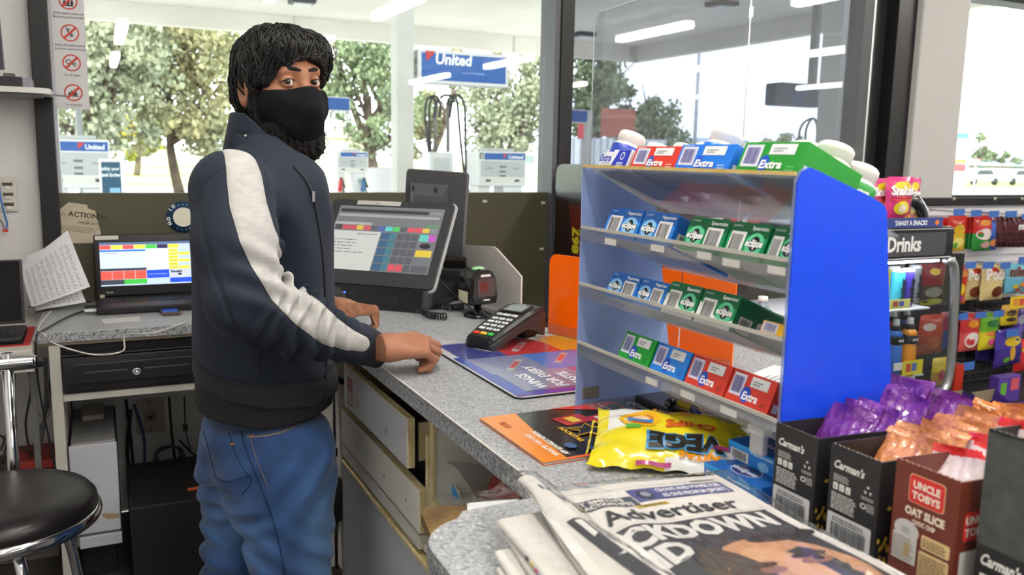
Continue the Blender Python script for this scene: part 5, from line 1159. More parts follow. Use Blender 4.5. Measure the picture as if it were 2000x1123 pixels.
# ---- t-shirt under the hem ----
TL_ = [lvl(860, 390, 636, .148), lvl(825, 382, 640, .150), lvl(780, 380, 642, .150), lvl(730, 384, 640, .150), lvl(690, 390, 630, .14)]; TLs = sorted(TL_)
def tee_sd(X, Y, Z): return smax(stack(X, Y, Z, TLs)+.002*np.sin(Z*90+X*12), np.interp(X, *_h3)-Z, .004)
sdf_obj('tshirt', tee_sd, (.12, 1.72, .79), (.54, 2.14, 1.02), .005, mat('tee_black', '#1f1f21', .9), man)
b = MB(); 
def tneck(X, Y, Z): return smax(smax(cap(X, Y, Z, (.34, 1.92, 1.38), (.355, 1.92, 1.49), .066, .064), Z-1.478+.3*(X-.34), .004), 1.34-Z, .01)
sdf_obj('tshirt_collar', tneck, (.24, 1.80, 1.33), (.46, 2.02, 1.52), .005, mat('tee_black', '#1f1f21', .9), man)
# ---- jeans ----
denim = bpy.data.materials.new('denim'); denim.use_nodes = True; nt = denim.node_tree; pb = nt.nodes['Principled BSDF']; pb.inputs['Roughness'].default_value = .8; pb.inputs['Sheen Weight'].default_value = .15
tc = nt.nodes.new('ShaderNodeTexCoord'); n1 = nt.nodes.new('ShaderNodeTexNoise'); n1.inputs['Scale'].default_value = 9; n1.inputs['Detail'].default_value = 5; nt.links.new(tc.outputs['Object'], n1.inputs['Vector'])
rp = nt.nodes.new('ShaderNodeValToRGB'); e = rp.color_ramp.elements; e[0].position = .3; e[0].color = (*lin('#112c58'), 1); e[1].position = .75; e[1].color = (*lin('#2c568f'), 1); nt.links.new(n1.outputs['Fac'], rp.inputs['Fac'])
n3 = nt.nodes.new('ShaderNodeTexNoise'); n3.inputs['Scale'].default_value = 500; n3.inputs['Detail'].default_value = 2; mp3 = nt.nodes.new('ShaderNodeMapping'); mp3.inputs['Scale'].default_value = (1, 1, .15); nt.links.new(tc.outputs['Object'], mp3.inputs[0]); nt.links.new(mp3.outputs[0], n3.inputs['Vector'])
wear = attr('wear'); wm = mixc(wear, rp.outputs['Color'], (*lin('#5e8ac0'), 1)); mm = nt.nodes.new('ShaderNodeMix'); mm.data_type = 'RGBA'; mm.blend_type = 'MULTIPLY'; mm.inputs['Factor'].default_value = .5; nt.links.new(wm, mm.inputs[6]); nt.links.new(n3.outputs['Color'], mm.inputs[7]); 
hs = nt.nodes.new('ShaderNodeMix'); hs.data_type = 'RGBA'; hs.inputs['Factor'].default_value = .25; nt.links.new(wm, hs.inputs[6]); nt.links.new(mm.outputs[2], hs.inputs[7]); nt.links.new(hs.outputs[2], pb.inputs['Base Color'])
HP = Vector((.30, PY, .80))
kneeR = ay(566, 1080, 1.83)+Vector((0, .0, 0)); kneeL = ay(482, 1090, 2.03)
jl = sorted([lvl(815, 392, 632, .150), lvl(850, 398, 628, .150), lvl(900, 412, 624, .158), lvl(950, 428, 626, .155), lvl(1000, 448, 634, .145)])
def legs(X, Y, Z):
    d = stack(X, Y, Z, jl)
    a = chain(X, Y, Z, ((.345, 1.855, .76), (kneeR.x, kneeR.y, kneeR.z), (kneeR.x-.03, 1.84, .09)), (.118, .088, .066), .03)
    c = chain(X, Y, Z, ((.285, 2.01, .74), (kneeL.x-.01, kneeL.y, kneeL.z), (kneeL.x-.09, 2.05, .09)), (.112, .085, .066), .03)
    d = smin(smin(d, a, .04), c, .03)
    fold = .0075*np.sin(Z*85+X*38+2*np.sin(X*21))*np.exp(-((Z-.44)/.11)**2)+.006*np.sin(Z*120-X*60)*np.exp(-((Z-.66)/.06)**2)*np.clip((.33-X)/.1, 0, 1)+.005*np.sin(Z*60-X*70)*np.exp(-((Z-.75)/.07)**2)+.005*np.sin((Z+X*.8)*95)*np.exp(-((Z-.56)/.08)**2)
    d = d+fold
    return smax(d, np.maximum(Z-.86, .055-Z), .006)
def wearf(X, Y, Z): return np.clip(.95*np.exp(-(((X-.41)/.05)**2+((Z-.60)/.13)**2)), 0, .8)*1.0+np.clip(.5*np.exp(-(((X-.23)/.05)**2+((Z-.60)/.08)**2)), 0, .5)
jeans = sdf_obj('jeans', legs, (.05, 1.68, .03), (.58, 2.20, .88), .0055, denim, man, attrs={'wear': wearf})
st = mat('denim_seam', '#16305a', .8); th_ = mat('tan_thread', '#8f7a5a', .8)
line_on(legs, ((470, 842), (485, 890), (510, 950), (528, 1000), (545, 1060), (556, 1120)), .0022, st, 'side_seam', jeans)
line_on(legs, ((487, 846), (500, 895), (523, 950)), .0007, th_, 'stitching', jeans, .001)
line_on(legs, ((482, 852), (510, 852), (550, 844), (586, 826)), .0016, th_, 'front_pocket', jeans, .0005)
line_on(legs, ((397, 842), (408, 880), (420, 930)), .0012, st, 'back_pocket', jeans)
line_on(legs, ((418, 930), (440, 940), (462, 936), (487, 928)), .0014, st, 'back_pocket', jeans)
line_on(legs, ((487, 926), (489, 945), (472, 966)), .0014, st, 'back_pocket', jeans)
line_on(legs, ((447, 845), (458, 880), (472, 910), (486, 930)), .0014, st, 'back_pocket', jeans)
for x, y in ((493, 853), (454, 868)):
    h_ = hitp(legs, x, y, 1.3)
    if h_: b = MB(); b.lathe([(0, 0), (.0048, 0), (.0044, .0016), (0, .002)], mat('copper', '#9a6238', .35, .8), frame(h_, (1, 0, 0), (0, 0, 1)), 14); b.build('rivet', jeans)
# ---- shoes ----
for kx, ky in ((kneeR.x-.03, 1.84), (kneeL.x-.09, 2.05)):
    def shoe(X, Y, Z, kx=kx, ky=ky): return smax(smin(smin(cap(X, Y, Z, (kx-.02, ky, .055), (kx+.16, ky-.01, .035), .046, .038), cap(X, Y, Z, (kx, ky, .05), (kx, ky, .10), .045, .045), .03), 9, .01), .002-Z, .004)
    sdf_obj('shoe', shoe, (kx-.09, ky-.08, -.01), (kx+.23, ky+.07, .16), .007, mat('shoe_black', '#17171a', .5), man)
# ======================= THINGS ON THE SERVICE COUNTER =======================
pl = mat('dark_plastic', '#2c2d31', .4); plg = mat('bezel_grey', '#3f4044', .42); silver = mat('silver_plastic', '#b9babd', .35)
A = Vector((.554, 2.541, 1.070)); Bc = Vector((.842, 2.246, 1.070)); dS = (Bc-A).normalized(); WS = (Bc-A).length+.0
bk = Vector((.717, .697, 0)); upS = (bk*.161+Vector((0, 0, .237))); HS = upS.length; F = frame(A, dS, upS)
t = thing('till_register', 'dark touch screen till with coloured buttons facing the man', 'till', (.78, 2.5, 1.0))
b = MB(F.copy()); P = rrect(0, 0, WS, HS, .014, 5); b.prism([(x, y, -.010) for x, y in P], (0, 0, .010), mat('register_bezel', '#38393d', .38)); b.build('screen_bezel', t)
b = MB(F.copy()); P2 = rrect(-.006, -.006, WS+.006, HS+.005, .018, 5); b.prism([(x, y, -.016) for x, y in P2], (0, 0, .007), silver); b.box((WS/2, HS/2, -.03), (WS*.8, HS*.75, .03), pl, .01); b.build('silver_rim', t)
b = MB(F.copy()); X0, Y0, X1, Y1 = .030, .045, WS-.026, HS-.022; w = X1-X0; h = Y1-Y0
def g(u0, v0, u1, v1, c, e=.0006, s=.75): b.rect(I4, X0+w*u0, Y0+h*v0, X0+w*u1, Y0+h*v1, E_(c, s), e)
g(0, 0, 1, 1, '#5c5e62', .0004, .9); g(.02, .90, .86, .95, '#2f3034'); g(.88, .90, .98, .95, '#6d7076'); g(.02, .83, .97, .87, '#85878b'); g(.0, .70, .36, .74, '#8a8c90'); b.text(I4, '$10.00', X0+w*.97, Y0+h*.705, .009, E_('#3f8a4c', .8), 'r', .02, e=.001)
g(.0, .0, .47, .60, '#b5b8b6', .0007, .5); b.lines(I4, X0+w*.04, Y0+h*.26, X0+w*.42, Y0+h*.5, 5, E_('#6d706f', .6), .3, 5, .001, .5); b.lines(I4, X0+w*.25, Y0+h*.55, X0+w*.45, Y0+h*.58, 1, E_('#6d706f', .6), .5, 6, .001)
cols = ('#37393f', '#a3454e', '#a3454e', '#b49a3e', '#a3454e', '#4b4d55', '#44538f', '#4aa9a6', '#47a352', '#4b4d55', '#b04650', '#b04650', '#b49a3e', '#70737a')
for i, c in enumerate(cols): g(.02+i*.069, .62, .02+(i+1)*.069-.006, .69, c, .0008)
for r_ in range(5):
    g(.48, .49-r_*.118, .60, .59-r_*.118, '#34506b', .0008); g(.56, .49-r_*.118, .62, .59-r_*.118, '#3c6674', .0009)
    for k in range(3): g(.63+k*.068, .49-r_*.118, .63+k*.068+.06, .59-r_*.118, '#4a4c52' if not (r_ == 4 and k < 2) else '#b04650', .0008)
    g(.84, .49-r_*.118, .985, .59-r_*.118, ('#55a39c', '#5d6066', '#b5a03a', '#5d6066', '#4a4c52')[r_], .0008)
g(.92, .49, .985, .59, '#9c4c9c', .001); b.disc(I4, X0+w*.91, Y0+h*.42, .018, .009, E_('#26272b', .5), .001)
b.build('display', t)
b = MB(F.copy()); b.rect(I4, .085, HS-.017, .235, HS-.002, '#c5c2bd', .0008); b.text(I4, 'xx x', .15, HS-.013, .006, '#5b5b5b', bold=.02, e=.001); b.build('paper_label', t)
Fb = frame(Vector((.56, 2.50, 1.0)), dS, None, None) if False else frame(A+Vector((-.0, -.0, -.070))+dS*.03, dS, bk)
b = MB(Fb.copy()); Lb = WS-.045
# base: rounded body seen from the front
Pf = [(0, 0), (Lb-.03, 0), (Lb-.012, .006), (Lb-.004, .02), (Lb, .068), (0, .068)]
M_ = frame(A+dS*.03+Vector((0, 0, -.07)), dS, (0, 0, 1)); b = MB(M_.copy()); b.prism([(x, y, .01) for x, y in Pf], (0, 0, -.24), mat('register_base', '#1f2024', .35)); b.build('base', t)
b = MB(M_.copy()); b.prism([(x, y, .012) for x, y in [(Lb-.03, .002), (Lb-.010, .008), (Lb-.002, .022), (Lb+.002, .068), (Lb-.006, .068), (Lb-.010, .024), (Lb-.015, .014), (Lb-.03, .010)]], (0, 0, -.05), mat('base_corner', '#4a4b50', .4)); b.build('base_trim', t)
b = MB(M_.copy())
for k in range(7): b.box((.20, .020+k*.004, .0105), (.16, .0012, .001), '#34353a')
b.build('vent', t)
for x, c in ((.105, None), (.125, 1), (.138, 1)): b = MB(M_.copy()); b.disc(I4, x, .045, .0035 if c is None else .0018, .0025 if c is None else .0018, mat('blue_led', '#1a3cff', .4, emit=12) if c is None else C('#8a8b8f'), .011, 12); b.build('led_light', t)
b = MB(); c = (A+Bc)/2+bk*.16; b.box((c.x, c.y, 1.06), (.14, .10, .10), '#1a1a1c', .012, (0, 0, -.8)); b.build('neck', t)
# customer display behind (its back towards us)
Yc = 2.62; c0 = ay(775, 328, Yc); c1 = ay(893, 338, Yc); c2 = ay(907, 530, Yc); c3 = ay(782, 470, Yc)
t = thing('customer_display', 'second dark monitor seen from behind above the till', 'monitor', (1.0, 2.62, 1.0))
dx = Vector((.28, -.10, 0)).normalized(); TLc = ay(775, 328, 2.62); up = Vector((.05, -.03, 1)).normalized()
BRr = ay(907, 528, 2.52)
F2 = frame(ay(783, 520, 2.60), (ay(905, 528, 2.52)-ay(783, 520, 2.60)), (ay(775, 328, 2.62)-ay(783, 520, 2.60)))
wd = (ay(905, 528, 2.52)-ay(783, 520, 2.60)).length; hd = (ay(775, 328, 2.62)-ay(783, 520, 2.60)).length
b = MB(F2.copy()); b.prism([(x, y, -.022) for x, y in rrect(0, 0, wd, hd, .012, 4)], (0, 0, .012), mat('rim_pale', '#6a6d72', .4)); b.build('screen_rim', t)
b = MB(F2.copy()); b.prism([(x, y, -.010) for x, y in rrect(.002, .002, wd-.008, hd-.003, .012, 4)], (0, 0, .014), mat('back_shell', '#36373b', .45)); b.build('back_shell', t)
b = MB(F2.copy()); V = [(.012, hd*.25, .004), (wd*.68, hd*.25, .004), (wd*.68, hd*.86, .004), (.012, hd*.86, .004), (.03, hd*.28, .035), (wd*.60, hd*.28, .035), (wd*.60, hd*.74, .035), (.03, hd*.74, .035)]
b.add(V, [(4, 5, 6, 7), (0, 1, 5, 4), (1, 2, 6, 5), (2, 3, 7, 6), (3, 0, 4, 7)], mat('back_hump', '#45464b', .45)); b.build('rear_hump', t)
for u in (.10, .46):
    b = MB(F2.copy()); b.box((wd*(u+.03), hd*.80, .022), (.008, .016, .012), '#17171a', .002); b.build('mount_slot', t)
b = MB(F2.copy()); b.tube(spline([(wd*.16, hd*.62, .037), (wd*.18, hd*.57, .038), (wd*.25, hd*.60, .038), (wd*.33, hd*.52, .038), (wd*.41, hd*.52, .038), (wd*.45, hd*.58, .038), (wd*.46, hd*.5, .038)]), .0022, '#8b8c90', 6); b.build('cable_clip', t)
b = MB(); b.box((.96, 2.56, 1.12), (.05, .05, .24), '#17171a', .006); b.box((.95, 2.55, 1.006), (.16, .14, .012), '#17171a', .004); b.build('stand', t)
# black block (receipt printer) behind
t = thing('receipt_printer', 'black receipt printer behind the scanner below the second monitor', 'printer', (.98, 2.42, 1.0)); a = az(862, 590, 1.0); 
b = MB(); b.box((a.x+.06, a.y+.07, 1.05), (.13, .12, .10), '#26272a', .006, (0, 0, -.5)); b.build('body', t); b = MB(); b.box((a.x+.05, a.y+.055, 1.115), (.10, .03, .03), '#1c1412', .003, (.3, 0, -.5)); b.build('paper_slot', t); b = MB(); b.box((a.x+.0, a.y+.06, 1.105), (.05, .03, .02), '#d9d9d9', .003, (0, 0, -.5)); b.build('white_label', t)
# curved pale guard
t0 = MB(); P = [(1.052, y, z) for y, z in [(2.10, 1.0), (2.10, 1.118), (2.125, 1.128), (2.265, 1.178), (2.29, 1.183), (2.56, 1.160), (2.56, 1.0)]]
t0.prism(P, (.005, 0, 0), mat('pale_plastic', '#c9c2bf', .45)); t0.build('counter_guard', label='pale grey plastic guard with cut corner standing at the counter edge', cat='guard')
# coiled cord
def coil(P, R_, turns, r, colr, label, name='cable'):
    C_ = spline(P, 10); out = []; N = turns*10; L = len(C_)-1
    for i in range(N+1):
        f = i/N*L; k = min(int(f), L-1); p = C_[k].lerp(C_[k+1], f-k); tt = (C_[min(k+1, L)]-C_[k]).normalized(); a_ = tt.cross(Vector((0, 0, 1))).normalized(); c_ = a_.cross(tt)
        w_ = 2*math.pi*i/10; out.append(p+(a_*math.cos(w_)+c_*math.sin(w_))*R_)
    b = MB(); b.tube(out, r, mat('cord_black', '#1b1b1d', .4), 6); b.build(name, label=label, cat='cable')
coil([az(905, 598, 1.012), az(880, 600, 1.012), az(845, 596, 1.012), az(825, 604, 1.012), az(840, 615, 1.012), az(872, 618, 1.012)], .0085, 34, .0021, 0, 'black coiled cord lying beside the till base')
coil([az(938, 608, 1.03), az(948, 618, 1.016), az(962, 622, 1.010), az(972, 612, 1.01)], .007, 14, .002, 0, 'black coiled cord hanging at the foot of the scanner')
# scanner
t = thing('barcode_scanner', 'black presentation barcode scanner on a small stand', 'scanner', tuple(az(935, 620, 1.0))); base = az(935, 618, 1.0)
dn = Vector((-.25, -.97, 0)).normalized(); sd = Vector((0, 0, 1)).cross(dn)*-1
sd = Vector((.97, -.25, 0)); Fh = frame(ay(943, 560, base.y-.0), (.985, .12, .02), (0, .0, 1)) @ Matrix.Scale(1.5, 4)
b = MB(Fh.copy()); prof = [(-.026, -.034), (.026, -.034), (.029, -.02), (.025, .018), (.018, .029), (.005, .034), (-.008, .034), (-.020, .029), (-.026, .018), (-.029, -.02)]
V = []; 
for z_, s_ in ((-.052, .82), (-.045, .95), (0, 1.0), (.006, .97), (.010, .9)): V += [(x*s_, y*s_, z_) for x, y in prof]
nP = len(prof); Fc = [tuple(range(nP-1, -1, -1))]+[tuple(range(4*nP, 5*nP))]+[(k*nP+i, k*nP+(i+1) % nP, (k+1)*nP+(i+1) % nP, (k+1)*nP+i) for k in range(4) for i in range(nP)]
b.add(V, Fc, mat('scanner_black', '#17171a', .22, coat=.5), False); b.build('head', t)
b = MB(Fh.copy()); b.prism([(x, y, .0101) for x, y in rrect(-.018, -.017, .020, .018, .004)], (0, 0, .001), mat('red_window', '#3a1213', .06, coat=1)); b.build('scan_window', t)
b = MB(Fh.copy()); b.rect(I4, -.012, -.008, .004, .010, mat('red_glow', '#6d2a26', .3), .0113); b.box((.0, .022, .0105), (.022, .005, .003), '#d9c9cc', .002); b.box((.002, -.024, .0105), (.014, .003, .002), '#c9c9cc', .001); b.build('reader_glass', t)
b = MB(Fh.copy()); b.ball((-.002, .033, -.015), (.013, .004, .011), mat('green_lens', '#9ad6a0', .3), 14); b.build('status_lamp', t)
b = MB(Fh.copy()); b.prism([(-.0292, -.030, -.040), (-.0292, -.008, -.040), (-.0305, -.008, -.004), (-.0305, -.030, -.004)], (-.0006, 0, 0), '#d9d6b9'); b.build('side_label', t)
b = MB(); p_ = Fh @ Vector((0, -.034, -.02)); b.tube([p_, p_+Vector((0, 0, -.02)), base+Vector((.004, .0, .012))], [.013, .010, .012], mat('scanner_black', '#17171a', .22, coat=.5), 12); b.build('stem', t)
b = MB(); b.lathe([(0, 0), (.042, 0), (.043, .004), (.036, .010), (.014, .018), (0, .019)], mat('scanner_black', '#17171a', .22, coat=.5), T(base.x, base.y, 1.0), 28); b.build('foot', t)
b = MB(); b.tube(spline([ay(858, 545, base.y+.12), ay(880, 570, base.y+.1), ay(905, 590, base.y+.03), az(930, 612, 1.02)]), .0028, mat('cord_black', '#1b1b1d', .4), 7); b.build('cord', t)
# counter mat
X0, X1, Y0, Y1 = .684, 1.078, 1.372, 1.885
t = thing('counter_mat', 'glossy advertising counter mat with purple, red and yellow panels under the card terminal', 'mat', (.88, 1.63, 1.0))
b = MB(); P = rrect(X0, Y0, X1, Y1, .018, 5); b.prism([(x, y, 1.0003) for x, y in P], (0, 0, .0028), mat('mat_rubber', '#17171c', .6)); b.build('rubber_base', t)
gl = lambda c: mat('gloss_'+c.strip('#'), c, .18, coat=.4)
Fm = T(0, 0, 1.0031); b = MB(); b.shape(Fm, rrect(X0+.003, Y0+.003, X1-.003, Y1-.003, .016, 5), gl('#cfcfd4'), .0002)
w = X1-X0; h = Y1-Y0
def q(u0, v0, u1, v1, c, e=.0004): b.rect(Fm, X0+w*u0, Y0+h*v0, X0+w*u1, Y0+h*v1, gl(c), e)
q(.02, .02, .98, .30, '#3a3f8e'); q(.02, .04, .10, .66, '#2743b0', .0005); q(.10, .08, .52, .34, '#8287a6', .0006); q(.52, .06, .97, .34, '#8f5584', .0006); q(.08, .34, .42, .62, '#7d84a8', .0006); q(.42, .34, .74, .62, '#4b78c9', .0006); q(.74, .34, .97, .62, '#8468b8', .0006)
q(.06, .62, .34, .92, '#3f4488', .0006); q(.34, .62, .70, .92, '#b83b40', .0006); q(.70, .62, .97, .92, '#d99a2b', .0006); q(.0, .93, 1, .995, '#d6d6da', .0007); q(.86, .8, .97, .97, '#d6b23a', .0008)
q(.02, .02, .98, .055, '#4a2fa0', .0009)
for u, v in ((.28, .46), (.60, .50), (.84, .47), (.72, .2), (.5, .76)):
    b.rect(Fm @ T(X0+w*u, Y0+h*v, 0) @ RZ(.9), -.05, -.008, .05, .008, gl('#aeb3b8'), .001); b.rect(Fm @ T(X0+w*u, Y0+h*v, 0) @ RZ(.9), -.03, -.006, .03, .006, gl('#b5545a'), .0012)
Ft = Fm @ T(X0+w*.36, Y0+h*.21, 0) @ RZ(math.radians(-90-0)) 
Ft = Fm @ T(X0+w*.14, Y0+h*.07, 0) @ RZ(math.pi/2*1.0) @ T(0, 0, 0)
for i, s_ in enumerate(('WINGS', 'FOR EVERY', 'TASTE.')): b.text(Fm @ T(X0+w*(.24+.11*i), Y0+h*.09, 0) @ RZ(math.pi/2), s_, 0, 0, .024, '#dfe0ea', 'l', .04, e=.0014)
b.build('print', t)
# ---- card terminal ----
p0 = az(930, 692, 1.003); p1 = az(1040, 655, 1.003); L_ = .185; dT = Vector((.88, .47, 0)).normalized(); org = az(935, 683, 1.004)
FT = frame((org.x, org.y, 1.004), dT, (-dT.y, dT.x, 0)) @ Matrix.Scale(1.12, 4)      # x towards the screen end, y to its left side, z up
t = thing('card_terminal', 'black card payment terminal with red, yellow and green keys on the mat', 'payment terminal', (org.x+.05, org.y+.05, 1.003))
tm = mat('terminal_black', '#242527', .35); tg = mat('terminal_side', '#37383b', .3)
b = MB(FT.copy()); prof = [(0, .006, .028), (.004, .001, .036), (.04, .012, .040), (.09, .026, .042), (.115, .030, .044), (.15, .020, .046), (.178, .008, .044), (.185, .016, .038)]
tops = [.020, .027, .040, .056, .064, .071, .072, .060]; V = []; Fc = []
for (x, zb, hw_), zt in zip(prof, tops): V += [(x, -hw_, zb), (x, -hw_*.98, zt-.006), (x, -hw_*.85, zt), (x, hw_*.85, zt), (x, hw_*.98, zt-.006), (x, hw_, zb)]
for i in range(len(prof)-1):
    for j in range(6): a_ = i*6+j; c_ = i*6+(j+1) % 6; Fc.append((a_, c_, c_+6, a_+6))
Fc += [(5, 4, 3, 2, 1, 0), tuple(range(42, 48))]; b.add(V, Fc, tm, False); b.build('body', t)
for s_ in (-1, 1):
    b = MB(FT.copy()); b.grid([[(x, s_*(hw_+.001), zb+.002), (x, s_*(hw_+.0025), (zb+zt)*.5), (x, s_*(hw_+.0005), zt-.009)] for (x, zb, hw_), zt in zip(prof, tops)], tg); b.build('side_trim', t)
b = MB(FT.copy()); b.box((.155, 0, .018), (.05, .062, .03), tm, .012, None, 3); b.build('paper_roll_housing', t)
def tz(x): return float(np.interp(x, [p[0] for p in prof], tops))
def tf(x): s0 = (tz(x+.004)-tz(x-.004))/.008; return frame(FT @ Vector((x, 0, tz(x))), FT.to_3x3() @ Vector((1, 0, s0)), FT.to_3x3() @ Vector((0, 1, 0)))
fr = tf(.133); b = MB(fr.copy()); b.box((0, 0, .001), (.052, .066, .004), '#1b1c1e', .001); b.rect(I4, -.020, -.027, .020, .027, mat('lcd_grey', '#7f8a88', .2), .0034); b.text(fr @ Matrix.Identity(4) if False else I4, 'BENDIGO', .024, 0, .004, '#c9ccd0', 'c', .02, e=.0036, rot=math.pi/2); b.build('screen', t)
for k, y in enumerate((-.022, 0, .022)):
    fr = tf(.098); b = MB(fr.copy()); b.box((0, y, .0012), (.010, .016 if k != 1 else .022, .0028), '#c9cbce', .001); b.build('function_key', t)
keys = '123456789*0#'
for r_ in range(4):
    fr = tf(.080-r_*.015)
    for c_ in range(3):
        b = MB(fr.copy()); b.box((0, (1-c_)*.021, .0012), (.010, .016, .0028), '#d5d8de', .0012); b.text(I4, keys[r_*3+c_], 0, (1-c_)*.021, .006, '#2a2b2e', 'c', .03, e=.0029, rot=-math.pi/2); b.build('number_key', t)
fr = tf(.016)
for c_, col_ in enumerate(('#d8432f', '#e3b52a', '#2fa84a')): b = MB(fr.copy()); b.box((0, (1-c_)*.021, .0014), (.010, .017, .0034), col_, .0014); b.build('colour_key', t)
# ---- orange holders beyond ----
om = mat('orange_acrylic', '#ff6a00', .25, coat=.4, emit=0)
o0 = Vector((1.10, 1.90, 1.003)); o1 = Vector((1.215, 1.37, 1.003)); o0 = az(1070, 650, 1.003); o1 = az(1428, 728, 1.003)
t = thing('brochure_holder', 'bright orange upright brochure holder behind the mat and gum stand', 'brochure holder', tuple(o0)); d_ = (o1-o0); L1 = d_.length; d_.normalize(); n_ = Vector((d_.y, -d_.x, 0))
Fo = frame(o0, d_, (0, 0, 1)); H1 = .205
b = MB(Fo.copy()); P = [(0, 0), (L1, 0), (L1, H1), (.02, H1)]; P = [(0, 0), (L1*.74, 0), (L1*.74, H1)]+[(.022-.022*math.sin(a), H1-.022+.022*math.cos(a)) for a in (0, .4, .8, 1.2, 1.57)]; b.prism([(x, y, 0) for x, y in P], (0, 0, -.004), om)
b.prism([(x, y, 0) for x, y in ((L1*.75, 0), (L1, 0), (L1, H1*.93), (L1*.75, H1))], (0, 0, -.004), om); b.build('orange_panel', t)
b = MB(Fo.copy()); b.box((L1/2, .014, .008), (L1, .028, .0025), clear('acrylic_clear', '#f3f3f3', .05, .05)); b.box((L1/2, .0015, .004), (L1, .0025, .016), clear('acrylic_clear', '#f3f3f3', .05, .05)); b.build('clear_lip', t)
b = MB(); c = az(1500, 735, 1.0); b.box((c.x+.02, c.y-.02, 1.002), (.16, .11, .003), paperm, 0, (0, 0, .4)); F = frame((c.x+.02, c.y-.02, 1.0036), (math.cos(.4), math.sin(.4), 0), (-math.sin(.4), math.cos(.4), 0)); b.lines(F, -.07, -.02, .0, .03, 4, '#77787c', .3, 4); b.build('printed_form', label='white printed form lying behind the red gum boxes', cat='paper')
b = MB(); c = az(1470, 680, 1.0); b.box((c.x+.05, c.y-.05, 1.0015), (.14, .05, .002), '#c98f62', 0, (0, 0, -.6)); b.build('tan_card', label='tan card strip lying on the counter behind the gum stand', cat='card')
# ---- clear screen ----
sc_m = clear('acrylic_screen', '#eef0f2', .045, .05, '#dfe3e8')
t = thing('counter_screen', 'large clear acrylic protection screen rising behind the gum stand', 'screen', (1.0, 1.3, 1.30))
Xs = 1.0; zt0 = 1.762
b = MB(); P = [(Xs, 1.666, 1.30), (Xs, 1.163, 1.30), (Xs, 1.163, zt0+.02), (Xs, 1.640, zt0), (Xs, 1.658, zt0-.008), (Xs, 1.666, zt0-.03)]; b.prism(P, (.004, 0, 0), sc_m); b.build('acrylic_sheet', t)
b = MB(); P = [(Xs+.002, 1.158, 1.30), (Xs+.002, .90, 1.30), (Xs+.002, .90, 1.82), (Xs+.002, 1.158, 1.82)]; b.prism(P, (.004, 0, 0), sc_m); b.build('acrylic_sheet', t)
edge = mat('acrylic_edge', '#e9edee', .2)
b = MB(); b.tube([(Xs+.002, 1.666, 1.30), (Xs+.002, 1.666, zt0-.03), (Xs+.002, 1.658, zt0-.008), (Xs+.002, 1.640, zt0), (Xs+.002, 1.163, zt0+.02)], .0012, edge, 6); b.build('edge_left', t)
b = MB(); b.tube([(Xs+.002, 1.160, 1.30), (Xs+.002, 1.160, 1.83)], .0013, edge, 6); b.build('seam', t)
b = MB(); b.tube([(Xs+.002, .90, 1.30), (Xs+.002, .90, 1.83)], .0011, edge, 6); b.build('edge_right', t)
for yy in (1.60, .95): b = MB(); b.bx(Xs-.003, Xs+.009, yy-.012, yy+.012, 1.0, 1.325, clear('acrylic_clear', '#f3f3f3', .05, .05)); b.build('support_post', t)
# ---- gum display stand ----
XN, YL, YR = .77, 1.302, .79
t = thing('gum_display_stand', 'clear four tier gum display stand with bright blue end panel', 'display stand', (.87, 1.05, 1.0))
bl = mat('stand_blue', '#0244e0', .35, coat=.15); ble = clear('stand_tinted', '#9fb4ea', .06, .55, '#8ea6de')
b = MB(); P = [(XN, YR, 1.0), (.988, YR, 1.0), (.928, YR, 1.388), (.922, YR, 1.396), (.905, YR, 1.404), (.80, YR, 1.440), (.788, YR, 1.443), (.777, YR, 1.438), (XN, YR, 1.425)]
b.prism(P, (0, -.002, 0), bl); b.build('blue_end_panel', t)
b = MB(); b.prism([(x-(.0025 if x < .8 else 0), YR+.0028, z+.001) for x, y, z in P], (0, -.0026, 0), clear('panel_edge_clear', '#dbe4fb', .05, .35, '#c3d2f7')); b.build('clear_backing', t)
b = MB(); P = [(XN, YL, 1.0), (.988, YL, 1.0), (.93, YL, 1.36), (XN, YL, 1.438)]; b.prism(P, (0, .003, 0), mat('panel_tinted', '#8b9fd0', .35)); b.build('tinted_end_panel', t)
b = MB(); b.box((.800, YL-.001, 1.022), (.036, .002, .022), mat('grey_maker_plate', '#77746c', .5), .002); b.build('maker_plate', t)
shelf_m = clear('shelf_acrylic', '#e8eaee', .03, .28, '#c9cdd6', .03, .2)
sl = .43; sh_d = .19
shelves = [1.437, 1.330, 1.229, 1.122]
for i, z in enumerate(shelves):
    b = MB(); dz = sh_d*sl; x1 = XN+sh_d
    if i == 3: x1 = XN+.17
    b.add([(XN, YR+.003, z), (XN, YL-.001, z), (x1, YL-.001, z-dz), (x1, YR+.003, z-dz), (XN, YR+.003, z-.003), (XN, YL-.001, z-.003), (x1, YL-.001, z-dz-.003), (x1, YR+.003, z-dz-.003)], [(0, 3, 2, 1), (4, 5, 6, 7), (0, 1, 5, 4), (2, 3, 7, 6)], shelf_m); b.build('shelf', t)
    b = MB(); b.bx(XN-.0015, XN+.0015, YR+.003, YL, z-.004, z+(.001 if i == 0 else .006 if 0 else .001), mat('yellowed_edge', '#c8a13c', .5, noise=('#d9c68c', 30, .2, 4)) if i == 0 else mat('shelf_front_edge', '#b9b7ae', .3)); b.build('shelf_edge', t)
    if i: b = MB(); b.add([(XN-.001, YR+.003, z), (XN-.001, YL-.001, z), (XN-.018, YL-.001, z-.030), (XN-.018, YR+.003, z-.030)], [(0, 1, 2, 3)], clear('strip_clear', '#f0f0ee', .06, .12)) if 0 else b.bx(XN-.002, XN, YR+.003, YL-.001, z-.026, z-.004, clear('strip_clear', '#f0f0ee', .06, .12)); b.build('price_strip', t)
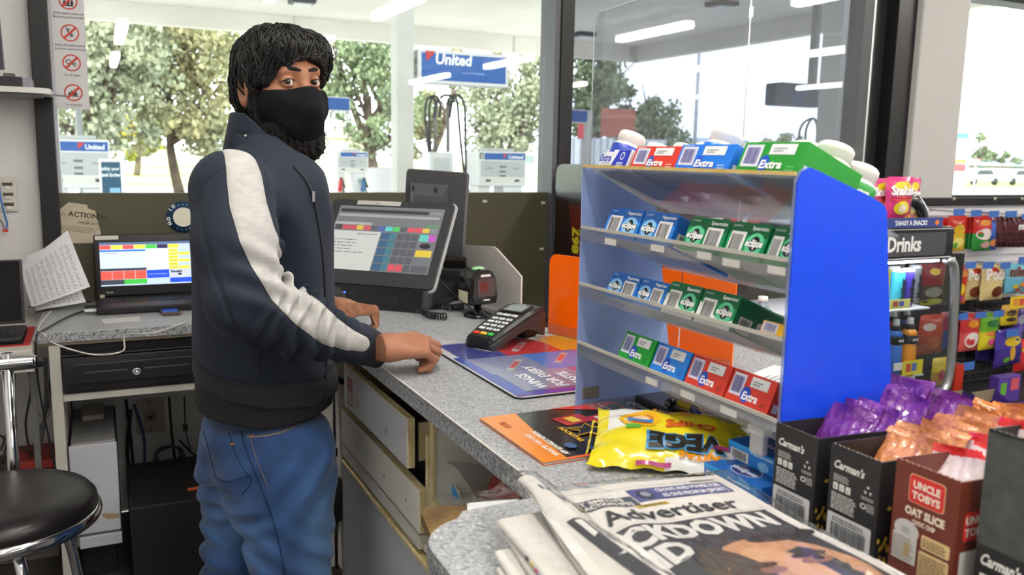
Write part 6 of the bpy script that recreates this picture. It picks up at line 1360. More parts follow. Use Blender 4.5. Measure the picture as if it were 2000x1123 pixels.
b = MB(); b.bx(XN+.012, .98, YR+.004, YL-.004, 1.0015, 1.0065, shelf_m); b.bx(.955, .96, YR+.004, YL-.004, 1.006, 1.04, shelf_m); b.build('base_plate', t)
b = MB(); c = ax(1482, 865, .78); b.bx(.775, .785, c.y-.013, c.y+.013, 1.062, 1.092, '#b9babd', .002); b.bx(.772, .788, c.y-.016, c.y+.016, 1.088, 1.100, '#c9c9cc', .002); b.build('grey_clip', t)
# dark odds and ends on its lowest tier
r = random.Random(3)
b = MB(); b.bx(.868, .945, .82, 1.26, 1.0075, 1.022, mat('tray_black', '#1c1c1f', .35, coat=.3), .004); b.build('black_tray', label='black shallow tray on the lowest tier of the gum stand', cat='tray')
for k, (x_, y_) in enumerate(((.82, 1.18), (.84, 1.14), (.81, 1.10), (.85, 1.06), (.82, .98), (.85, .93), (.81, .90))):
    x_ += .075-.02*(x_ > .83); b = MB(T(x_, y_, 1.0228) @ RZ(r.uniform(0, 3))); c_ = ('#27303a', '#b49b2e', '#2b4a86', '#8f9296', '#2a2a2c', '#3a3b3f', '#8f9296')[k]
    b.lathe([(0, -.03), (.0075, -.03), (.008, -.026), (.008, .018), (.0055, .02), (.0055, .03), (0, .031)], [C(c_, .25)]*4+[C('#b9babd', .3)]*2, T(0, 0, .0085) @ RY(math.pi/2), 12)
    b.build('cigarette_lighter', label=('dark slate', 'yellow', 'blue', 'silver', 'black', 'charcoal', 'pale grey')[k]+' lighter lying on the black tray under the gum shelves', cat='lighter', group='lighters on the lowest tier')
# ---- gum cartons ----
nrm = Vector((sl, 0, 1)).normalized()
def carton_frame(px0, px1, py, z, lift=0, xo=.012):
    # back face of a carton standing on the sloping tier
    y0 = ax(px0, py, XN+xo).y; y1 = ax(px1, py, XN+xo).y; o = Vector((XN+xo, y0, z-xo*sl+.0012+lift)); return frame(o, (0, -1, 0), nrm), y0-y1
def extra(px0, px1, py, i, hgt, colr, side, label, dep=.15, lift=0, flat=True):
    F, w = carton_frame(px0, px1, py, shelves[i], lift); w -= .0012
    t = thing('gum_carton', label, 'gum box', M=F, group='gum cartons on the display stand')
    b = MB(F.copy()); b.box((w/2, hgt/2, -dep/2), (w, hgt, dep), colr, .0008); b.box((w/2, .0, -dep/2), (w-.001, .0012, dep), '#c9cad2')
    b.build('carton', t); b = MB(F.copy())
    b.barcode(I4, w*.05, hgt*.22, w*.34, hgt*.9, '#5b5c9c', '#dfdff0', 3); b.rect(I4, w*.46, hgt*.60, w*.86, hgt*.92, '#eceef0', .0006); b.lines(I4, w*.52, hgt*.68, w*.74, hgt*.84, 2, '#8a8b8e', .5, 3, .001, .6)
    b.disc(I4, w*.43, hgt*.33, hgt*.20, hgt*.25, C('#1d4fc4', .3), .0006); b.text(I4, 'Extra', w*.37, hgt*.18, hgt*.25, '#ffffff', 'l', .03, .15, e=.0011, w=w*.36)
    b.lines(I4, w*.80, hgt*.12, w*.95, hgt*.3, 2, side, .5, 3, .001); b.lines(I4, w*.05, hgt*.92, w*.25, hgt*.98, 1, side, .6, 5, .001)
    Fs = frame(F @ Vector((w, 0, 0)), F.to_3x3() @ Vector((0, 0, -1)), F.to_3x3() @ Vector((0, 1, 0))); b2 = MB(); b.build('carton_print', t)
    b2.rect(Fs, .006, hgt*.1, .016, hgt*.35, '#e9eef2'); b2.build('side_print', t)
    return t
R_, G_, B_ = '#cf3526', '#169a35', '#1671d8'
extra(1228, 1316, 330, 0, .040, R_, '#f0c0b8', 'red gum carton on the top tier between white and blue ones', dep=.085)
extra(1314, 1420, 333, 0, .043, B_, '#9cc6f5', 'bright blue gum carton on the top tier left of the green one', dep=.085)
extra(1434, 1557, 338, 0, .046, '#1c8c2c', '#5ab368', 'large green gum carton at the end of the top tier', dep=.105)
extra(1205, 1265, 712, 3, .046, G_, '#0d6b22', 'green gum carton on the bottom tier next to the tinted end panel')
extra(1267, 1333, 738, 3, .046, '#1e7fe0', '#0f56a8', 'blue gum carton on the bottom tier beside the green one')
extra(1334, 1411, 770, 3, .046, '#d43a2b', '#93241a', 'red gum carton on the bottom tier right after the blue one')
extra(1412, 1498, 805, 3, .046, '#d43a2b', '#93241a', 'red gum carton at the far end of the bottom tier by the blue panel')
# white and dark blue carton
F, w = carton_frame(1160, 1222, 326, shelves[0]); t = thing('gum_carton', 'white and dark blue gum carton first on the top tier', 'gum box', M=F, group='gum cartons on the display stand'); b = MB(F.copy()); b.box((w*.72, .017, -.07), (w*.56, .034, .14), '#e6e6ea', .001); b.box((w*.26, .015, -.075), (w*.5, .030, .14), '#e9e9ed', .001); b.build('carton', t)
b = MB(F.copy()); b.shape(I4, [(w*.5, .001), (w*.97, .001), (w*.97, .033), (w*.62, .033)], C('#2333b0', .3), .0008); b.disc(I4, w*.78, .022, .006, .007, '#e9eef8', .0012, 16, .7); b.text(I4, 'Extra', w*.10, .013, .012, '#2b4aa8', 'l', .04, .15, e=.0012); b.lines(I4, w*.68, .004, w*.9, .012, 2, '#e9eef8', .6, 3, .0014); b.build('carton_print', t)
def eclipse(px0, px1, py, i, hgt, kind, flip, label, dep=.13, white=False):
    F, w = carton_frame(px0, px1, py, shelves[i], 0); w -= .0012; base_, dk, lt_ = (('#2b82dd', '#1c62b8', '#8cc7f5') if kind == 'Peppermint' else ('#0f8a52', '#0a6138', '#5fc796'))
    F = frame(F @ Vector((0, -.010, 0)), (0, -1, 0), nrm); hgt += .010
    t = thing('mint_carton', label, 'mint box', M=F, group='mint cartons on the display stand'); b = MB(F.copy()); rr = .012
    Pz = [(0, 0), (w, 0), (w, hgt-rr*.3), (w-.003, hgt), (.006, hgt), (0, hgt-rr*.5)]; b.prism([(x, y, 0) for x, y in Pz], (0, 0, -dep), C(base_, .35)); b.box((w/2, .0, -dep/2), (w-.001, .0012, dep), '#c3c6cd'); b.build('carton', t)
    b = MB(F.copy()); bx0, bx1 = ((.52, .92) if flip else (.08, .46)); lx = .26 if flip else .73
    b.shape(I4, [(0, hgt*.72), (w, hgt*.62), (w, hgt*.96), (w*.98, hgt*.99), (.004, hgt*.99), (0, hgt*.92)], C(dk, .35), .0003)
    b.disc(I4, w*lx, hgt*.45, w*.22, hgt*.30, C(lt_, .4), .0005); b.disc(I4, w*lx, hgt*.45, w*.16, hgt*.24, C(base_, .35), .0006) if 0 else None
    b.barcode(I4, w*bx0, hgt*.12, w*bx1, hgt*.74, '#3a3a3a', '#efefef', 5, .0007)
    b.disc(I4, w*lx, hgt*.46, hgt*.17, hgt*.20, C('#16181d', .3), .0008); b.disc(I4, w*lx, hgt*.46, hgt*.09, hgt*.10, C('#d9dde2', .3), .0009)
    b.text(I4, 'eclipse', w*lx, hgt*.38, hgt*.20, '#111318', 'c', .09, .1, e=.0011, w=w*.44); b.text(I4, 'eclipse', w*lx, hgt*.38, hgt*.20, '#ffffff', 'c', .03, .1, e=.0013, w=w*.42)
    b.text(I4, kind, w*.96, hgt*.82, hgt*.10, '#ffffff', 'r', .03, e=.0009, w=w*.40); b.text(I4, '24 MINTS', w*.06, hgt*.86, hgt*.06, '#dfe9f5', 'l', .0, e=.0009)
    if white: b.shape(I4, [(0, 0), (w, 0), (w, hgt*.30), (w*lx, hgt*.12), (w*.5, hgt*.3), (0, hgt*.62)], C('#e9ecea', .4), .00055)
    b.build('carton_print', t)
    Fs = frame(F @ Vector((w, 0, 0)), F.to_3x3() @ Vector((0, 0, -1)), F.to_3x3() @ Vector((0, 1, 0))); b2 = MB(); b2.rect(Fs, .001, .001, dep-.001, hgt-.003, C(dk, .35)); b2.text(Fs, 'eclipse', dep*.55, hgt*.35, hgt*.28, '#e8eef4', 'c', .03, .1); b2.barcode(Fs, .01, .004, .035, hgt*.5, '#3a3a3a', '#d9d9d9', 8); b2.build('side_print', t); return t
eclipse(1178, 1242, 455, 1, .044, 'Peppermint', False, 'blue peppermint carton first on the second tier')
eclipse(1244, 1309, 468, 1, .044, 'Peppermint', True, 'blue peppermint carton second on the second tier')
eclipse(1332, 1409, 480, 1, .044, 'Spearmint', True, 'green spearmint carton on the second tier after a gap')
eclipse(1411, 1489, 492, 1, .044, 'Spearmint', False, 'middle green spearmint carton on the second tier')
eclipse(1493, 1549, 504, 1, .044, 'Spearmint', False, 'green spearmint carton on second tier half hidden by the blue panel')
eclipse(1184, 1240, 572, 2, .036, 'Peppermint', True, 'blue peppermint carton first on the third tier')
eclipse(1241, 1293, 586, 2, .036, 'Peppermint', True, 'blue peppermint carton second on the third tier')
eclipse(1294, 1356, 602, 2, .042, 'Spearmint', False, 'green and white spearmint carton on the third tier beside the blue ones', white=True)
eclipse(1358, 1430, 622, 2, .042, 'Spearmint', False, 'green and white spearmint carton on the third tier before the yellow box', white=True)
F, w = carton_frame(1482, 1534, 655, shelves[2]); t = thing('gum_carton', 'yellow carton with purple barcode at the end of third tier', 'gum box', M=F, group='gum cartons on the display stand'); b = MB(F.copy()); b.box((w/2, .009, -.05), (w, .018, .10), '#e0a91c', .001); b.build('carton', t); b = MB(F.copy()); b.barcode(I4, w*.05, .003, w*.62, .0165, '#5b5a8c', '#dcd9e2', 4); b.build('carton_print', t)
# price labels hanging on the tier fronts
for i, (p, q_, py) in enumerate(((1182, 1204, 468), (1272, 1298, 480), (1362, 1390, 494), (1412, 1446, 508), (1500, 1535, 522), (1262, 1285, 738), (1330, 1358, 764), (1408, 1440, 795))):
    a_ = ax(p, py, XN-.004); c_ = ax(q_, py, XN-.004); b = MB(); b.bx(XN-.005, XN-.0042, c_.y, a_.y, a_.z-.007, a_.z+.003, '#cfcdca'); b.build('shelf_label', label='small pale price label clipped to the gum stand tier front', cat='label', group='price labels on the gum stand tiers')
# gum bottles on the top tier
wb = mat('bottle_white', '#ece9e4', .35)
def bottle(capx, capy, X, colr, label, s=.92, txt='Extra', yy=None):
    c = ax(capx, capy, X) if not yy else ay(capx, capy, yy); X = c.x; zf = shelves[0]-(X-XN)*sl
    ax_n = Vector((sl, 0, 1)).normalized(); Hh = max(.045, (c.z-zf)*ax_n.z-.002); base_ = c-ax_n*Hh
    s = s; M = frame(base_, Vector((0, -1, 0)), None, ax_n); k = Hh
    t = thing('gum_bottle', label, 'gum bottle', M=M, group='white gum bottles on the top tier')
    b = MB(M.copy()); b.lathe([(0, 0), (.027*s, 0), (.031*s, .004), (.031*s, k-.033*s), (.029*s, k-.027*s), (.024*s, k-.024*s), (.022*s, k-.022*s)], wb, None, 28); b.build('bottle', t)
    b = MB(M.copy()); b.lathe([(.0312*s, .006), (.0316*s, .006), (.0316*s, k-.031*s), (.0312*s, k-.0305*s)], C(colr, .3), None, 28)
    for k2 in range(3):
        a_ = math.radians(-150+k2*60); FM = frame((.0318*s*math.cos(a_), .0318*s*math.sin(a_), k*.35), (-math.sin(a_), math.cos(a_), 0), (0, 0, 1)); b.text(FM, txt, 0, 0, .010*s, '#f4f6fa', 'c', .04, .1)
    b.build('label_band', t)
    b = MB(M.copy()); n = 40; prof = []
    b.lathe([(.0235*s, k-.024*s), (.0235*s, k-.021*s), (.026*s, k-.020*s), (.026*s, k-.012*s), (.0268*s, k-.011*s), (.026*s, k-.004*s), (.023*s, k-.001*s), (.0, k)], wb, None, 32); b.build('cap', t); return t
bottle(1238, 262, .855, '#2b43a8', 'white gum bottle with blue label behind the white carton')
bottle(1424, 258, .850, '#1e6fd0', 'white gum bottle with bright blue label behind the blue carton')
bottle(1636, 285, .870, '#2a9e3c', 'taller white gum bottle with green label above the blue panel', yy=.838)
bottle(1684, 325, .905, '#1f8f36', 'lower white gum bottle with green label at the far corner of the panel', yy=.838)
bottle(1292, 286, .90, '#c9302a', 'white bottle cap peeking over the red carton')
bottle(1345, 287, .90, '#1e6fd0', 'white bottle cap peeking between the red and blue cartons')
bottle(1388, 286, .91, '#1e6fd0', 'small white bottle cap peeking beside the bright blue labelled bottle')
bottle(1487, 286, .90, '#2a9e3c', 'white bottle cap peeking over the left of the green carton')
bottle(1585, 284, .90, '#2a9e3c', 'white bottle cap peeking over the right of the green carton')
# ---- magazine ----
t = thing('magazine', 'black and orange energy drink flyer magazine on the counter', 'magazine', (.73, 1.17, 1.0)); X0, X1, Y0, Y1 = .570, .900, 1.052, 1.287
FM = T(0, 0, 1.0045)
b = MB(); 
for k in range(3): b.bx(X0+k*.0015, X1-k*.002, Y0+k*.001, Y1, 1.0002+k*.0013, 1.0012+k*.0013, ('#d9672a', '#e4e2de', '#e9e7e3')[k])
b.build('pages', t)
# printed for a reader on the customer side: text runs along -Y seen from there; local x = -Y, local y = -X
FP = frame((X1, Y1, 1.0046), (0, -1, 0), (1, 0, 0)); FP = frame((X0, Y1, 1.0046), (0, -1, 0), (1, 0, 0)); w = Y1-Y0; h = X1-X0      # x along -Y (0..w), y along +X (0..h)
b = MB(FP.copy()); b.rect(I4, 0, 0, w, h, gl('#17171a'), .0); b.shape(I4, [(0, 0), (w, 0), (w, h*.13), (w*.6, h*.15), (0, h*.21)], gl('#ee8a22'), .0006)
b.rect(I4, w*.965, 0, w, h, gl('#e8622a'), .0005); b.rect(I4, 0, h*.80, w, h*.812, gl('#e8622a'), .0005); b.rect(I4, 0, h*.96, w, h, gl('#e8742a'), .0005)
# writing, seen upside down / sideways from the camera
def mt(s_, x, y, sz, c, rot, bold=.03, wd=None): b.text(I4, s_, x, y, sz, c, 'l', bold, e=.001, rot=rot, w=wd)
rt = math.pi/2
def ml(s_, cx, cy, sz, c, wd=None, shear=0, bold=.04, flip=False):
    # reading direction towards +Y (away): rotate the print by 180 degrees
    b.text(FP.inverted() @ frame(FP @ Vector((cx, cy, 0)), (-.15, 1, 0), (-1, -.15, 0)) if False else (T(cx, cy, 0) if not flip else T(cx, cy, 0) @ RZ(math.pi)), s_, 0, 0, sz, c, 'l', bold, shear, e=.001, w=wd)
ml('MIX IT UP', w*.26, h*.735, .014, '#f2f2f2', w*.5); ml('THE FULL', w*.26, h*.675, .015, '#f2f2f2', w*.5)
b.shape(I4, [(0, h*.42), (w*.16, h*.66), (w*.05, h*.80), (0, h*.80)], gl('#d23a3a'), .0008); ml('only 2 for', w*.03, h*.70, .007, '#f6dada', w*.2)
b.disc(I4, w*.30, h*.885, w*.22, h*.055, '#d9d9d9', .0008, 28, .96); b.disc(I4, w*.31, h*.883, w*.20, h*.062, '#d9d9d9', .0008, 28, .96); b.text(T(w*.14, h*.885, 0), 'Enjoy', 0, 0, .014, '#f2f2f2', 'l', .03, e=.001); b.text(T(w*.2, h*.845, 0), 'today', 0, 0, .009, '#d2553a', 'l', .03, e=.001)
b.text(T(w*.55, h*.87, 0), 'ONE', 0, 0, .022, '#e9e9e9', 'l', .02, e=.001)
for i, (x, y, c) in enumerate(((.30, .44, '#b3282c'), (.36, .60, '#b3282c'), (.47, .62, '#c9a21e'), (.60, .50, '#7a2e86'), (.62, .66, '#7a2e86'), (.78, .56, '#3f8fd0'))):
    b.shape(T(w*x, h*y, 0) @ RZ(.15), [(-.022, -.030), (.022, -.030), (.022, .030), (-.022, .030)], gl(c), .0009+i*.00008); b.rect(T(w*x, h*y, 0) @ RZ(.15), -.014, -.012, .014, .008, gl('#e0cfd4' if i % 2 else '#e2c13a'), .0016+i*.00008)
for i, (x, y, s_) in enumerate(((.56, .42, .034), (.72, .48, .026), (.50, .58, .03), (.70, .64, .022))):
    P = []
    for k in range(10): a_ = math.pi/5*k+.3; rr_ = s_ if k % 2 == 0 else s_*.42; P.append((w*x+rr_*math.cos(a_), h*y+rr_*math.sin(a_)*1.1))
    V = [(x_, y_, .0024) for x_, y_ in P]+[(w*x, h*y, .0024)]; b.add(V, [(k, (k+1) % 10, 10) for k in range(10)], gl('#1a1712')); V = [(w*x+(x_-w*x)*1.0, h*y+(y_-h*y)*1.0, .0026) for x_, y_ in P]; b.tube([Vector(v) for v in V], .0009, gl('#e0b22a'), 4, closed=True)
for i, (x, y, c) in enumerate(((.90, .30, '#2b4a7a'), (.86, .36, '#6d4a30'), (.80, .22, '#3f5f8f'), (.92, .42, '#86503a'))): b.disc(I4, w*x, h*y, .012, .009, C(c, .4), .0026)
ml('APP REWARDS MEMBERS', w*.92, h*.17, .009, '#f6f0e6', w*.5, flip=True); ml("WHAT'D YOU LIKE", w*.92, h*.12, .009, '#f6f0e6', w*.45, flip=True); ml('ROCKSTAR', w*.42, h*.30, .009, '#e2b22a', w*.32, .2); ml('OTR', w*.30, h*.09, .012, '#b8562a', flip=True)
b.build('cover_print', t)
# ---- chip packet ----
c = Vector((.81, 1.075, 1.005)); dC = Vector((.33, -.16, 0)).normalized()
pA = az(1180, 845, 1.03); pB = az(1465, 885, 1.02); pC = az(1345, 808, 1.03); pD = az(1235, 905, 1.01)
O = az(1312, 880, 1.012); xd = Vector((.95, .28, 0)).normalized(); xd = (az(1455, 872, 1.0)-az(1185, 850, 1.0)).normalized()
FC = frame(O, xd, Vector((-xd.y, xd.x, 0))) @ RX(math.radians(13)); Lh, Wh = .122, .088
bag_y = gl('#e2d21c'); bag_w = gl('#e6e6e2')
n1_, n2_ = 26, 20; rr_ = random.Random(2)
def bagpt(u, v, top):
    e = (1-abs(u)**3.5)**.8*(1-abs(v)**3)**.8 if abs(u) < 1 and abs(v) < 1 else 0
    x = u*Lh*(1-.06*(1-v*v)*abs(u)); y = v*Wh*(1-.10*(1-u*u)*abs(v)); z = .016+e*(.024 if top else -.012)+.0022*math.sin(u*9+v*7)*e+.003*math.sin(v*14+u*3)*abs(u)**2+.0025*math.sin(u*17)*abs(v)**3
    return (x, y, max(z, .0015))
t = thing('chip_packet', 'yellow and white packet of vege chips lying on the magazine', 'chip packet', M=FC)
b = MB(FC.copy()); G = [[bagpt(-1+2*i/n1_, -1+2*j/n2_, True) for j in range(n2_+1)] for i in range(n1_+1)]
def bagm(i, j):
    u = -1+2*i/n1_; v = -1+2*j/n2_; q_ = v+.25*u
    if v < -.80+.5*max(0, u-.1) and u > -.1: return bag_w
    if q_ > .72 and u < .35: return bag_w
    if -.86 < u < -.40 and v > -.05: return bag_w
    return bag_y
b.grid(G, bagm); G2 = [[bagpt(-1+2*i/n1_, -1+2*j/n2_, False) for j in range(n2_+1)] for i in range(n1_+1)]; b.grid(G2, bag_y); b.build('bag', t)
b = MB(FC.copy())
def bagtext(s_, x, y, size, m_, rot=math.pi, bold=.05, w=None, lift=.0012):
    V, Fx = text_geo(s_, bold, 0); a_ = np.array(V); k = size/.72; x0, x1 = a_[:, 0].min(), a_[:, 0].max(); sx = (w/((x1-x0)*k)) if w else 1
    P = []
    for p in a_:
        X_ = ((p[0]-(x0+x1)/2)*k*sx); Y_ = p[1]*k; xx = x+X_*math.cos(rot)-Y_*math.sin(rot); yy = y+X_*math.sin(rot)+Y_*math.cos(rot); P.append((xx, yy, bagpt(max(-.99, min(.99, xx/Lh)), max(-.99, min(.99, yy/Wh)), True)[2]+lift))
    b.add(P, Fx, m_)
bagtext('VEGE', .020, -.022, .033, gl('#4a90c8'), w=.116, lift=.0028, bold=.11); bagtext('VEGE', .020, -.022, .033, gl('#26221c'), w=.108, lift=.0036, bold=.06); bagtext('CHIPS', .026, .018, .018, gl('#c9561e'), w=.075, lift=.0018)
bagtext('AJITAS', .040, -.058, .011, gl('#d98a1e'), w=.06, lift=.0018); bagtext('DELI STYLE', -.002, .055, .010, gl('#d98a1e'), w=.06, lift=.0018); bagtext('100g net', .085, .045, .006, gl('#6b6240'), lift=.0016)
for (cx_, cy_, ra, colr, e_) in ((-.050, .022, .030, '#e8b21c', .0010), (-.049, .021, .020, '#c97a2a', .0016), (-.049, .021, .013, '#e8c79a', .0022)):
    P = [(cx_+ra*(1.0+.12*(k % 2 if ra > .025 else 0))*math.cos(k*math.pi/12), cy_+ra*.8*math.sin(k*math.pi/12)) for k in range(24)]; b.add([(x, y, bagpt(x/Lh, y/Wh, True)[2]+e_) for x, y in P]+[(cx_, cy_, bagpt(cx_/Lh, cy_/Wh, True)[2]+e_)], [(k, (k+1) % 24, 24) for k in range(24)], gl(colr))
def bagrect(x0, y0, x1, y1, c_, e_): 
    n = 6; b.grid([[(x0+(x1-x0)*i/n, y0+(y1-y0)*j, bagpt((x0+(x1-x0)*i/n)/Lh, (y0+(y1-y0)*j)/Wh, True)[2]+e_) for j in (0, 1)] for i in range(n+1)], gl(c_))
bagrect(.05, -.048, .098, -.040, '#a83a78', .0014); bagrect(-.068, .010, -.030, .018, '#3f7fc0', .0026); bagrect(-.070, -.010, -.048, .002, '#5aa63a', .0014); bagrect(-.05, -.082, .0, -.076, '#a83a78', .0014)
b.build('packet_print', t)
b = MB(FC.copy())
for s_ in (-1, 1):
    n = 20; sc_ = .55 if s_ < 0 else .95; G = [[(s_*(Lh+(.004 if s_ < 0 else .013)*k), Wh*(-1+2*i/n)*sc_, .0165+.003*math.sin(i*1.1)*k+.0018*math.sin(i*2.7)-(.006*k)) for k in (0, 1)] for i in range(n+1)]; b.grid(G, bag_w if s_ > 0 else bag_y); b.build('sealed_end', t); b = MB(FC.copy())
# ======================= NEWSPAPERS, BAR CARTONS =======================
newsp = mat('newsprint', '#e3e0dc', .75, noise=('#d8d4ce', 14, .2, 3)); ink = mat('news_ink', '#2b2c33', .6)
def zf(x, y):
    u = (x-.43)/.275; base = 1.046-.010*max(0, u-.8)
    return base+.020*math.exp(-((x-.452)/.022)**2)*(1-.3*(.83-y)/.4)-.007*math.exp(-((x-.492)/.020)**2)*(1 if y > .6 else max(0, 1-(.6-y)/.1))+.003*math.sin(x*60+y*20)*math.exp(-((x-.52)/.05)**2)+.002*math.sin(y*25)
t = thing('newspaper', 'top newspaper of the stack with LOCKDOWN headline, wrapped in clear plastic', 'newspaper', (.57, .6, 1.03), 'newspapers stacked on the counter')
def xl(y): return .445-.075*max(0, (.80-y)/.4)
def pg(u, v): y = .83-.45*v-.0*(u); x = xl(y)+(.705-xl(y))*u; y2 = y+.048*(1-u)**1.3*(1-v); return Vector((x, y2, zf(x, y)))
b = MB(); nU, nV = 44, 26; b.grid([[pg(i/nU, j/nV) for j in range(nV+1)] for i in range(nU+1)], newsp); b.grid([[pg(i/nU, j/nV)-Vector((0, 0, .008)) for j in (0, nV)] for i in range(nU+1)], newsp)
b.grid([[pg(0, j/nV)+Vector((-.004*math.sin(math.pi*k/4), 0, -.008*k/4)) for j in range(nV+1)] for k in range(5)], newsp); b.grid([[pg(i/nU, 0)-Vector((0, 0, .008*k)) for k in (0, 1)] for i in range(nU+1)], newsp); b.grid([[pg(1, j/nV)-Vector((0, 0, .008*k)) for k in (0, 1)] for j in range(nV+1)], newsp); b.build('front_page', t)
b = MB()
def warp(P, e): # page coordinates: x to the right, y up, lying on the curved page
    out = []
    for x, y in P: out.append((x, y+.048*max(0, 1-(x-xl(y))/(.705-xl(y)))**1.3*(1-(.83-y)/.45), zf(x, y)+e))
    return out
def nrect(x0, y0, x1, y1, m, e=.0008):
    n = max(2, int((x1-x0)/.008)); k = max(1, int((y1-y0)/.02)); b.grid([[warp([(x0+(x1-x0)*i/n, y0+(y1-y0)*j/k)], e)[0] for j in range(k+1)] for i in range(n+1)], m)
def ntext(s_, x, y, size, m, w=None, bold=0, shear=0, e=.0014, al='l'):
    V, Fx = text_geo(s_, bold, shear); a_ = np.array(V); k = size/.72; x0, x1 = a_[:, 0].min(), a_[:, 0].max(); sx = (w/((x1-x0)*k)) if w else 1
    b.add(warp([(x+(p[0]-x0)*k*sx, y+p[1]*k) for p in a_], e), Fx, m)
nrect(.487, .769, .560, .792, C('#3a3f4e', .6)); ntext("T SMITH'S", .492, .781, .0075, newsp, .055, .04); ntext('ACTION [P5]', .492, .771, .0075, newsp, .06, .04)
nrect(.562, .775, .690, .806, C('#4a4f86', .6)); ntext('CROWS AND POWER FLEE', .596, .793, .0085, C('#dcdce6', .6), .088, .05); ntext('AS ONE FROM SA [SPORT]', .596, .779, .0085, C('#dcdce6', .6), .088, .05)
F_ = [(.578+.010*math.cos(a), .789+.012*math.sin(a)) for a in np.linspace(0, 6.2, 14)]; b.add(warp(F_, .0013), [tuple(range(14))], C('#2c2e44', .6)); b.add(warp([(.578+.006*math.cos(a), .789+.007*math.sin(a)) for a in np.linspace(0, 6.2, 14)], .0018), [tuple(range(14))], C('#8a8a9c', .6))
nrect(.552, .762, .592, .768, C('#c9a92e', .6)); ntext('CORONAVIRUS', .555, .763, .0035, ink, .034, .02); nrect(.655, .812, .690, .816, C('#8e8e90', .6)); nrect(.445, .8125, .650, .8135, C('#a5a09a', .6)); nrect(.45, .79, .482, .802, C('#3b4a74', .6)); ntext('SAVE', .452, .793, .006, newsp, .02, .04)
ntext('The', .462, .739, .017, ink, .026, .0); ntext('Advertiser', .497, .733, .027, ink, .172, .015)
nrect(.438, .726, .69, .7265, C('#9a958e', .6))
nrect(.440, .47, .690, .722, C('#37383e', .5), .0006)
ntext('LOCKDOWN', .446, .682, .034, C('#d6d4d2', .6), .232, .05); ntext('AND', .446, .640, .034, C('#d6d4d2', .6), .095, .05)
# portrait area: plain generic face
def blob(cx_, cy_, rx, ry, m, e, a0=0):
    n = 28; P = [(cx_+rx*math.cos(2*math.pi*i/n+a0)*(1+.06*math.sin(3*i)), cy_+ry*math.sin(2*math.pi*i/n+a0)) for i in range(n)]; b.add(warp(P+[(cx_, cy_)], e), [(i, (i+1) % n, n) for i in range(n)], m)
blob(.610, .565, .075, .095, C('#b98a68', .5), .0010); blob(.600, .560, .040, .080, C('#c79b78', .5), .0013); blob(.555, .60, .03, .05, C('#4a4038', .5), .0016); blob(.655, .655, .045, .012, C('#2c2a2c', .5), .0016); blob(.645, .605, .022, .006, C('#3a2c26', .5), .0019); blob(.645, .592, .020, .008, C('#8e6650', .5), .0019); blob(.647, .594, .006, .005, C('#241d1b', .5), .0022); blob(.582, .600, .018, .006, C('#3a2c26', .5), .0019); blob(.585, .588, .016, .007, C('#8e6650', .5), .0019)
b.build('print', t)
# papers below it, folded edges to the left
for k in range(4):
    y1 = .835-.018*k; z0 = 1.001+.0092*(3-k); X0_ = .398-.008*k+(.006 if k == 1 else 0)
    t = thing('newspaper', ('second newspaper from the top with its folded edge showing', 'third newspaper from the top with its folded edge showing', 'fourth newspaper from the top with its folded edge showing', 'lowest newspaper of the stack with a printed corner sticking out')[k], 'newspaper', (.55, .6, z0), 'newspapers stacked on the counter')
    b = MB(); n = 20; m_ = 8
    def ed(v): return X0_-.055*v+.004*math.sin(v*7+k*2)
    G = []
    for i in range(n+1):
        v = i/n; y = y1-.46*v; x0 = ed(v); row = []
        for j in range(13):
            if j <= 8: a_ = math.pi*(-.5+j/8); row.append((x0-.0044*math.cos(a_), y, z0+.0045+.0044*math.sin(a_)))
            else: u = (j-8)/4; row.append((x0+(.700-x0)*u, y, z0+.009))
        row.insert(0, (.700, y, z0)); G.append(row)
    b.grid(G, newsp); 
    for gi in (0, n): pass
    Gs = [[(ed(0)+(.700-ed(0))*u, y1, z0+.009*s_) for s_ in (0, 1)] for u in (0, .25, .5, .75, 1)]; b.grid(Gs, newsp)
    b.grid([[(.700, y1-.46*v, z0+.009*s_) for s_ in (0, 1)] for v in (0, .5, 1)], newsp); b.build('folded_pages', t)
    if k < 3:
        for q_ in range(6):
            b = MB(); v = .20+.030*q_+.05*k; y = y1-.46*v; b.box((ed(v)-.0042, y, z0+.0046), (.002, .007, .0035), ('#3a3436', '#d9c43a', '#c8508a', '#3f9ac4', '#d9c43a', '#c8508a')[q_], 0); b.build('colour_mark', t)
    else:
        b = MB(); P = [az(*p, 1.012) for p in ((1005, 1078), (1030, 1072), (1065, 1118), (1035, 1128))]; b.prism(P, (0, 0, .0008), newsp); F = frame(P[0]+Vector((0, 0, .0012)), P[1]-P[0], P[0]-P[3]); b.lines(F, .004, -.04, .02, -.008, 7, '#8a8580', .5, 4); b.build('loose_corner', t)
# clear wrap
film = clear('plastic_film', '#fafafa', .07, .03, '#e6e9ee', .06)
b = MB(); rr_ = random.Random(9); n_, m_ = 56, 40; N = [[rr_.uniform(-1, 1) for _ in range(m_+1)] for _ in range(n_+1)]; G = []
for i in range(n_+1):
    row = []
    for j in range(m_+1):
        u = -.06+1.13*i/n_; v = -.06+1.0*j/m_; y = .83-.45*v; x = .40+.325*u-.05*max(0, v); uu = max(0, min(1, (x-xl(y))/(.705-xl(y))))
        y2 = y+.048*(1-uu)**1.3*(1-max(0, v)); z = zf(x, y)+.0045+.0016*N[i][j]+.003*abs(math.sin(x*90+y*60))*math.exp(-((x-.48)/.06)**2)+.0022*math.sin(x*50-y*80)*.6
        if u > 1.0: z -= (u-1.0)*.25; 
        if u < 0: z -= .02*min(1, -u*12)
        if v < 0: z -= .012*min(1, -v*14)
        row.append((x, y2, max(z, 1.004)))
    G.append(row)
